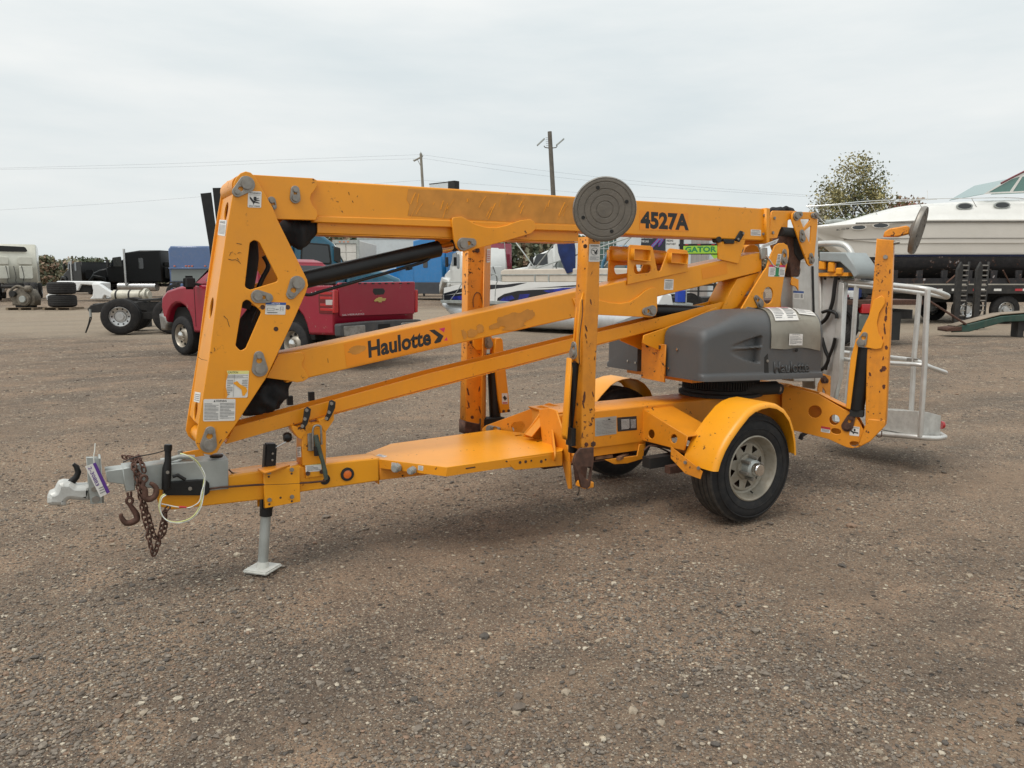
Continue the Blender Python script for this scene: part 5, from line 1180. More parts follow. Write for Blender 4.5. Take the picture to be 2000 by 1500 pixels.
# rust bites along the worn legs
def rust_bites(pl, par_name, spots, seed):
    r = random.Random(seed)
    for k, (x, y, rx, ry) in enumerate(spots): blotch('rust_patch', x, y, rx, ry, seed+k, M_RUSTP, pl, P, .0012, r.uniform(-.3, .3))
M_RUSTP = mat('rust_patch', (.10, .032, .018), .9, var=.5, vs=50, bump=.4, bs=150)
rust_bites(pf_, '', [(1145, 642, 1.6, 7), (1144, 656, 1.2, 5), (1146, 668, .8, 3), (1141, 776, 2.2, 12), (1139, 790, 1.4, 8), (1158, 770, 1.2, 6), (1156, 820, 1.0, 5), (1145, 868, 4, 4), (1154, 590, 1.2, 6), (1161, 700, .9, 4), (1137, 850, 1.0, 6)], 31)
rust_bites(pr, '', [(1733, 594, 1.2, 4), (1731, 606, 2, 8), (1730, 622, 2.6, 6), (1727, 634, 1.2, 3), (1728, 645, 1.8, 8), (1724, 660, 1., 3), (1736, 571, 1., 3), (1726, 720, 5, 5), (1721, 724, 3, 3), (1731, 679, 3, 4), (1699, 731, 2.4, 4), (1726, 755, 3, 5), (1725, 700, 1.2, 4), (1718, 765, 1., 2), (1738, 530, 1.3, 5)], 61)
rust_bites(PY(.66), '', [(914, 765, 1.6, 8), (915, 790, 1.4, 7), (936, 760, 1.2, 6), (937, 800, 1.2, 8), (922, 815, 3, 3), (911, 720, .9, 4)], 91)
# ------------------------------------------------------------ background: vehicles and things round the yard
class FR:
    """frame on the ground: a runs to the right of the picture, b runs away, turned by yaw (right end nearer when positive)"""
    def __init__(s, px, d, yaw=0., z=None):
        s.o = bgp(px, d, z); y = radians(yaw); s.A = (RT*cos(y)-FH*sin(y)).normalized(); s.B = (FH*cos(y)+RT*sin(y)).normalized(); s.rz = atan2(s.A.y, s.A.x)
    def w(s, a, b, z): return s.o+s.A*a+s.B*b+UP*z
    def side(s, b=0., a=0.): return PL(s.w(a, b, 0), s.A)
    def left(s, a): return PL(s.w(a, 0, 0), -s.B)
    def right(s, a): return PL(s.w(a, 0, 0), s.B)
    def top(s, z): return PL(s.w(0, 0, z), s.A, s.B)
    def sp(s, name, pts, b0, b1, m, par, holes=(), bev=.02): return plate(name, s.side(b0), pts, b1-b0, m, par, holes=holes, bev=bev)
    def bx(s, name, a0, a1, b0, b1, z0, z1, m, par, bev=.0, seg=1):
        return box(name, s.w((a0+a1)/2, (b0+b1)/2, (z0+z1)/2), (abs(a1-a0), abs(b1-b0), abs(z1-z0)), m, par, rz=s.rz, bev=bev, seg=seg)
    def cy(s, name, p, q, r, m, par, **k): return cyl(name, s.w(*p), s.w(*q), r, m, par, **k)
    def tb(s, name, pts, r, m, par, **k): return tube(name, [s.w(*p) for p in pts], r, m, par, **k)
def finish(t, fr):
    """put the empty at the thing's base and keep the parts where they stand"""
    M = Matrix.Translation(fr.o) @ Matrix.Rotation(fr.rz, 4, 'Z'); inv = M.inverted()
    t.matrix_basis = M
    for o in COL.objects:
        if o.parent == t: o.matrix_basis = inv @ o.matrix_basis
    return t
def R4c(a0, a1, z0, z1, r=.0):
    q = [(a0, z0), (a1, z0), (a1, z1), (a0, z1)]; return rnd(q, r, 4) if r > 0 else q
M_STEEL = mat('truck_rim_aluminium', (.55, .55, .54), .3, .8, var=.1, vs=6, dirt=.25)
M_FRM = mat('truck_frame_black', (.02, .019, .018), .7, var=.3, vs=4, dirt=.4, dirt_col=(.09, .075, .06))
M_FTYR = mat('far_tyre', (.019, .018, .018), .85, var=.2, vs=4, dirt=.35, dirt_col=(.08, .07, .06), spec=.3)
def carpaint(n, c, dirt=.12): return mat(n, c, .25, var=.05, vs=2, coat=.5, dirt=dirt, dirt_col=(.25, .22, .19))
def wheel(fr, a, b, r, w, par, rimm=None, dirn=-1, holes=10, name='wheel', steer=False):
    """tyre with dished rim, outer face towards dirn along b; seen from the camera side"""
    p, q = fr.w(a, b, r), fr.w(a, b+w, r); rr = r*.56
    if dirn < 0: A_, B_ = p, q
    else: A_, B_ = q, p
    ty = lathe(name, [(rr, .03), (rr*1.08, .0), (r*.85, -.006), (r*.96, .02), (r, .05), (r, w-.05), (r*.96, w-.02), (rr, w)], A_, B_, M_FTYR, par, n=44)
    rimm = rimm or M_STEEL
    if steer: pr = [(rr, .02), (rr*.96, .012), (rr*.9, .05), (rr*.55, .02), (rr*.5, -.03), (rr*.3, -.07), (0, -.07)]
    else: pr = [(rr, .02), (rr*.96, .012), (rr*.93, .1), (rr*.6, .13), (rr*.5, .1), (rr*.36, .1), (rr*.34, .03), (0, .03)]
    rm = lathe('rim', pr, A_, B_, rimm, ty, n=36)
    ax = (B_-A_).normalized(); u = ax.cross(UP).normalized()
    if holes:
        mes = []
        for k in range(holes):
            t = 2*pi*k/holes; hd = rr*.78; dep = .034 if steer else .115
            c = A_+ax*(dep-.01)+u*(hd*cos(t))+UP*(hd*sin(t)); mes.append(cyl_me(c, c+ax*.02, rr*.085, n=8))
        h = merge('hand_holes', mes, M_DKHOLE, ty); tag(h, kind='stuff')
    return ty
def truck_duals(fr, a, par, wid=2.4, r=.52):
    wheel(fr, a, .0, r, .27, par); wheel(fr, a, .31, r, .27, par, holes=0)
    wheel(fr, a, wid-.27, r, .27, par, dirn=1, holes=0); wheel(fr, a, wid-.58, r, .27, par, dirn=1, holes=0)
# ---- rear of a tractor with bare frame; teal cab behind the lift
f = FR(236, 22.3, -16); T = thing('semi_truck', 'teal sleeper tractor with bare rear frame, standing behind the yellow tower', 'truck')
M_TEAL = carpaint('teal_truck_paint', (.012, .105, .17))
truck_duals(f, 0, T); f2 = f
truck_duals(f, 1.38, T)
for b in (.78, 1.55): f.sp('frame_rail', [(-.85, .78), (-.6, .72), (-.45, .66), (3.2, .66), (7.8, .66), (7.8, .92), (-.2, .92), (-.85, .86)], b, b+.09, M_FRM, T)
f.bx('crossmember', -.85, -.7, .78, 1.64, .7, .88, M_FRM, T); f.bx('crossmember', .6, .8, .78, 1.64, .62, .86, M_FRM, T)
f.sp('rear_tail_taper', [(-1.0, .72), (-.95, .62), (-.7, .62), (-.3, .74), (.1, .98), (-.1, 1.0), (-.9, .84)], .74, .80, M_FRM, T)
f.bx('suspension_beam', .25, 1.15, .62, .78, .42, .62, M_FRM, T)
f.cy('axle', (0, .3, .52), (0, 2.1, .52), .09, M_FRM, T); f.cy('axle', (1.38, .3, .52), (1.38, 2.1, .52), .09, M_FRM, T)
f.sp('fifth_wheel', [(.35, .95), (1.9, .95), (2.2, 1.15), (1.7, 1.18), (.9, 1.03), (.4, 1.0)], .75, 1.6, M_FRM, T)
f.tb('hanging_hose', [(-.92, .74, .68), (-.93, .73, .5), (-.98, .72, .3), (-1.08, .72, .03)], .02, M_BLKM, T, n=6)
f.tb('hanging_hose', [(-.9, .74, .66), (-.9, .73, .45), (-1.0, .72, .2), (-1.06, .72, .06)], .014, M_BLKM, T, n=6)
f.cy('hose_coupling', (-.92, .74, .5), (-.92, .74, .72), .035, M_GALV, T)
f.bx('mud_shelf', 1.9, 2.6, .1, 2.3, .95, 1.0, M_FRM, T)
def rbox(fr, name, prof, b0, b1, m, par, bev=.06): return fr.sp(name, prof, b0, b1, m, par, bev=bev)
rbox(f, 'sleeper', [(3.1, 1.05), (4.9, 1.05), (4.9, 3.3), (4.4, 3.85), (3.6, 4.1), (3.1, 4.15)], .0, 2.45, M_TEAL, T, .09)
f.sp('side_extender', [(2.36, 4.08), (2.66, 4.12), (2.80, 2.3), (2.84, 1.05), (2.62, 1.05), (2.52, 2.6)], -.0, .04, M_BLK, T, bev=.01)
f.sp('side_extender', [(2.70, 4.25), (3.1, 4.27), (3.1, 1.0), (2.86, 1.0), (2.80, 2.4)], -.01, .05, M_BLK, T, bev=.01)
f.sp('side_extender', [(2.70, 4.25), (3.1, 4.27), (3.1, 1.0), (2.86, 1.0), (2.80, 2.4)], 2.4, 2.45, M_BLK, T, bev=.01)
rbox(f, 'cab', [(4.9, 1.0), (6.35, 1.0), (6.5, 1.9), (6.42, 2.05), (6.1, 2.72), (5.75, 2.98), (4.9, 3.05)], .15, 2.3, M_TEAL, T, .08)
f.sp('side_window', rnd([(5.15, 2.1), (6.0, 2.1), (5.95, 2.62), (5.2, 2.68)], .06), .125, .16, M_GLD, T, bev=.005)
f.sp('window_frame', rnd([(5.10, 2.05), (6.05, 2.05), (6.0, 2.67), (5.15, 2.73)], .06), .14, .17, M_BLKM, T, bev=.005)
wsa, wsb = f.w(6.15, .25, 2.72), f.w(6.52, .25, 1.95); pws = PL(wsb, f.B, wsa-wsb)
plate('windshield', pws.off(.0), [(0, .02), (1.95, .02), (1.9, .84), (.05, .84)], .03, M_GLG, T)
rbox(f, 'engine_hood', [(6.4, .9), (8.2, .8), (8.3, 1.3), (8.15, 1.62), (7.6, 1.85), (6.5, 2.02)], .2, 2.25, M_TEAL, T, .12)
rbox(f, 'front_fender', [(6.7, .75), (7.0, 1.25), (7.6, 1.3), (8.0, .95), (8.3, .7), (8.35, 1.2), (7.9, 1.55), (6.7, 1.5)], .02, .35, M_TEAL, T, .06)
wheel(f, 7.4, .05, .5, .28, T, steer=True); wheel(f, 7.4, 2.1, .5, .28, T, holes=0, dirn=1)
f.sp('mirror', rnd([(6.1, 2.15), (6.3, 2.05), (6.3, 2.55), (6.1, 2.6)], .05), -.25, -.1, M_BLKM, T, bev=.03); f.tb('mirror_arm', [(6.1, .15, 2.6), (6.2, -.18, 2.55)], .02, M_BLKM, T, n=6)
f.cy('fuel_tank', (3.2, .35, .75), (5.6, .35, .75), .32, M_STEEL, T); f.bx('cab_step', 5.0, 6.2, .05, .4, .5, 1.0, M_BLKM, T)
finish(T, f)
# ---- red pickup: rear left corner towards the camera
f = FR(657, 13.28, 0); hd = Vector((cos(radians(143.5)), sin(radians(143.5))))
f.A = (RT*hd.x+FH*hd.y).normalized(); f.B = (RT*(-hd.x*0)+RT*hd.y-FH*hd.x).normalized(); f.rz = atan2(f.A.y, f.A.x)   # a: forward, b: to its right side
# mirror-handed frame: side planes need u running to the right of the picture, that is backwards
T = thing('pickup_truck', 'dented dark red crew cab pickup with mud-caked rear bumper, parked behind the yellow tower', 'pickup truck')
M_MAR = mat('dark_red_paint', (.27, .003, .022), .36, var=.08, vs=1.5, coat=.25, dirt=.08, dirt_col=(.2, .1, .08), chips=.1, chip_col=(.4, .35, .33), cs=18)
M_BMP = mat('dirty_chrome_bumper', (.33, .32, .30), .35, .8, var=.2, vs=6, dirt=.8, dirt_col=(.13, .11, .09))
M_BMPD = mat('grey_bumper_plastic', (.045, .047, .05), .6, var=.2, dirt=.35)
WID = 1.98
def side_pl(b): return PL(f.w(0, b, 0), -f.A)       # local x = -a
def SPk(name, pts, b0, b1, m, bev=.03, holes=(), par=None): return plate(name, side_pl(b0), [(-a, z) for a, z in pts], b1-b0, m, par or T, holes=[[(-a, z) for a, z in h] for h in holes], bev=bev)
def arch(ca, r, z0): 
    n = 9; return [(ca-r*cos(pi*k/n)*1., z0+r*sin(pi*k/n)*1.0) for k in range(n+1)]
RA, FA = 1.22, 4.92
low = [(0.02, .62), (RA-.50, .60)]+arch(RA, .47, .62)[1:-1]+[(RA+.5, .50), (FA-.52, .50)]+arch(FA, .49, .60)[1:-1]+[(FA+.52, .62), (5.50, .62)]
up = [(5.60, 1.0), (5.56, 1.2), (5.34, 1.35), (4.9, 1.43), (4.5, 1.47), (4.25, 1.48), (1.95, 1.47), (0.03, 1.50), (0, 1.3)]
body = SPk('truck_body', low+up, 0, WID, M_MAR, .05)
# cabin with tapering sides
bm = bmesh.new()
lo = [(2.15, 1.46), (4.45, 1.46)]
def ring(pts, inset): return [bm.verts.new(f.w(a, b, z)) for a, z in pts for b in (inset, WID-inset)]
a1 = ring(lo, .04); mid_ = ring([(2.32, 1.91), (3.68, 1.93)], .17); a2 = ring([(2.5, 1.99), (3.5, 2.01)], .28)
for p_, q_ in ((a1, mid_), (mid_, a2)):
    for i, j in ((0, 2), (2, 3), (3, 1), (1, 0)): bm.faces.new((p_[i], p_[j], q_[j], q_[i]))
bm.faces.new((a2[0], a2[2], a2[3], a2[1])); bm.faces.new((a1[0], a1[1], a1[3], a1[2]))
bmesh.ops.bevel(bm, geom=list(bm.edges), offset=.04, segments=2, affect='EDGES')
cab = bmobj('cabin', bm, M_MAR, T, sm=40)
# windows follow the sloped sides
pi_ = Vector((f.w(2.1, .165, 1.97)-f.w(2.0, .035, 1.47))); psd = PL(f.w(2.0, .03, 1.47), -f.A, (f.w(2.0, .165, 1.97)-f.w(2.0, .03, 1.47)))
for a0, a1_, nm in ((2.36, 3.0, 'rear_side_window'), (3.06, 3.95, 'front_side_window')):
    plate(nm, psd.off(.006), rnd([(-(a0-2.0), .08), (-(a1_-2.0), .08), (-(min(a1_, 3.72)-2.0), .40), (-(a0-2.0+.05), .40)], .03), .02, M_GLD, T, bev=.003)
prw = PL(f.w(2.15, .2, 1.5), f.B, f.w(2.31, .2, 1.91)-f.w(2.15, .2, 1.5))
if prw.n.dot(-f.A) < 0: prw = PL(f.w(2.15, WID-.2, 1.5), -f.B, f.w(2.31, .2, 1.91)-f.w(2.15, .2, 1.5))
plate('rear_window', prw.off(.012), rnd([(0.02, .03), (WID-.42, .03), (WID-.52, .38), (.12, .38)], .04), .02, M_GLD, T, bev=.003)
pfw = PL(f.w(4.44, .1, 1.48), f.B, f.w(3.7, .1, 2.0)-f.w(4.44, .1, 1.48)); plate('windshield', PL(f.w(4.46, .1, 1.49), -f.B, f.w(3.72, .1, 2.01)-f.w(4.46, .1, 1.49)).off(0), [(0, .05), (-1.75, .05), (-1.65, .8), (-.1, .8)], .02, M_GLD, T)
SPk('bed_rail', [(0.02, 1.49), (1.92, 1.47), (1.92, 1.52), (.02, 1.54)], -.005, .07, M_BLKM, .01)
M_LENS = mat('dark_red_lens', (.13, .004, .008), .15, coat=.6)
# tailgate traced on its own plane
ptl = PL(f.w(-.005, 0, 0), f.B)
tgp = [(659, 552), (809, 550), (808, 613), (662, 619)]
gate = plate('tailgate', ptl.off(.03), rnd(ptl.s(tgp), .04), .06, M_MAR, T, bev=.015)
lam = lambda pts: ptl.s(pts)
hnd = plate('tailgate_handle', ptl.off(.034), rnd(lam([(727, 563.5), (746, 563), (750, 568), (747, 575), (730, 576), (725.5, 570)]), .02), .02, M_BLKM, gate, bev=.004)
for x in (668, 677, 700, 711, 726, 739, 752, 765, 780, 795):
    c = lam([(x, 553.4)])[0]; box('clip_slot', ptl.at(c[0], c[1], .03), (.055, .03, .02), M_BLKM, gate, rz=atan2(f.B.y, f.B.x))
M_GOLD = mat('gold_badge', (.52, .40, .14), .3, .7, var=.1)
plate('maker_emblem', ptl.off(.042), lam([(728.5, 586.5), (733, 582), (736.5, 582), (736.5, 580.5), (743.5, 580.5), (743.5, 582.5), (751.5, 582.5), (749, 587.5), (743, 588), (742.5, 590.5), (736, 590.5), (736, 588.5), (728.5, 589)]), .012, M_GOLD, gate, bev=.003)
lettering('raised_letters', 'SILVERADO', ptl, (666, 617), (709, 614.5), (666, 613.6), mat('worn_letters', (.5, .42, .42), .5), gate, bold=.01, z=.032)
for b_, s_ in ((0, 0), (WID-.0, 1)):
    pass
ll = plate('tail_light', ptl.off(.028), rnd(lam([(629, 566), (640, 566), (658, 567), (659, 611), (630, 612)] if False else [(650.5, 566), (659, 567), (659.5, 611), (650.5, 612)]), .02), .05, M_REDL, T, bev=.01)
sdl = plate('tail_light', side_pl(-.012), rnd([(-.015, .99), (-.015, 1.38), (-.36, 1.38), (-.40, 1.30), (-.40, .99)], .03), .05, M_LENS, T, bev=.006)
for z_ in (1.04, 1.12, 1.24, 1.32): plate('lens_band', side_pl(-.014), [(-.04, z_), (-.36, z_), (-.36, z_+.045), (-.04, z_+.045)][::-1], .012, M_REDL, sdl, bev=.003)
plate('reverse_lamp', side_pl(-.022), [(-.03, 1.14), (-.03, 1.23), (-.2, 1.23), (-.2, 1.14)], .03, mat('clear_lens', (.5, .45, .43), .2), sdl, bev=.004)
plate('tail_light', ptl.off(.02), rnd(lam([(810, 566), (815, 566), (815, 609), (810, 611)]), .015), .04, M_REDL, T, bev=.008)
lettering('badge_lettering', '4x4', side_pl(-.012), (606, 578), (617, 575), (606, 571), M_WH, T, bold=.01, z=.001)
bp1 = plate('rear_bumper', PL(f.w(-.16, -.02, 0), f.B), rnd([(0, .60), (.62, .58), (.66, .62), (1.35, .62), (1.4, .58), (2.02, .60), (2.02, .82), (1.4, .84), (.62, .84), (0, .82)], .04), .16, M_BMPD, T, bev=.02)
plate('bumper_face', PL(f.w(-.165, 0, 0), f.B), rnd([(.06, .61), (.55, .60), (.55, .78), (.05, .78)], .03), .02, M_BMP, bp1, bev=.006); plate('bumper_face', PL(f.w(-.165, 0, 0), f.B), rnd([(1.45, .60), (1.95, .61), (1.95, .78), (1.45, .78)], .03), .02, M_BMP, bp1, bev=.006)
plate('plate_recess', PL(f.w(-.164, 0, 0), f.B), rnd([(.86, .66), (1.16, .66), (1.16, .78), (.86, .78)], .02), .02, M_DKHOLE, bp1, bev=.003)
def pick_wheel(a, b, dirn):
    p, q = f.w(a, b, .405), f.w(a, b+.26, .405)
    if dirn > 0: p, q = q, p
    ty = lathe('wheel', [(.24, .02), (.26, 0), (.34, -.005), (.385, .015), (.405, .04), (.405, .22), (.385, .25), (.26, .26)], p, q, M_RUB, T, n=44)
    lathe('rim', [(.245, .01), (.235, .02), (.215, .09), (.16, .09), (.12, .045), (.095, .04), (.09, -.005), (.07, -.02), (0, -.02)], p, q, mat('dusty_pickup_rim', (.40, .36, .30), .4, .5, dirt=.4), ty, n=32)
    lathe('hub_cap', [(.10, .03), (.09, -.012), (.05, -.03), (0, -.03)], p, q, M_CHR, ty, n=8)
    ax = (q-p).normalized(); u = ax.cross(UP).normalized()
    for k in range(8):
        t = 2*pi*k/8; c = p+ax*.078+u*(.175*cos(t))+UP*(.175*sin(t)); cyl('rim_hole', c, c+ax*.02, .032, M_DKHOLE, ty, n=8)
pick_wheel(RA, .02, -1); pick_wheel(FA, .02, -1); pick_wheel(RA, WID-.28, 1); pick_wheel(FA, WID-.28, 1)
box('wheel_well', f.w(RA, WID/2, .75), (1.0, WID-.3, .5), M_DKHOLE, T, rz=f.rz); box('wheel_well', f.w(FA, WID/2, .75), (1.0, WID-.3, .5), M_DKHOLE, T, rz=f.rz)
SPk('front_bumper', [(5.42, .5), (5.66, .5), (5.70, .85), (5.42, .8)], -.01, WID, M_BMP, .04)
SPk('underbody', [(.4, .35), (5.2, .35), (5.2, .6), (.4, .6)], .4, WID-.4, M_FRM, .02)
mcn = f.w(4.15, -.18, 1.52); box('side_mirror', mcn, (.10, .26, .27), M_BLKM, T, rz=f.rz, bev=.05, seg=3); tube('mirror_arm', [f.w(4.12, .06, 1.47), f.w(4.15, -.1, 1.5)], .03, M_BLKM, T, n=8)
SPk('door_seam', [(3.02, .62), (3.035, .62), (3.035, 1.46), (3.02, 1.46)], -.004, .01, M_DKHOLE, .0005); SPk('door_seam', [(2.02, .62), (2.035, .62), (2.035, 1.46), (2.02, 1.46)], -.004, .01, M_DKHOLE, .0005); SPk('door_seam', [(4.28, .62), (4.295, .62), (4.295, 1.46), (4.28, 1.46)], -.004, .01, M_DKHOLE, .0005)
f.rz = atan2(f.A.y, f.A.x); finish(T, f)
# ---- generic distant tractor seen from the side; s=+1 faces right, -1 faces left; a measured from cab back
def tractor(px, d, yaw, s, paint, name, label, top=3.9, sleeper=2.0, hoodlen=1.6, back_a=0., stack=True, group=None, skirt=None, hoses=True, cablow=None):
    f = FR(px, d, yaw); T = thing(name, label, 'truck', group=group)
    S = lambda pts: [(q[0]*s, q[1]) for q in pts]
    cl = cablow or top-.85
    f.sp('sleeper', S([(0, 1.0), (sleeper, 1.0), (sleeper, top-.15), (sleeper*.6, top), (.1, top)]), 0, 2.4, paint, T, bev=.08)
    f.sp('cab', S([(sleeper, 1.0), (sleeper+1.35, 1.0), (sleeper+1.5, 1.95), (sleeper+1.05, cl-.1), (sleeper+.6, cl+.1), (sleeper, cl+.35)]), .12, 2.28, paint, T, bev=.06)
    f.sp('side_window', S(rnd([(sleeper+.3, 2.05), (sleeper+1.15, 2.05), (sleeper+.95, 2.65), (sleeper+.35, 2.72)], .06)), .10, .14, M_GLD, T, bev=.005)
    A0 = f.w(s*(sleeper+1.50), 0, 1.98); B0 = f.w(s*(sleeper+1.04), 0, cl-.1); pl = PL(A0+f.B*.25, f.B*s, B0-A0) if s > 0 else PL(A0+f.B*2.15, -f.B, B0-A0)
    plate('windshield', pl.off(.02), [(0.0, .02), (1.9, .02), (1.8, (B0-A0).length-.05), (.1, (B0-A0).length-.05)], .03, M_GLG, T)
    h = sleeper+1.4
    f.sp('engine_hood', S([(h, .95), (h+hoodlen, .8), (h+hoodlen+.08, 1.3), (h+hoodlen-.15, 1.65), (h+hoodlen*.5, 1.85), (h, 1.98)]), .25, 2.15, paint, T, bev=.1)
    f.sp('front_fender', S([(h+.1, .8), (h+.35, 1.2), (h+.9, 1.25), (h+1.25, .9), (h+hoodlen+.1, .6), (h+hoodlen+.1, 1.1), (h+hoodlen-.3, 1.5), (h+.1, 1.35)]), .02, .4, paint, T, bev=.05)
    wheel(f, s*(h+.65), .06, .5, .28, T, steer=True); wheel(f, s*(h+.65), 2.06, .5, .28, T, holes=0, dirn=1)
    f.sp('frame_rail', S([(-3.6, .7), (h+hoodlen, .7), (h+hoodlen, .9), (-3.6, .9)]), .8, 1.65, M_FRM, T)
    for a in (-1.2, -2.5): truck_duals(f, s*a, T)
    if skirt: f.sp('side_skirt', S([(-.1, .38), (sleeper+.9, .38), (sleeper+.9, 1.05), (-.1, 1.05)]), .0, .12, skirt, T, bev=.02); f.sp('side_skirt', S([(-.1, .38), (sleeper+.9, .38), (sleeper+.9, 1.05), (-.1, 1.05)]), 2.28, 2.4, skirt, T, bev=.02)
    else: f.cy('fuel_tank', (s*.6, .3, .7), (s*(sleeper+.7), .3, .7), .3, M_STEEL, T)
    if stack: f.cy('exhaust_stack', (s*(sleeper+.02), -.02, .8), (s*(sleeper+.02), -.02, top+.1), .075, M_STEEL, T)
    f.sp('mirror', S(rnd([(sleeper+1.1, 2.0), (sleeper+1.25, 2.0), (sleeper+1.25, 2.5), (sleeper+1.1, 2.5)], .04)), -.2, -.06, M_BLKM, T, bev=.02)
    f.sp('sleeper_window', S(rnd([(sleeper*.5, 1.9), (sleeper*.5+.35, 1.9), (sleeper*.5+.35, 2.6), (sleeper*.5, 2.6)], .08)), -.015, .02, M_GLD, T, bev=.004)
    bpl = PL(f.w(-s*.085, 0 if s < 0 else 2.4, 0), f.B if s < 0 else -f.B)
    bk = f.right if s < 0 else f.left
    pb_ = bk(-s*.002) if False else (f.right(.012) if s < 0 else f.left(-.012))
    sg = 1 if s < 0 else -1
    for (a0, a1, z0, z1) in [q for q in ((.25, .95, 1.25, 2.0), (1.45, 2.15, 1.25, 2.0), (.25, .95, 2.1, top-.75), (1.45, 2.15, 2.1, top-.75)) if q[3] > q[2]+.25]:
        plate('back_panel', pb_.off(.05), rnd([(sg*a0, z0), (sg*a1, z0), (sg*a1, z1), (sg*a0, z1)] if sg > 0 else [(-a1, z0), (-a0, z0), (-a0, z1), (-a1, z1)], .08), .05, paint, T, bev=.02)
    if hoses:
        for k in range(3):
            b = .8+.4*k; f.tb('air_hose', [(-s*.1, b, 2.0), (-s*.35, b+.1, 1.4), (-s*.3, b+.05, 1.1), (-s*.7, b+.2, .95)], .02, M_BLKM, T, sm=4, n=6)
    f.sp('deck_plate', S([(-1.0, .9), (0, .9), (0, .98), (-1.0, .98)]), .7, 1.7, M_FRM, T)
    finish(T, f); return T, f
M_BLUT = carpaint('bright_blue_truck_paint', (.008, .17, .44)); M_BGR = carpaint('slate_blue_truck_paint', (.07, .125, .26), .2)
M_BKT = mat('black_truck_paint', (.004, .0045, .005), .35, var=.1, spec=.22); M_WHT = carpaint('white_truck_paint', (.66, .67, .65), .1); M_CRM = carpaint('cream_truck_paint', (.62, .61, .52), .2)
M_MRN = carpaint('maroon_truck_paint', (.20, .006, .03)); M_SKT = mat('dark_skirt', (.05, .055, .065), .5)
tractor(866, 45, 34, -1, M_BLUT, 'semi_truck', 'bright blue sleeper tractor facing left behind the black cylinder', 3.65, 2.3, 1.5, skirt=M_SKT, stack=False)
tractor(320, 52, 6, -1, M_BKT, 'semi_truck', 'black sleeper tractor with chrome stack facing left, beside the slate blue cab', 3.12, 2.6, 1.3)
tractor(163, 63, 40, -1, M_BKT, 'semi_truck', 'low black sleeper tractor seen from behind, left of the taller black one', 2.62, 2.0, 1.3, cablow=2.1)
tractor(1146, 43, 10, -1, M_WHT, 'semi_truck', 'white sleeper tractor facing left behind the pontoon boat', 3.5, 1.9, 1.7, stack=False)
tractor(943, 55, 62, -1, M_MRN, 'semi_truck', 'maroon tractor seen from behind, left of the white tractor', 3.75, 1.4, 1.2)
tractor(903, 38, 66, -1, M_WHT, 'semi_truck', 'white tractor with rear cab window behind the far outrigger', 2.88, .7, 1.4, stack=False, cablow=2.6)
t_, ff = tractor(-14, 46, 62, -1, M_CRM, 'semi_truck', 'cream tractor seen from behind with rust-streaked fairing, at the left edge', 3.3, 1.8, 1.4)
# its dark roof opening and rear rack
f = ff
bo = plate('roof_opening', f.right(.03), rnd([(.1, 2.85), (2.0, 2.85), (1.85, 3.15), (.5, 3.2)], .15), .03, M_BLKM, None, bev=.01); bo.parent = t_; bo.matrix_basis = t_.matrix_basis.inverted()
# slate blue cab facing the camera
f = FR(326, 44, 0); T = thing('semi_truck', 'slate blue tall cab facing the camera, partly hidden by the red pickup', 'truck')
f.sp('cab', [(0, 1.0), (2.45, 1.0), (2.45, 2.95), (2.3, 3.13), (.15, 3.13), (0, 2.95)], .5, 2.8, M_BGR, T, bev=.08)
plate('windshield', PL(f.w(.1, .47, 1.15), f.A), rnd([(0, 0), (2.25, 0), (2.2, .66), (.05, .66)], .08), .02, M_GLG, T)
f.sp('sun_visor', [(.05, 1.83), (2.4, 1.83), (2.4, 1.9), (.05, 1.9)], .32, .6, M_BGR, T)
for x in (.3, .95, 1.12, 1.3, 2.05): f.bx('marker_lamp', x, x+.1, .44, .5, 1.97, 2.02, M_AMB, T)
f.sp('engine_bay', [(.15, .3), (2.3, .3), (2.3, 1.12), (.15, 1.12)], .1, .5, M_FRM, T)
for k in range(7): f.bx('engine_hose_block', .2+.3*k, .36+.3*k, .02, .12, .5+.1*(k % 3), 1.0+.05*(k % 2), M_BLKM if k % 2 else M_BGR, T, bev=.03)
wheel(f, .45, .0, .5, .28, T, holes=0); wheel(f, 2.0, .0, .5, .28, T, holes=0)
f.tb('radio_aerial', [(2.2, 1., 3.0), (2.2, 1, 3.4)], .01, M_BLK, T)
finish(T, f)
# ---- stack of wide tyres, engine on a pallet, white bonnet
for k, (dx, z) in enumerate(((0, .12), (0, .72))):
    f = FR(109, 36); r = .60
    T = thing('loose_tyre', ('lower' if k == 0 else 'upper')+' wide tyre of the pair stacked on a pallet at left', 'tyre', group='stacked loose tyres')
    p = f.w(0, .6, z); lathe('tyre', [(.34, .0), (.40, .0), (.52, .02), (.60, .08), (.61, .3), (.60, .5), (.52, .56), (.40, .58), (.34, .58), (.30, .4), (.30, .2), (.34, 0)], p, p+UP, M_FTYR, T, n=40)
    for g in (.2, .3, .4): lathe('tread_groove', [(.606, g), (.616, g+.01), (.616, g+.02), (.606, g+.03)], p, p+UP, M_BLKM, T, n=40)
    finish(T, f)
M_PAL = mat('pallet_wood', (.20, .15, .10), .85, var=.3, vs=8)
def pallet(px, d, w, label):
    f = FR(px, d); T = thing('pallet', label, 'pallet')
    for k in range(7): f.bx('board', -w/2, w/2, .05+.16*k, .17+.16*k, .09, .11, M_PAL, T)
    for a in (-w/2, -.05, w/2-.1): f.bx('stringer', a, a+.1, .05, 1.15, .0, .09, M_PAL, T)
    finish(T, f)
pallet(110, 36, 1.35, 'grey wooden pallet under the two stacked tyres'); pallet(37, 36, 1.3, 'grey wooden pallet under the engine')
f = FR(37, 36); T = thing('truck_engine', 'dusty grey diesel engine standing on a pallet at far left', 'engine')
M_ENG = mat('dusty_engine', (.17, .15, .12), .75, .3, var=.4, vs=9, dirt=.5)
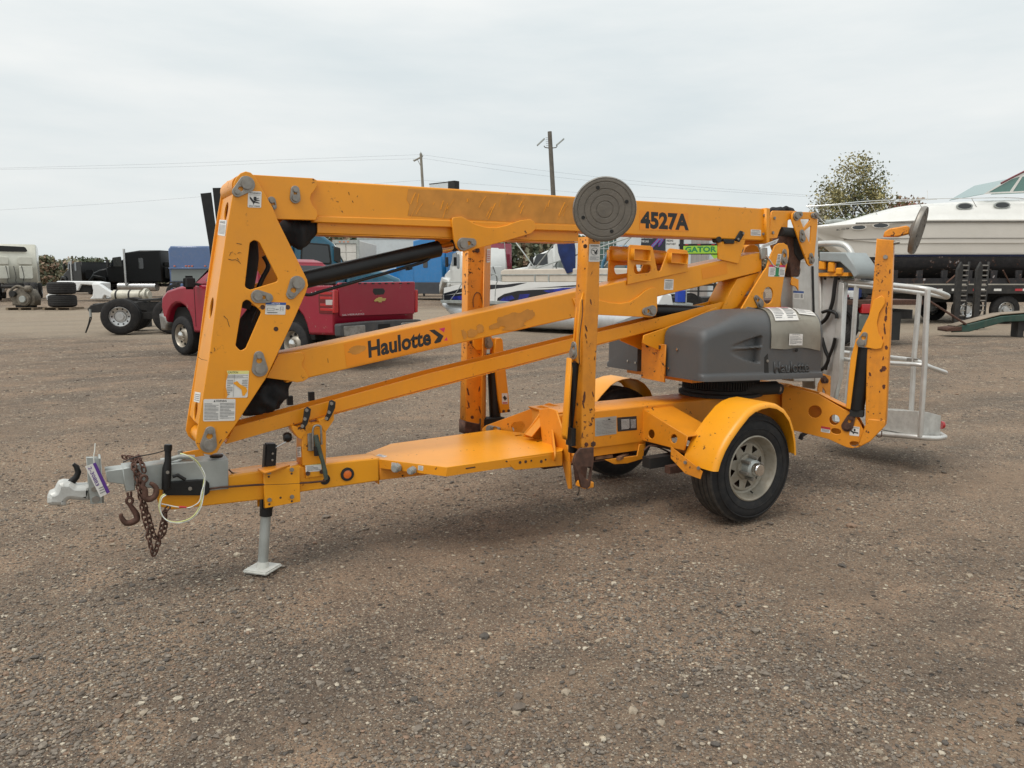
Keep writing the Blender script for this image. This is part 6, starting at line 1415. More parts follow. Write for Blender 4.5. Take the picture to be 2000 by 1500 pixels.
f.sp('engine_block', [(-.5, .2), (.55, .2), (.6, .6), (.4, .95), (-.1, 1.05), (-.5, .8)], .3, .85, M_ENG, T, bev=.06)
f.cy('flywheel_housing', (.15, .28, .5), (.15, .12, .5), .32, M_ENG, T, bev=.04); f.cy('pulley', (.15, .12, .5), (.15, .05, .5), .16, M_GALV, T, bev=.02)
f.cy('turbo', (.2, .25, .98), (.5, .3, .98), .15, M_ENG, T, bev=.04); f.cy('fan_hub', (-.35, .28, .75), (-.35, .12, .75), .14, M_BLKM, T)
f.tb('intake_pipe', [(-.45, .35, .4), (-.55, .3, .8), (-.2, .3, 1.1), (.1, .35, 1.0)], .06, M_ENG, T, sm=4); f.bx('oil_pan', -.4, .4, .35, .8, .1, .25, M_BLKM, T, bev=.04)
finish(T, f)
f = FR(100, 44); T = thing('truck_bonnet', 'white fibreglass truck bonnet lying on the gravel behind the tyre stack', 'truck bonnet')
M_FIB = mat('white_fibreglass', (.72, .73, .72), .4, var=.04, dirt=.08)
cap_ = rnd([(.05, 1.02), (.25, 1.15), (2.2, 1.13), (2.75, 1.05), (2.7, .3), (2.95, .2), (2.9, .1), (2.0, .1), (2.2, .3), (2.3, .9), (1.6, .95), (1.4, .6), (1.1, .55), (1.0, .95), (.4, .98), (.1, .9)], .06)
f.sp('bonnet_shell', cap_, .3, 1.4, M_FIB, T, bev=.05)
f.sp('wheel_arch_flare', rnd([(2.3, 1.0), (2.7, 1.0), (3.1, .7), (3.55, .42), (3.6, .2), (3.3, .2), (3.0, .35), (2.85, .12), (2.45, .12)], .06), .1, .5, M_FIB, T, bev=.05)
f.sp('wheel_arch_flare', rnd([(-.3, .05), (-.35, .3), (-.05, .55), (.3, .6), (.2, .3), (.05, .05)], .05), .1, .5, M_FIB, T, bev=.04)
f.sp('grille_opening', rnd([(.9, .5), (2.1, .5), (2.1, .9), (1.0, .95)], .1), .42, .5, M_DKHOLE, T)
finish(T, f)
f = FR(215, 26, 4); T = thing('exhaust_tank', 'cream cylindrical tank with straps lying behind the bare truck frame', 'tank')
M_TNK = mat('cream_tank', (.52, .50, .42), .5, .2, var=.15, vs=4, dirt=.4)
f.cy('tank_body', (0, .3, 1.05), (1.05, .3, 1.05), .19, M_TNK, T, bev=.05, n=28); f.cy('tank_end', (1.05, .3, 1.07), (1.3, .3, 1.07), .22, M_TNK, T, bev=.08)
for a in (.16, .62): f.cy('strap', (a, .3, 1.05), (a+.06, .3, 1.05), .197, M_BLKM, T, n=28)
f.bx('tank_stand', .0, 1.2, .1, .5, 0, .88, M_FRM, T)
finish(T, f)
# ---- box trailers behind
def box_trailer(px, d, yaw, L_, label, wall, door=False, H=4.0, name='box_trailer'):
    f = FR(px, d, yaw); T = thing(name, label, 'trailer')
    f.bx('body', 0, L_, 0, 2.55, 1.15, H, wall, T, bev=.03)
    f.bx('chassis', .3, L_-.3, .5, 2.05, .9, 1.14, M_FRM, T); f.bx('bottom_rail', -.01, L_+.01, -.015, 2.56, 1.1, 1.25, M_GALV, T); f.bx('top_rail', -.01, L_+.01, -.015, 2.56, H-.12, H+.01, M_GALV, T)
    for a in (1.2, 2.5): wheel(f, a, .05, .5, .5, T); wheel(f, a, 2.0, .5, .5, T, dirn=1, holes=0)
    f.bx('landing_leg', L_-2.5, L_-2.35, .4, .55, 0, 1.1, M_FRM, T)
    n = int(L_/1.2)
    for k in range(1, n): f.bx('rivet_seam', k*L_/n, k*L_/n+.03, -.008, .02, 1.3, H-.15, wall, T)
    if door:
        p = f.left(-.005)
        f.bx('door_frame', -.05, .0, 0, .2, 1.15, H, M_GALV, T); f.bx('door_frame', -.05, .0, 2.35, 2.55, 1.15, H, M_GALV, T); f.bx('door_header', -.05, .0, .2, 2.35, H-.35, H, M_GALV, T)
        for k in range(5): f.bx('door_panel', -.04, -.005, .22, 2.33, 1.2+k*.49, 1.67+k*.49, wall, T, bev=.008)
        for b in (.5, .8, 1.2, 1.6, 1.9): f.bx('marker_lamp', -.07, -.05, b, b+.1, H-.2, H-.14, M_AMB, T)
    finish(T, f); return T, f
M_TRW = mat('white_trailer_wall', (.58, .62, .63), .45, var=.04, vs=2, dirt=.12); M_TRW2 = mat('off_white_door', (.60, .58, .54), .5, var=.05, dirt=.2)
box_trailer(700, 54, -8, 7.0, 'long white box trailer behind the black lift cylinder', M_TRW, H=4.05)
f = FR(654, 38, 0); T = thing('box_truck', 'white box truck back with a panelled roll-up door, right of the teal cab', 'box truck')
f.bx('body', 0, 1.25, .1, 5, .95, 3.25, M_TRW2, T, bev=.02)
f.bx('door_frame', -.02, .1, .0, .1, .95, 3.27, M_GALV, T); f.bx('door_frame', 1.14, 1.27, .0, .1, .95, 3.27, M_GALV, T); f.bx('door_header', .1, 1.14, .0, .1, 3.1, 3.27, M_GALV, T)
for k in range(5): 
    for j in range(2): f.bx('door_panel', .12+.51*j, .61+.51*j, .04, .1, 1.0+.42*k, 1.40+.42*k, M_TRW2, T, bev=.01)
for a in (.3, .5, .7): f.bx('marker_lamp', a, a+.08, -.02, .02, 3.16, 3.2, M_AMB, T)
wheel(f, .3, .6, .45, .3, T, holes=0); finish(T, f)
# ---- utility poles, floodlight pole, wires
M_WOOD = mat('weathered_pole', (.13, .115, .095), .9, var=.25, vs=3, streak=.4)
M_WOODL = mat('pale_pole', (.25, .23, .19), .9, var=.2, vs=3)
def leaning(name, pxb, pxt, yt, d, r0, r1, m, par):
    b = bgp(pxb, d); t = bgp(pxt, d); z = zpx(yt, d); t = Vector((t.x, t.y, z)); cyl(name, b, t, r0, m, par, r2=r1, n=12); return b, t
T = thing('floodlight_pole', 'tall dark wooden pole with two floodlights behind the boom', 'light pole')
f = FR(1092, 50); b, t = leaning('pole', 1092, 1071.5, 257, 50, .18, .13, M_WOOD, T)
ax = (t-b).normalized(); hz = t-ax*(1.02)
for s_, r_ in ((-1, .9), (1, .8)):
    tube('lamp_arm', [hz, hz+RT*s_*.35+UP*.05, hz+RT*s_*.42+UP*.15], .03, M_WOOD, T, n=6)
    box('floodlight', hz+RT*s_*(.62 if s_ < 0 else .6)+UP*.38, (.62, .3, .07), M_GALV, T, rot=(Matrix.Rotation(YAW, 3, 'Z') @ Matrix.Rotation(radians(42)*(-s_)*-1 if s_ < 0 else -radians(40), 3, 'Y')))
for k in range(6): cyl('step_bolt', t-ax*(.38+.12*k), t-ax*(.38+.12*k)-RT*.28, .012, M_FRM, T, n=5)
finish(T, f)
T = thing('utility_pole', 'pale wooden utility pole with a crossarm carrying wires', 'utility pole'); f = FR(838, 75)
b, t = leaning('pole', 838, 826, 300, 75, .17, .12, M_WOODL, T)
cr0 = t-UP*.4-RT*.68-UP*.28; cr1 = t-UP*.35+RT*.16+UP*.1
cyl('crossarm', cr0, cr1, .08, M_WOODL, T, n=6)
for q in (cr0, cr1, t): lathe('insulator', [(.05, 0), (.08, .05), (.05, .12), (0, .2)], q, q+UP, M_GALV, T, n=8)
cyl('arm_brace', cr0.lerp(cr1, .4), t-UP*1.2, .03, M_WOODL, T, n=5)
finish(T, f)
M_WIRE = mat('overhead_wire', (.12, .12, .13), .6)
for k, (pp, dl) in enumerate((([(0, 329), (300, 321), (560, 312), (826, 302)], 'highest overhead wire left of the utility pole'), ([(0, 331), (350, 326), (600, 316), (817, 310)], 'second overhead wire left of the utility pole'), ([(0, 411), (250, 396), (420, 383), (826, 352)], 'low overhead wire left of the utility pole'), ([(826, 302), (1050, 332), (1300, 360), (1580, 382)], 'highest overhead wire right of the utility pole'), ([(829, 309), (1050, 342), (1300, 366), (1580, 385)], 'second overhead wire right of the utility pole'), ([(827, 352), (1000, 365), (1200, 382), (1400, 392)], 'low overhead wire right of the utility pole'))):
    T = thing('overhead_wire', dl, 'wire'); f = FR(826, 75)
    tube('wire', [Vector((*bgp(x, 75).xy, zpx(y, 75))) for x, y in pp], .007, M_WIRE, T, sm=6, n=4); finish(T, f)
# ---- sign box edge above the boom
f = FR(862, 62, 40); T = thing('roof_sign', 'pale sign box with a dark end standing high behind the boom', 'sign')
f.bx('sign_box', -1.2, .9, 0, .5, 7.9, 8.72, M_TRW, T); f.bx('sign_edge', .9, 1.6, -.02, .52, 7.9, 8.78, M_BLKM, T); f.bx('sign_frame', -1.22, .9, -.02, .02, 8.70, 8.76, M_BLKM, T)
f.cy('sign_post', (.2, .25, 0), (.2, .25, 7.95), .12, M_GALV, T); finish(T, f)
# ---- pontoon boat, traced on its near side
PA = bgp(866, 25.5); PB_ = bgp(1240, 21.2); PA.z = PB_.z = 0
u = (PB_-PA).normalized(); pp = PL(PA, u); bp_ = lambda b: PL(PA-pp.n*b, u)
T = thing('pontoon_boat', 'white pontoon boat with black and blue swirl graphics and a folded navy cover', 'boat')
M_PON = mat('pontoon_aluminium', (.62, .64, .65), .35, .35, var=.08, vs=3, dirt=.2); M_PW = mat('boat_white_panel', (.70, .70, .68), .3, var=.03, coat=.3); M_CSH = mat('cream_cushion', (.58, .52, .44), .6, var=.06, vs=3, dirt=.15)
M_NAVY = mat('navy_canvas', (.014, .03, .12), .9, var=.25, vs=6, bump=.4, bs=20); M_GB = mat('blue_graphic', (.012, .02, .22), .35, var=.6, vs=5, coat=.3); M_GK = mat('black_graphic', (.010, .010, .014), .3, coat=.3)
def panel(q, dep=.03, b=0., m=M_PW, name='side_panel', bev=.006): return plate(name, bp_(b), bp_(b).s(q), dep, m, T, bev=bev)
sp1 = panel([(867, 562), (912, 553), (960, 548), (984, 551), (1145, 551), (1290, 552), (1290, 612), (960, 590), (866, 588)])
def gfx(q, m, z=.002, name='swirl_graphic'):
    pl = bp_(0); me = slab_mesh([pl.s(q)], .0008, .0002); me.transform(pl.off(z+.0).M); return newobj(name, me, m, sp1)
gfx([(867, 573), (905, 562), (960, 556), (985, 556), (1010, 553), (1030, 552), (1000, 560), (960, 565), (915, 569), (867, 577)], M_GK)
gfx([(867, 577), (915, 571), (935, 570), (925, 585), (914, 588), (867, 587)], M_GK)
gfx([(880, 580), (912, 576), (924, 574), (914, 586), (885, 585)], M_GB, .003)
gfx([(966, 590), (968, 582), (978, 575), (1000, 569), (1040, 566), (1090, 564), (1130, 562), (1290, 562), (1290, 600), (1100, 590), (1060, 588), (980, 592)], M_GK)
gfx([(1060, 568), (1100, 562), (1150, 560), (1180, 561), (1130, 568), (1080, 574)], M_GB, .003)
gfx([(975, 588), (985, 580), (1000, 577), (1005, 583), (990, 589)], M_GB, .003); gfx([(1015, 575), (1035, 574), (1030, 583), (1012, 586)], M_GB, .003)
gfx([(964, 590), (965, 580), (980, 570), (1010, 563), (1060, 560), (1020, 566), (985, 574), (972, 582), (970, 591)], M_PW, .004)
gfx([(1040, 563), (1120, 557), (1200, 556), (1120, 560)], M_GK, .004)
c1 = panel([(978, 529), (985, 526), (1140, 524), (1290, 524), (1290, 551), (976, 551)], .25, .03, M_CSH, 'seat_back', .03)
panel([(978, 536), (1290, 534), (1290, 536), (978, 538)], .02, .01, M_GALV, 'cushion_rail', .002)
for x in (977, 1043, 1070, 1138): panel([(x, 537), (x+2.5, 537), (x+2.5, 551), (x, 551)], .02, .01, M_GALV, 'panel_post', .002)
panel([(860, 586), (960, 587), (1300, 606), (1300, 612), (960, 594), (861, 592)], 2.4, -.02, M_GALV, 'deck_edge', .01)
# pontoons with raised noses
for b in (.35, 2.1):
    pl = bp_(b); base = pl.s([(1270, 626)])[0]
    q0 = pl.s([(872, 600)])[0]; pts = [(q0[0]-.15, .78), (q0[0]+.05, .72), (q0[0]+.4, .60), (q0[0]+1.0, .48), (q0[0]+1.8, .45), (q0[0]+7.6, .45)]
    tube('pontoon', [pl.at(a, z) for a, z in pts], [.05, .13, .24, .32, .34, .34], M_PON, T, n=22)
panel([(891, 590), (960, 592), (1000, 595), (1000, 602), (891, 600)], .1, .2, M_GALV, 'deck_bracket')
for b in (.6, 1.9):
    pl = bp_(b); q0 = pl.s([(872, 600)])[0][0]
    for da in (2.0, 5.5): box('trailer_bunk', pl.at(q0+da, .07), (.5, .5, .12), M_FRM, T, rz=atan2(u.y, u.x))
rl = lambda q, b=0., r=.016, nm='rail': tube(nm, [bp_(b).p(x, y) for x, y in q], r, M_GALV, T, sm=3, n=6)
rl([(866, 551), (912, 551)]); rl([(873, 552), (873, 560)]); rl([(880, 586), (895, 566), (905, 548), (912, 538), (918, 535)]); rl([(959, 538), (965, 535), (970, 538), (972, 546), (968, 560), (967, 590)]); rl([(946, 545), (952, 536), (960, 535)])
rl([(1240, 460), (1045, 525)], .3, .02, 'bimini_frame'); rl([(1005, 470), (1045, 525), (1040, 530)], .1, .02, 'bimini_frame'); rl([(1085, 473), (1042, 528)], .1, .02, 'bimini_frame'); rl([(1240, 455), (1180, 520)], 1.6, .02, 'bimini_frame')
rl([(985, 470), (990, 528)], .05, .012, 'aerial')
tube('folded_canvas', [bp_(.1).p(x, y) for x, y in ((1105, 470), (1107, 490), (1111, 510), (1115, 533))], [.26, .25, .2, .12], M_NAVY, T, n=14, nz_=.35, nf=3)
plate('helm_windscreen', bp_(.9), bp_(.9).s([(1080, 522), (1088, 510), (1100, 506), (1110, 508), (1115, 524)]), .03, M_GLG, T)
tube('steering_wheel', [bp_(.8).at(bp_(.8).s([(1094, 519)])[0][0]+.16*cos(t), bp_(.8).s([(1094, 519)])[0][1]+.16*sin(t)) for t in [2*pi*k/12 for k in range(12)]], .015, M_BLK, T, n=6, cyc=True)
for k, (x, y, r_) in enumerate(((1190, 541, .22), (1205, 548, .2), (1186, 552, .3), (1218, 544, .22))):
    q = bp_(.5).p(x, y); lathe('seat_cushion', [(0, -r_*.6), (r_*.8, -r_*.5), (r_, 0), (r_*.8, r_*.5), (0, r_*.6)], q, q+UP, M_CSH, T, n=16)
f = FR(866, 25.5); finish(T, f)
# ---- gridded glass wall, screens and the market trailer behind the arm
f = FR(1168, 62, -6); T = thing('glass_building', 'green glazed building front with a white window grid behind the pontoon boat', 'building')
M_GGL = mat('green_glazing', (.05, .10, .085), .15, var=.3, vs=.8, coat=.4)
f.bx('wall', 0, 3.6, .25, 8, 0, 4.6, M_FRM, T)
for i in range(9):
    for j in range(9): f.bx('pane', .04+.39*i, .39+.39*i, .02, .05, .5+.45*j, .91+.45*j, M_GGL, T)
for i in range(10): f.bx('mullion', .39*i, .39*i+.05, .0, .1, .4, 4.6, M_TRW, T)
for j in range(10): f.bx('transom', 0, 3.55, -.02, .1, .45+.45*j, .49+.45*j, M_TRW, T)
finish(T, f)
f = FR(1249, 32, -4); T = thing('advertising_trailer', 'dark trailer with printed adverts reading LIFE WITHOUT THE LAG and FEEDING WHAT\'S NEXT', 'trailer')
f.bx('body', 0, 2.1, .02, 5, .9, 3.6, M_TRW, T)
M_ADK = mat('dark_advert_panel', (.018, .02, .028), .4, coat=.2); pa_ = f.side(.0)
ad = plate('advert_panel', pa_, [(0, 1.0), (1.02, 1.0), (1.02, 3.6), (0, 3.6)], .02, M_ADK, T); ZZ = lambda y: zpx(y, 32)
XX = lambda x: pa_.s([(x, 480)])[0][0]
def adtext(s_, x0, x1, y0, y1, m, par): return lettering('lettering', s_, pa_, (x0, y1), (x1, y1), (x0, y0), m, par, bold=.02, z=.004)
adtext('LIFE WITHOUT', 1252, 1276, 462.5, 466.5, M_WH, ad); adtext('THE LAG', 1252, 1267, 469, 473.5, M_WH, ad)
for k, c_ in enumerate(((.3, .02, .2), (.05, .1, .5), (.02, .3, .45), (.4, .02, .05), (.1, .05, .4))):
    tube('light_stripe', [pa_.off(.01).p(x, y+k*1.6-2) for x, y in ((1272, 482), (1280, 474), (1288, 466), (1292, 470), (1286, 478), (1296, 464))], .018, mat('stripe_%s' % 'abcde'[k], c_, .4), ad, sm=4, n=5)
wp_ = plate('advert_panel', pa_, [(1.06, 1.55), (1.58, 1.55), (1.58, 3.6), (1.06, 3.6)], .02, M_WH, T)
adtext('FEEDING', 1302, 1315, 468, 472, M_INK, wp_); adtext("WHAT'S NEXT", 1301, 1320, 474.5, 478.5, M_INK, wp_); adtext('WE BUILD', 1300, 1321, 462, 466, M_INK, wp_) if False else None
plate('black_strip', pa_, [(1.62, .95), (1.78, .95), (1.78, 3.6), (1.62, 3.6)], .02, M_BLKM, T)
wheel(f, .6, .3, .45, .3, T); wheel(f, 1.6, .3, .45, .3, T); finish(T, f)
f = FR(1330, 40, 0); T = thing('grey_container', 'plain pale grey container with a white end behind the green sign', 'container')
M_GYC = mat('warm_grey_wall', (.38, .35, .33), .6, var=.04, dirt=.1)
f.bx('wall', 0, 1.35, 0, 4, 0, 4.2, M_GYC, T, bev=.02); f.bx('end_wall', 1.35, 2.6, .1, 4, 0, 4.2, M_TRW, T, bev=.02)
for k in range(5): f.bx('corrugation', .1+.25*k, .2+.25*k, -.03, 0.01, .1, 4.1, M_GYC, T)
finish(T, f)
f = FR(1330, 27, 0); T = thing('equipment_trailer', 'black equipment trailer carrying a lime green sign with GATOR in dark green letters', 'trailer')
M_LIM = mat('lime_sign', (.34, .60, .05), .5, var=.04); pg_ = f.side(0)
sg = plate('sign_board', pg_, pg_.s([(1335, 480.5), (1402, 479.5), (1402, 495), (1335, 495.5)]), .03, M_LIM, T)
lettering('lettering', 'GATOR', pg_, (1338, 493), (1399, 492), (1338, 482), M_GRN, sg, bold=.035, z=.003)
plate('sign_frame', pg_.off(-.01), pg_.s([(1326, 476.5), (1403, 475.5), (1403, 481), (1326, 481)]), .05, M_BLKM, T); plate('sign_frame', pg_.off(-.01), pg_.s([(1330, 495), (1403, 495), (1403, 497), (1330, 497)]), .05, M_BLKM, T)
for x in (1338, 1362, 1390): plate('red_reflector', pg_.off(.01), pg_.s([(x, 477), (x+6, 477), (x+6, 479), (x, 479)]), .01, M_REDL, T)
for x in (1330, 1396): plate('sign_leg', pg_.off(-.03), pg_.s([(x, 497), (x+3, 497), (x+3, 590), (x, 590)]), .06, M_FRM, T)
plate('sign_foot', pg_.off(-.02), pg_.s([(1389, 497), (1402, 497), (1402, 503), (1395, 505)]), .03, M_LIM, T)
f.bx('trailer_bed', -.6, 2.6, .2, 2.4, .75, .95, M_FRM, T)
for k in range(6): f.bx('trailer_post', -.5+.55*k, -.44+.55*k, .2, .26, .95, 1.4, M_FRM, T)
f.bx('trailer_rail', -.6, 2.5, .2, .26, 1.36, 1.44, M_FRM, T); f.bx('trailer_rail', -.6, 2.5, .2, .26, 1.15, 1.2, M_FRM, T)
wheel(f, .42, .05, .52, .45, T, rimm=M_FRM); wheel(f, 1.35, .05, .52, .45, T, rimm=M_FRM); wheel(f, .42, 1.9, .52, .45, T, holes=0, dirn=1)
f.cy('loose_wheel', (.05, -.1, .62), (.25, -.45, .62), .5, M_FTYR, T, bev=.06, n=36)
finish(T, f)
f = FR(1300, 20, -20); T = thing('white_panel', 'white body panel leaning beside the trailer behind the lift turret', 'panel')
f.sp('shell', rnd([(-.25, .6), (.3, .55), (.15, 1.2), (-.1, 1.28), (-.3, .95)], .06), 0, .3, M_FIB, T, bev=.04); f.bx('stand', -.2, .2, .05, .25, 0, .6, M_FRM, T); f.bx('inner_fitting', -.1, .02, -.03, .0, .75, .95, M_BLKM, T, bev=.02); finish(T, f)
f = FR(1330, 22, 0); T = thing('blue_crate', 'blue crate with a silver edge beside the black tyres', 'crate')
f.bx('crate_body', -.12, .1, 0, .4, .95, 1.28, mat('crate_blue', (.01, .05, .38), .5), T, bev=.01); f.bx('crate_frame', .1, .13, -.02, .4, .9, 1.3, M_GALV, T); f.bx('crate_base', -.2, .3, -.05, .5, .8, .92, M_GALV, T); f.bx('crate_stand', -.1, .2, .1, .4, 0, .8, M_FRM, T); finish(T, f)
# teal loader cab glimpsed behind the bimini frame
f = FR(1186, 30, 10); T = thing('loader', 'teal loader cab with black frame glimpsed right of the near leg', 'loader')
M_TL = carpaint('loader_teal', (.04, .14, .22)); f.tb('cab_pillar', [(-.3, .1, 1.2), (-.2, .1, 2.2), (.1, .1, 2.75), (.7, .1, 2.8)], .07, M_TL, T, n=8); f.tb('cab_pillar', [(.7, .1, 2.8), (.75, .1, 1.2)], .07, M_TL, T, n=8)
f.bx('cab_glass', -.15, .7, .2, 1.2, 1.3, 2.6, M_GLG, T); f.sp('body', [(-.5, .6), (1.6, .6), (1.6, 1.4), (.8, 1.6), (-.3, 1.3)], .1, 1.5, M_TL, T, bev=.05); wheel(f, .0, -.1, .55, .35, T, holes=0); wheel(f, 1.3, -.1, .55, .35, T, holes=0); finish(T, f)
# ------------------------------------------------------------ cabin cruiser on its flatbed (right)
f = FR(1598, 28.2, 0); T = thing('cabin_cruiser', 'white cabin cruiser with black bottom paint sitting on a flatbed trailer at right', 'boat')
M_HULL = mat('off_white_gelcoat', (.62, .58, .52), .35, var=.03, vs=1, coat=.3, dirt=.12, dirt_col=(.4, .36, .3)); M_DECK = mat('white_gelcoat', (.72, .71, .67), .35, var=.03, coat=.3, dirt=.05)
M_BOT = mat('black_bottom_paint', (.013, .012, .014), .75, var=.3, vs=3, dirt=.5, dirt_col=(.06, .05, .045), chips=.45, chip_col=(.35, .35, .36), cs=6)
BM = 3.3
def hull():
    bm = bmesh.new(); rows = []; n = 44; Lh = 11.0
    def sheer(a): return 3.50+.02*min(1, a/2)+.06*min(1, a/6)+.0*a
    for i in range(n+1):
        t = (i/n)**1.5; a = Lh*t
        hb = BM/2*(1-(1-min(1, a/4.6))**1.75)+.02
        zs = 3.54+.16*min(1, a/3.5)-.0*a
        stem = max(0, 1-a/2.2)
        zk = 1.35+ (3.40-1.35)*max(0, 1-a/3.1)**1.15 if a < 3.1 else 1.35
        zc = max(zk+.02, 1.95+.9*max(0, 1-a/3.0)**1.2) ; zc = min(zc, zs-.1)
        hc = hb*(.86 if a > 3 else .30+.56*a/3)
        zm = zc+(zs-zc)*.52
        pr_ = [(0, zk), (hc*.5, zk+(zc-zk)*.55), (hc, zc), (hc+(hb-hc)*.35, zc+.08), (lambda zi: (hc+(hb-hc)*(.35+.27*(zi-zc-.08)/(zm-zc-.08)), zi))(min(max(2.40, zc+.085), zm-.01)), (hc+(hb-hc)*.62, zm), (hc+(hb-hc)*.78, zm+.02), (hb*.985, zs-.10), (hb+.02, zs-.07), (hb+.02, zs)]
        row = [bm.verts.new(f.w(a, BM/2-y, z)) for y, z in pr_]+[bm.verts.new(f.w(a, BM/2+y, z)) for y, z in pr_[1:]]
        rows.append(row)
    k = 10
    for q, p_ in zip(rows, rows[1:]):
        for j in range(k-1):
            bm.faces.new((q[j], q[j+1], p_[j+1], p_[j]))
        seq = [0]+list(range(k, 2*k-1))
        for j in range(k-1): bm.faces.new((q[seq[j]], p_[seq[j]], p_[seq[j+1]], q[seq[j+1]]))
    o = bmobj('hull', bm, [M_HULL, M_BOT, mat('navy_boot_stripe', (.02, .03, .09), .4)], T, sm=50)
    for p_ in o.data.polygons:
        if p_.center.z < 2.405: p_.material_index = 1
    return o
h = hull()
# boot stripe and bottom edge as a proud band
def band(name, z0, z1, m, out=.012, a0=2.2):
    bm = bmesh.new(); prev = None
    for i in range(40):
        a = a0+(11-a0)*i/39
        hb = BM/2*(1-(1-min(1, a/4.6))**1.75)+.02; hc = hb*(.86 if a > 3 else .30+.56*a/3); zc = max(1.37, 1.95+.9*max(0, 1-a/3.0)**1.2); zs = 3.54+.16*min(1, a/3.5)
        def yy(z):
            zm = zc+(zs-zc)*.52
            if z < zc+.08: return hc+(hb-hc)*.35
            if z < zm: return hc+(hb-hc)*(.35+.27*(z-zc-.08)/(zm-zc-.08))
            return hc+(hb-hc)*(.78+.2*(z-zm)/(zs-zm))
        v = [bm.verts.new(f.w(a, BM/2-yy(z)-out, z)) for z in (z0, z1)]
        if prev: bm.faces.new((prev[0], v[0], v[1], prev[1]))
        prev = v
    bmesh.ops.solidify(bm, geom=bm.faces[:], thickness=.01)
    return bmobj(name, bm, m, T)
band('boot_stripe', 2.40, 2.47, MATS['navy_boot_stripe'], .016, 2.35); band('boot_stripe', 2.49, 2.52, M_DECK, .018, 2.2)
band('hull_moulding', 3.03, 3.06, mat('moulding_shadow_grey', (.35, .32, .29), .5), .02, 1.2); band('rub_rail', 3.60, 3.66, mat('rub_rail', (.3, .28, .25), .5), .03, 1.5)
# deck and cabin top
bm = bmesh.new(); rows = []
for i in range(37):
    a = 11.0*i/36; hb = BM/2*(1-(1-min(1, a/4.6))**1.75)+.02; zs = 3.54+.16*min(1, a/3.5)
    crown = [.0, .03, .1, .22, .38, .52, .62, .70, .74][min(8, int(a*1.6))] if False else .72*(1/(1+math.exp(-(a-2.3)*1.35)))+.035*max(0, a-4.5)
    pr_ = [(hb, zs), (hb*.93, zs+.04), (hb*.86, zs+crown*.35), (hb*.76, zs+crown*.72), (hb*.62, zs+crown*.93), (hb*.3, zs+crown), (0, zs+crown*1.02)]
    pts = pr_+[(-y, z) for y, z in pr_[-2::-1]]; rows.append([bm.verts.new(f.w(a, BM/2-y, z)) for y, z in pts])
for q, p_ in zip(rows, rows[1:]):
    for j in range(len(q)-1): bm.faces.new((q[j], q[j+1], p_[j+1], p_[j]))
bmobj('deck', bm, M_DECK, T, sm=60)
def hull_b(a, z):
    hb = BM/2*(1-(1-min(1, a/4.6))**1.75)+.02; hc = hb*(.86 if a > 3 else .30+.56*a/3); zc = max(1.37, 1.95+.9*max(0, 1-a/3.0)**1.2); zs = 3.54+.16*min(1, a/3.5); zm = zc+(zs-zc)*.52
    y = hc+(hb-hc)*.35 if z < zc+.08 else (hc+(hb-hc)*(.35+.27*(z-zc-.08)/(zm-zc-.08)) if z < zm else hc+(hb-hc)*(.78+.2*(z-zm)/(zs-zm)))
    return BM/2-y
def port(a, z, b, rx, rz, nm='porthole'):
    pl = f.side(b); m_ = plate(nm, pl.off(.03), ell(a, z, rx, rz, 24), .05, M_GALV if nm == 'cabin_porthole' else M_HULL, T, bev=.006); plate('glass', pl.off(.034), ell(a, z, rx*.82, rz*.72, 24), .03, M_GLD, m_, bev=.003)
def xy(x, y, b): q = f.side(b).s([(x, y)])[0]; return q
for x, y, b, rx in ((1679, 444, 1.0, .24), (1721, 440.5, .60, .27)):
    a, z = xy(x, y, b); b = hull_b(a, z)
    a, z = xy(x, y, b); b0, b1_ = hull_b(a-rx, z), hull_b(a+rx, z); dirv = f.w(a+rx, b1_, z)-f.w(a-rx, b0, z); pq_ = PL(f.w(a-rx, b0, z)+dirv*.5, dirv).off(.0); sc_ = dirv.length/2
    m_ = plate('porthole_rim', pq_.off(.035), ell(0, 0, sc_, .10, 24), .08, M_HULL, T, bev=.006); plate('glass', pq_.off(.039), ell(0, 0, sc_*.85, .075, 24), .04, M_GLD, m_, bev=.003)
for x, y in ((1882, 403), (1955, 401)): a, z = xy(x, y, .35); port(a, z, .30, .30, .13, 'cabin_porthole')
lettering('registration_number', 'MC 1543 RM 11', f.side(.93).off(.02), (1634, 451), (1664, 447), (1634, 447.5), M_INK, T, bold=.01, z=.002)
# windshield
pw_ = f.side(.45)
wq = [(1925, 377), (1975, 349), (2000, 338), (2060, 336), (2060, 372), (1980, 375)]
plate('windshield_frame', pw_.off(.015), pw_.s([(1921, 379), (1974, 347), (2000, 335), (2064, 333), (2064, 374)]), .02, M_DECK, T, holes=[pw_.s([(1930, 376), (1976, 350), (1992, 345), (1972, 374)]), pw_.s([(1978, 374), (1998, 343), (2058, 338), (2058, 370)])])
plate('windshield_glass', pw_, pw_.s([(1925, 378), (1975, 348), (2062, 335), (2062, 373)]), .015, M_GLT, T)
plate('windshield_glass', f.side(2.85), f.side(2.85).s([(1935, 380), (1980, 352), (2062, 340), (2062, 375)]), .015, M_GLT, T)
a_, z_ = pw_.s([(1925, 378)])[0]; b2, z2 = pw_.s([(1977, 348)])[0]
plate('windshield_glass', PL(f.w(a_, .5, z_), -f.B, f.w(b2, .5, z2)-f.w(a_, .5, z_)), [(-2.3, 0), (0, 0), (0, 1.1), (-2.3, 1.1)], .015, M_GLT, T)
tube('windshield_trim', [pw_.off(.02).p(x, y) for x, y in ((1955, 358), (1978, 346), (2002, 334), (2060, 332))], .035, mat('maroon_trim', (.16, .03, .04), .6), T, n=6)
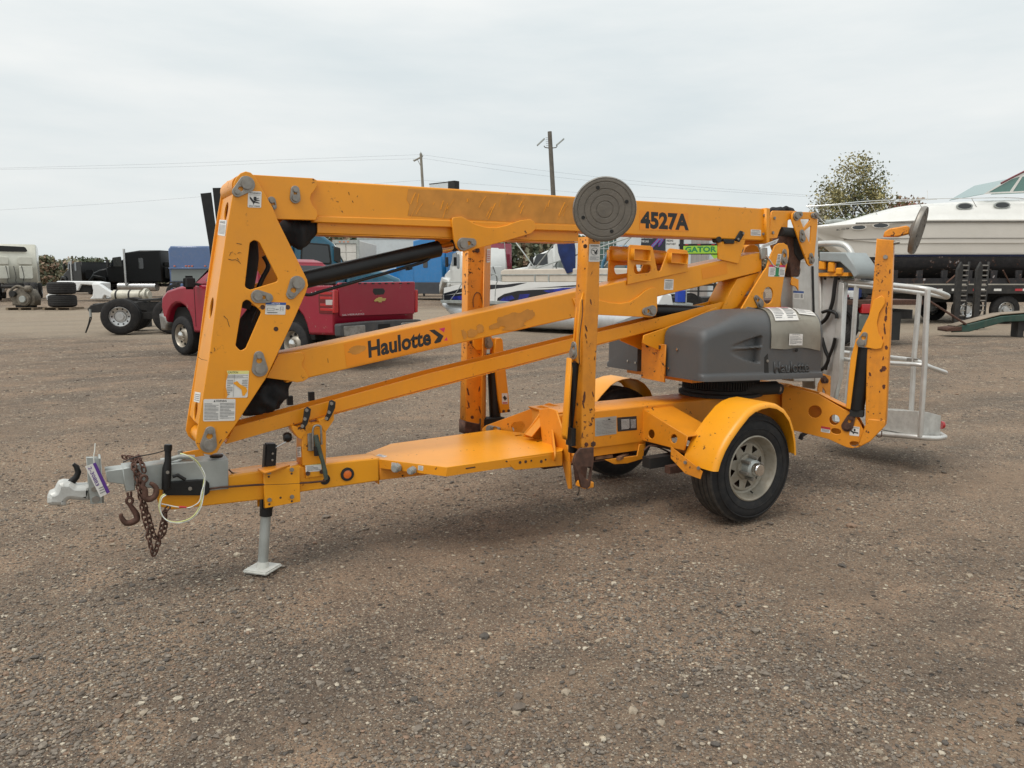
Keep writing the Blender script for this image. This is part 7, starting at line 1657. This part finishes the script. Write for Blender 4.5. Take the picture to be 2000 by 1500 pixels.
# bow rail
def rr_(q, b, r=.014): return tube('bow_rail', [f.side(b_).p(x, y) for (x, y), b_ in zip(q, b)], r, M_CHR, T, n=6, sm=3)
rr_([(1575, 403), (1620, 400), (1690, 393), (1790, 389), (1900, 387), (1990, 387), (2040, 398)], [1.6, 1.25, .9, .5, .35, .3, .3])
rr_([(1575, 404), (1640, 400), (1700, 397), (1790, 391), (1830, 389)], [1.7, 2.1, 2.5, 2.8, 2.9])
for (x0, y0), (x1, y1), b in (((1636, 400), (1652, 430), 1.05), ((1578, 404), (1612, 436), 1.6), ((1676, 402), (1688, 417), 2.2), ((1698, 395), (1715, 422), .85), ((1790, 390), (1802, 407), .5), ((1898, 388), (1912, 412), .35)): tube('rail_stanchion', [f.side(b).p(x0, y0), f.side(b).p(x1, y1)], .013, M_CHR, T, n=6)
cyl('radio_aerial', f.side(1.5).p(1812, 392), f.side(1.5).p(1811, 372), .01, M_DECK, T, n=5)
tube('anchor_roller', [f.side(1.65).p(x, y) for x, y in ((1612, 434), (1640, 431), (1648, 433))], .08, M_GALV, T, n=10)
# rail end lamp
finish(T, f)
# flatbed under the boat
f = FR(1598, 27.6, 0); T = thing('flatbed_trailer', 'black flatbed trailer with red and white reflective tape under the cabin cruiser', 'trailer')
f.bx('deck', .9, 10.5, -.05, 2.6, 1.28, 1.42, mat('plank_deck', (.32, .29, .24), .8, var=.2, vs=4), T, bev=.01)
f.bx('side_rail', .9, 10.5, -.09, -.04, 1.08, 1.38, M_FRM, T); f.bx('main_beam', 1.5, 10.5, .7, .9, .75, 1.27, M_FRM, T); f.bx('main_beam', 1.5, 10.5, 1.7, 1.9, .75, 1.27, M_FRM, T)
for k in range(11):
    a = 2.4+.75*k; f.bx('reflective_tape', a, a+.26, -.10, -.088, 1.17, 1.25, M_REDL if k % 2 == 0 else M_WH, T)
    f.bx('reflective_tape', a+.27, a+.42, -.10, -.088, 1.17, 1.25, M_WH, T) if k % 2 == 0 else None
for a in (5.35, 6.72, 8.1): wheel(f, a, -.0, .5, .28, T, holes=8); wheel(f, a, 2.2, .5, .28, T, dirn=1, holes=0)
for k in range(9): f.sp('boat_bunk', [(1.9+.9*k, 1.42), (2.1+.9*k, 1.42), (2.1+.9*k, 1.9), (1.9+.9*k, 1.9)], .5, .62, M_BOT, T)
f.bx('bunk_beam', 1.8, 10.5, .4, .7, 1.42, 1.62, M_BOT, T); f.bx('bunk_beam', 1.8, 10.5, 2.2, 2.5, 1.42, 1.62, M_BOT, T); f.tb('brace', [(4.6, .2, 1.45), (5.1, .4, 1.8)], .03, M_RUST, T, n=6); f.tb('brace', [(6.6, .2, 1.9), (7.0, .4, 1.45)], .03, M_RUST, T, n=6)
finish(T, f)
# upright loading ramps
f = FR(1868, 24.5, 0)
for k, (px, side_) in enumerate(((1861, 'left'), (1899, 'right'))):
    f = FR(px, 24.5, 0); T = thing('loading_ramp', ('left' if k == 0 else 'right')+' one of two dark ladder ramps standing upright beside the cruiser', 'ramp', group='upright ladder ramps')
    f.sp('ramp_rail', [(0, 0), (.19, 0), (.19, 2.0), (.12, 2.15), (0, 1.9)], 0, .12, M_FRM, T); f.sp('ramp_rail', [(.36, .05), (.41, .05), (.41, 2.15), (.36, 2.15)], .02, .1, M_FRM, T)
    for j in range(13): f.sp('rung', [(.18, .12+.158*j), (.38, .12+.158*j), (.38, .16+.158*j), (.18, .16+.158*j)], .03, .08, M_PIN, T, bev=.004)
    finish(T, f)
f = FR(1870, 21.5, 8); T = thing('trailer_ramp', 'green steel trailer ramp with a rusty tip lying on the gravel at the right edge', 'ramp')
M_DG = mat('dark_green_paint', (.02, .06, .045), .6, var=.2, dirt=.3)
for b in (0, .5): f.sp('ramp_beam', [(-.15, .12), (.3, .14), (1.2, .42), (2.4, .48), (2.4, .70), (1.1, .58), (-.1, .26)], b, b+.1, M_DG, T)
f.sp('ramp_tip', [(-.3, .14), (.1, .16), (.1, .3), (-.3, .24)], -.02, .65, M_RUST, T); f.sp('deck_boards', [(-.05, .28), (1.1, .61), (2.4, .73), (2.4, .77), (1.1, .65), (-.05, .31)], .03, .6, mat('ramp_boards', (.25, .2, .15), .85, var=.2), T)
f.bx('ramp_foot', 1.6, 1.75, .1, .5, .0, .5, M_FRM, T); f.tb('ramp_brace', [(-.9, 0, 1.05), (.2, 0, .35)], .03, M_RUST, T, n=6)
wheel(f, 2.2, .2, .38, .25, T, holes=0); finish(T, f)
# equipment truck with large tyres behind the basket
f = FR(1650, 18.5, -4); T = thing('service_truck', 'dark service truck with large dusty tyres and a red toolbox behind the basket', 'truck')
wheel(f, -.15, 0, .54, .35, T, rimm=M_FRM); wheel(f, -.15, 1.9, .54, .35, T, holes=0, dirn=1)
f.sp('chassis', [(-2.2, .62), (1.9, .62), (1.9, .85), (-2.2, .85)], .4, 1.9, M_FRM, T); f.bx('red_toolbox', .36, .85, -.02, .5, .78, 1.0, M_REDL, T, bev=.01)
f.sp('grey_tank', rnd([(.28, .35), (.62, .3), (.66, .75), (.3, .78)], .1), .0, .5, mat('olive_grey', (.12, .13, .11), .6), T, bev=.04); f.bx('mud_flap', 1.16, 1.42, .1, .6, .12, .8, M_BLKM, T); f.bx('bed', -2.2, 1.9, 0, 2.2, .98, 1.1, M_RUST, T, bev=.01)
for k in range(4): f.bx('hose_pile', .0+.16*k, .15+.16*k, .2, .7, 1.12, 1.26+.06*(k % 3), (M_MRN, M_WHT, M_NAVY, M_BLKM)[k], T, bev=.04, seg=2)
f.sp('scrap_sheet', [(-.1, 1.1), (1.1, 1.1), (1.2, 1.16), (.3, 1.26), (-.05, 1.28)], .6, 1.6, M_RUST, T); wheel(f, -1.4, 0, .54, .35, T, rimm=M_FRM)
finish(T, f)
# ------------------------------------------------------------ trees
LEAFM = {}
def leafmat(n, c):
    m = mat('leaf_'+n, c, .6, var=.35, vs=1.5); return m
def tree(name, label, px, d, h, w, cols, trunk_h, n=5000, ls=.12, seed=1, gap=.45, cat='tree', lean=0.):
    r = np.random.default_rng(seed); f = FR(px, d); T = thing(name, label, cat); MB = mat('bark', (.085, .07, .055), .9, var=.3, vs=5)
    ends = []
    tube('trunk', [f.w(0, 0, 0), f.w(.05, 0, trunk_h*.6), f.w(lean, .05, trunk_h*1.2), f.w(lean*1.3, .0, h*.8)], [w*.03, w*.024, w*.018, w*.005], MB, T, n=8)
    bms = []; ch = (h-trunk_h*.5)/2; cz = h-ch
    for k in range(34):
        an = r.uniform(0, 6.28); v_ = r.uniform(-.75, .97); rad = sqrt(1-v_*v_)*r.uniform(.45, 1.0)*(w/2)
        e = (rad*cos(an)+lean, rad*sin(an), cz+v_*ch*.92); z0 = max(trunk_h*.4, min(e[2]-.25*rad-.2, e[2]*.75)); m_ = (e[0]*.5, e[1]*.5, z0+(e[2]-z0)*.35)
        bms.append(sweep_me([f.w(lean*.5, 0, z0), f.w(*m_), f.w(*e)], [w*.008, w*.005, w*.0015], 5)); ends.append(e)
        if r.random() < .6: ends.append(((m_[0]+e[0])/2, (m_[1]+e[1])/2, (m_[2]+e[2])/2+.1))
    tag(merge('branches', bms, MB, T), kind='stuff')
    ends = np.array(ends); ne = len(ends); V = []; MI = []
    idx = r.integers(0, ne, n); spread = r.normal(0, 1, (n, 3))*np.array([w*.085, w*.085, h*.05]); C = ends[idx]+spread
    keep = (C[:, 2] > trunk_h*.55) & (C[:, 2] < h*1.02); C = C[keep]; idx = idx[keep]; n2 = len(C)
    A = np.array(f.A); B = np.array(f.B); W = np.array(f.o)[None]+C[:, :1]*A+C[:, 1:2]*B+np.array([0, 0, 1.])*C[:, 2:3]
    u = r.normal(0, 1, (n2, 3)); u /= np.linalg.norm(u, axis=1)[:, None]; v = np.cross(u, r.normal(0, 1, (n2, 3))); v /= np.linalg.norm(v, axis=1)[:, None]
    s = ls*r.uniform(.6, 1.4, (n2, 1)); q = np.stack([W-u*s, W+v*s*.6, W+u*s, W-v*s*.6], 1).reshape(-1, 3)
    me = bpy.data.meshes.new('crown'); me.vertices.add(len(q)); me.vertices.foreach_set('co', q.ravel()); me.loops.add(n2*4); me.loops.foreach_set('vertex_index', np.arange(n2*4, dtype=np.int32)); me.polygons.add(n2); me.polygons.foreach_set('loop_start', np.arange(0, n2*4, 4, dtype=np.int32))
    cl = r.integers(0, len(cols), ne)[idx]; rd = r.random(n2) < .25; cl[rd] = r.integers(0, len(cols), rd.sum()); me.polygons.foreach_set('material_index', cl.astype(np.int32)); me.update(calc_edges=True)
    newobj('crown', me, [leafmat(*c) for c in cols], T)
    finish(T, f)
AUT = [('olive', (.17, .165, .075)), ('yellow_green', (.30, .26, .11)), ('dark_green', (.10, .12, .055)), ('rust', (.22, .13, .06))]
tree('leafy_tree', 'tall half-bare tree with yellowing leaves behind the cruiser bow', 1660, 46, 8.4, 4.0, AUT[:3]+[AUT[1], AUT[1]], 1.0, 12500, .078, 3, lean=-.1)
tree('leafy_tree', 'dark bushy tree low behind the cruiser bow, under the tall half-bare tree', 1668, 44, 4.8, 4.6, [AUT[0], AUT[2], AUT[3]], .6, 6000, .11, 4)
tree('red_tree', 'small reddish autumn tree showing above the cruiser foredeck', 1762, 60, 7.4, 4.6, [('russet', (.26, .12, .09)), AUT[3], AUT[0]], 1.5, 3500, .14, 5)
tree('thin_shrub', 'thin pale shrub left of the tall half-bare tree', 1590, 42, 5.9, 1.8, [('pale', (.34, .31, .24)), AUT[1]], .8, 500, .07, 6)
DIST = [('far_green', (.12, .145, .09)), ('far_olive', (.22, .21, .13)), ('far_brown', (.27, .18, .12))]
k = 0
desc = ['rounded green', 'brownish', 'dark green', 'olive', 'russet brown', 'sparse green']
for px, d, h, w in ((78, 120, 4.3, 6), (98, 118, 4.8, 4), (130, 140, 3.6, 7), (158, 130, 4.9, 8), (190, 135, 5.1, 6), (206, 125, 3.8, 5)):
    tree('distant_tree', '%s distant tree on the horizon, number %d from the left' % (desc[k], k+1) if False else ('%s distant tree at left, %s' % (desc[k], ['just right of the cream cab', 'behind the low black tractor', 'between the two black tractors, low', 'between the two black tractors, tallest', 'touching the bonnet of the black sleeper', 'behind the chrome stack'][k])), px, d, h, w, DIST if k % 2 else DIST[:2], 1.0, 2600, .30, 20+k); k += 1
def tree_mass(name, label, x0, x1, d, h0, h1, n, seed, ls=.3):
    r = np.random.default_rng(seed); f = FR((x0+x1)/2, d); wid = (x1-x0)/1500*d
    a = r.uniform(-wid/2, wid/2, n); hh = h0+(h1-h0)*np.array([.5+.5*noise.noise(Vector((x*.16, seed, 0)))*1.6 for x in a]); z = hh*r.random(n)**.6; b = r.uniform(0, 8, n)
    W = np.array(f.o)[None]+a[:, None]*np.array(f.A)+b[:, None]*np.array(f.B)+z[:, None]*np.array([0, 0, 1.])
    u = r.normal(0, 1, (n, 3)); u /= np.linalg.norm(u, axis=1)[:, None]; v = np.cross(u, r.normal(0, 1, (n, 3))); v /= np.linalg.norm(v, axis=1)[:, None]; s = ls*r.uniform(.6, 1.5, (n, 1))
    q = np.stack([W-u*s, W+v*s*.7, W+u*s, W-v*s*.7], 1).reshape(-1, 3)
    me = bpy.data.meshes.new(name); me.vertices.add(len(q)); me.vertices.foreach_set('co', q.ravel()); me.loops.add(n*4); me.loops.foreach_set('vertex_index', np.arange(n*4, dtype=np.int32)); me.polygons.add(n); me.polygons.foreach_set('loop_start', np.arange(0, n*4, 4, dtype=np.int32))
    me.polygons.foreach_set('material_index', np.array([int(abs(noise.noise(Vector((x*.3, seed+3, 0))))*7) % 3 for x in a], dtype=np.int32)); me.update(calc_edges=True)
    o = newobj(name, me, [leafmat(*c) for c in DIST]); tag(o, label, 'trees', kind='stuff')
tree_mass('tree_belt', 'low belt of autumn trees along the horizon behind the trucks', -250, 1700, 150, 1.5, 5.2, 22000, 2, .4)
tree_mass('tree_belt', 'belt of yellow-green trees above the white trailers', 560, 1180, 85, 5.6, 7.2, 16000, 5, .28)
tree_mass('tree_belt', 'belt of dark trees behind the cabin cruiser at right', 1480, 2300, 110, 4, 7.0, 14000, 7, .4)
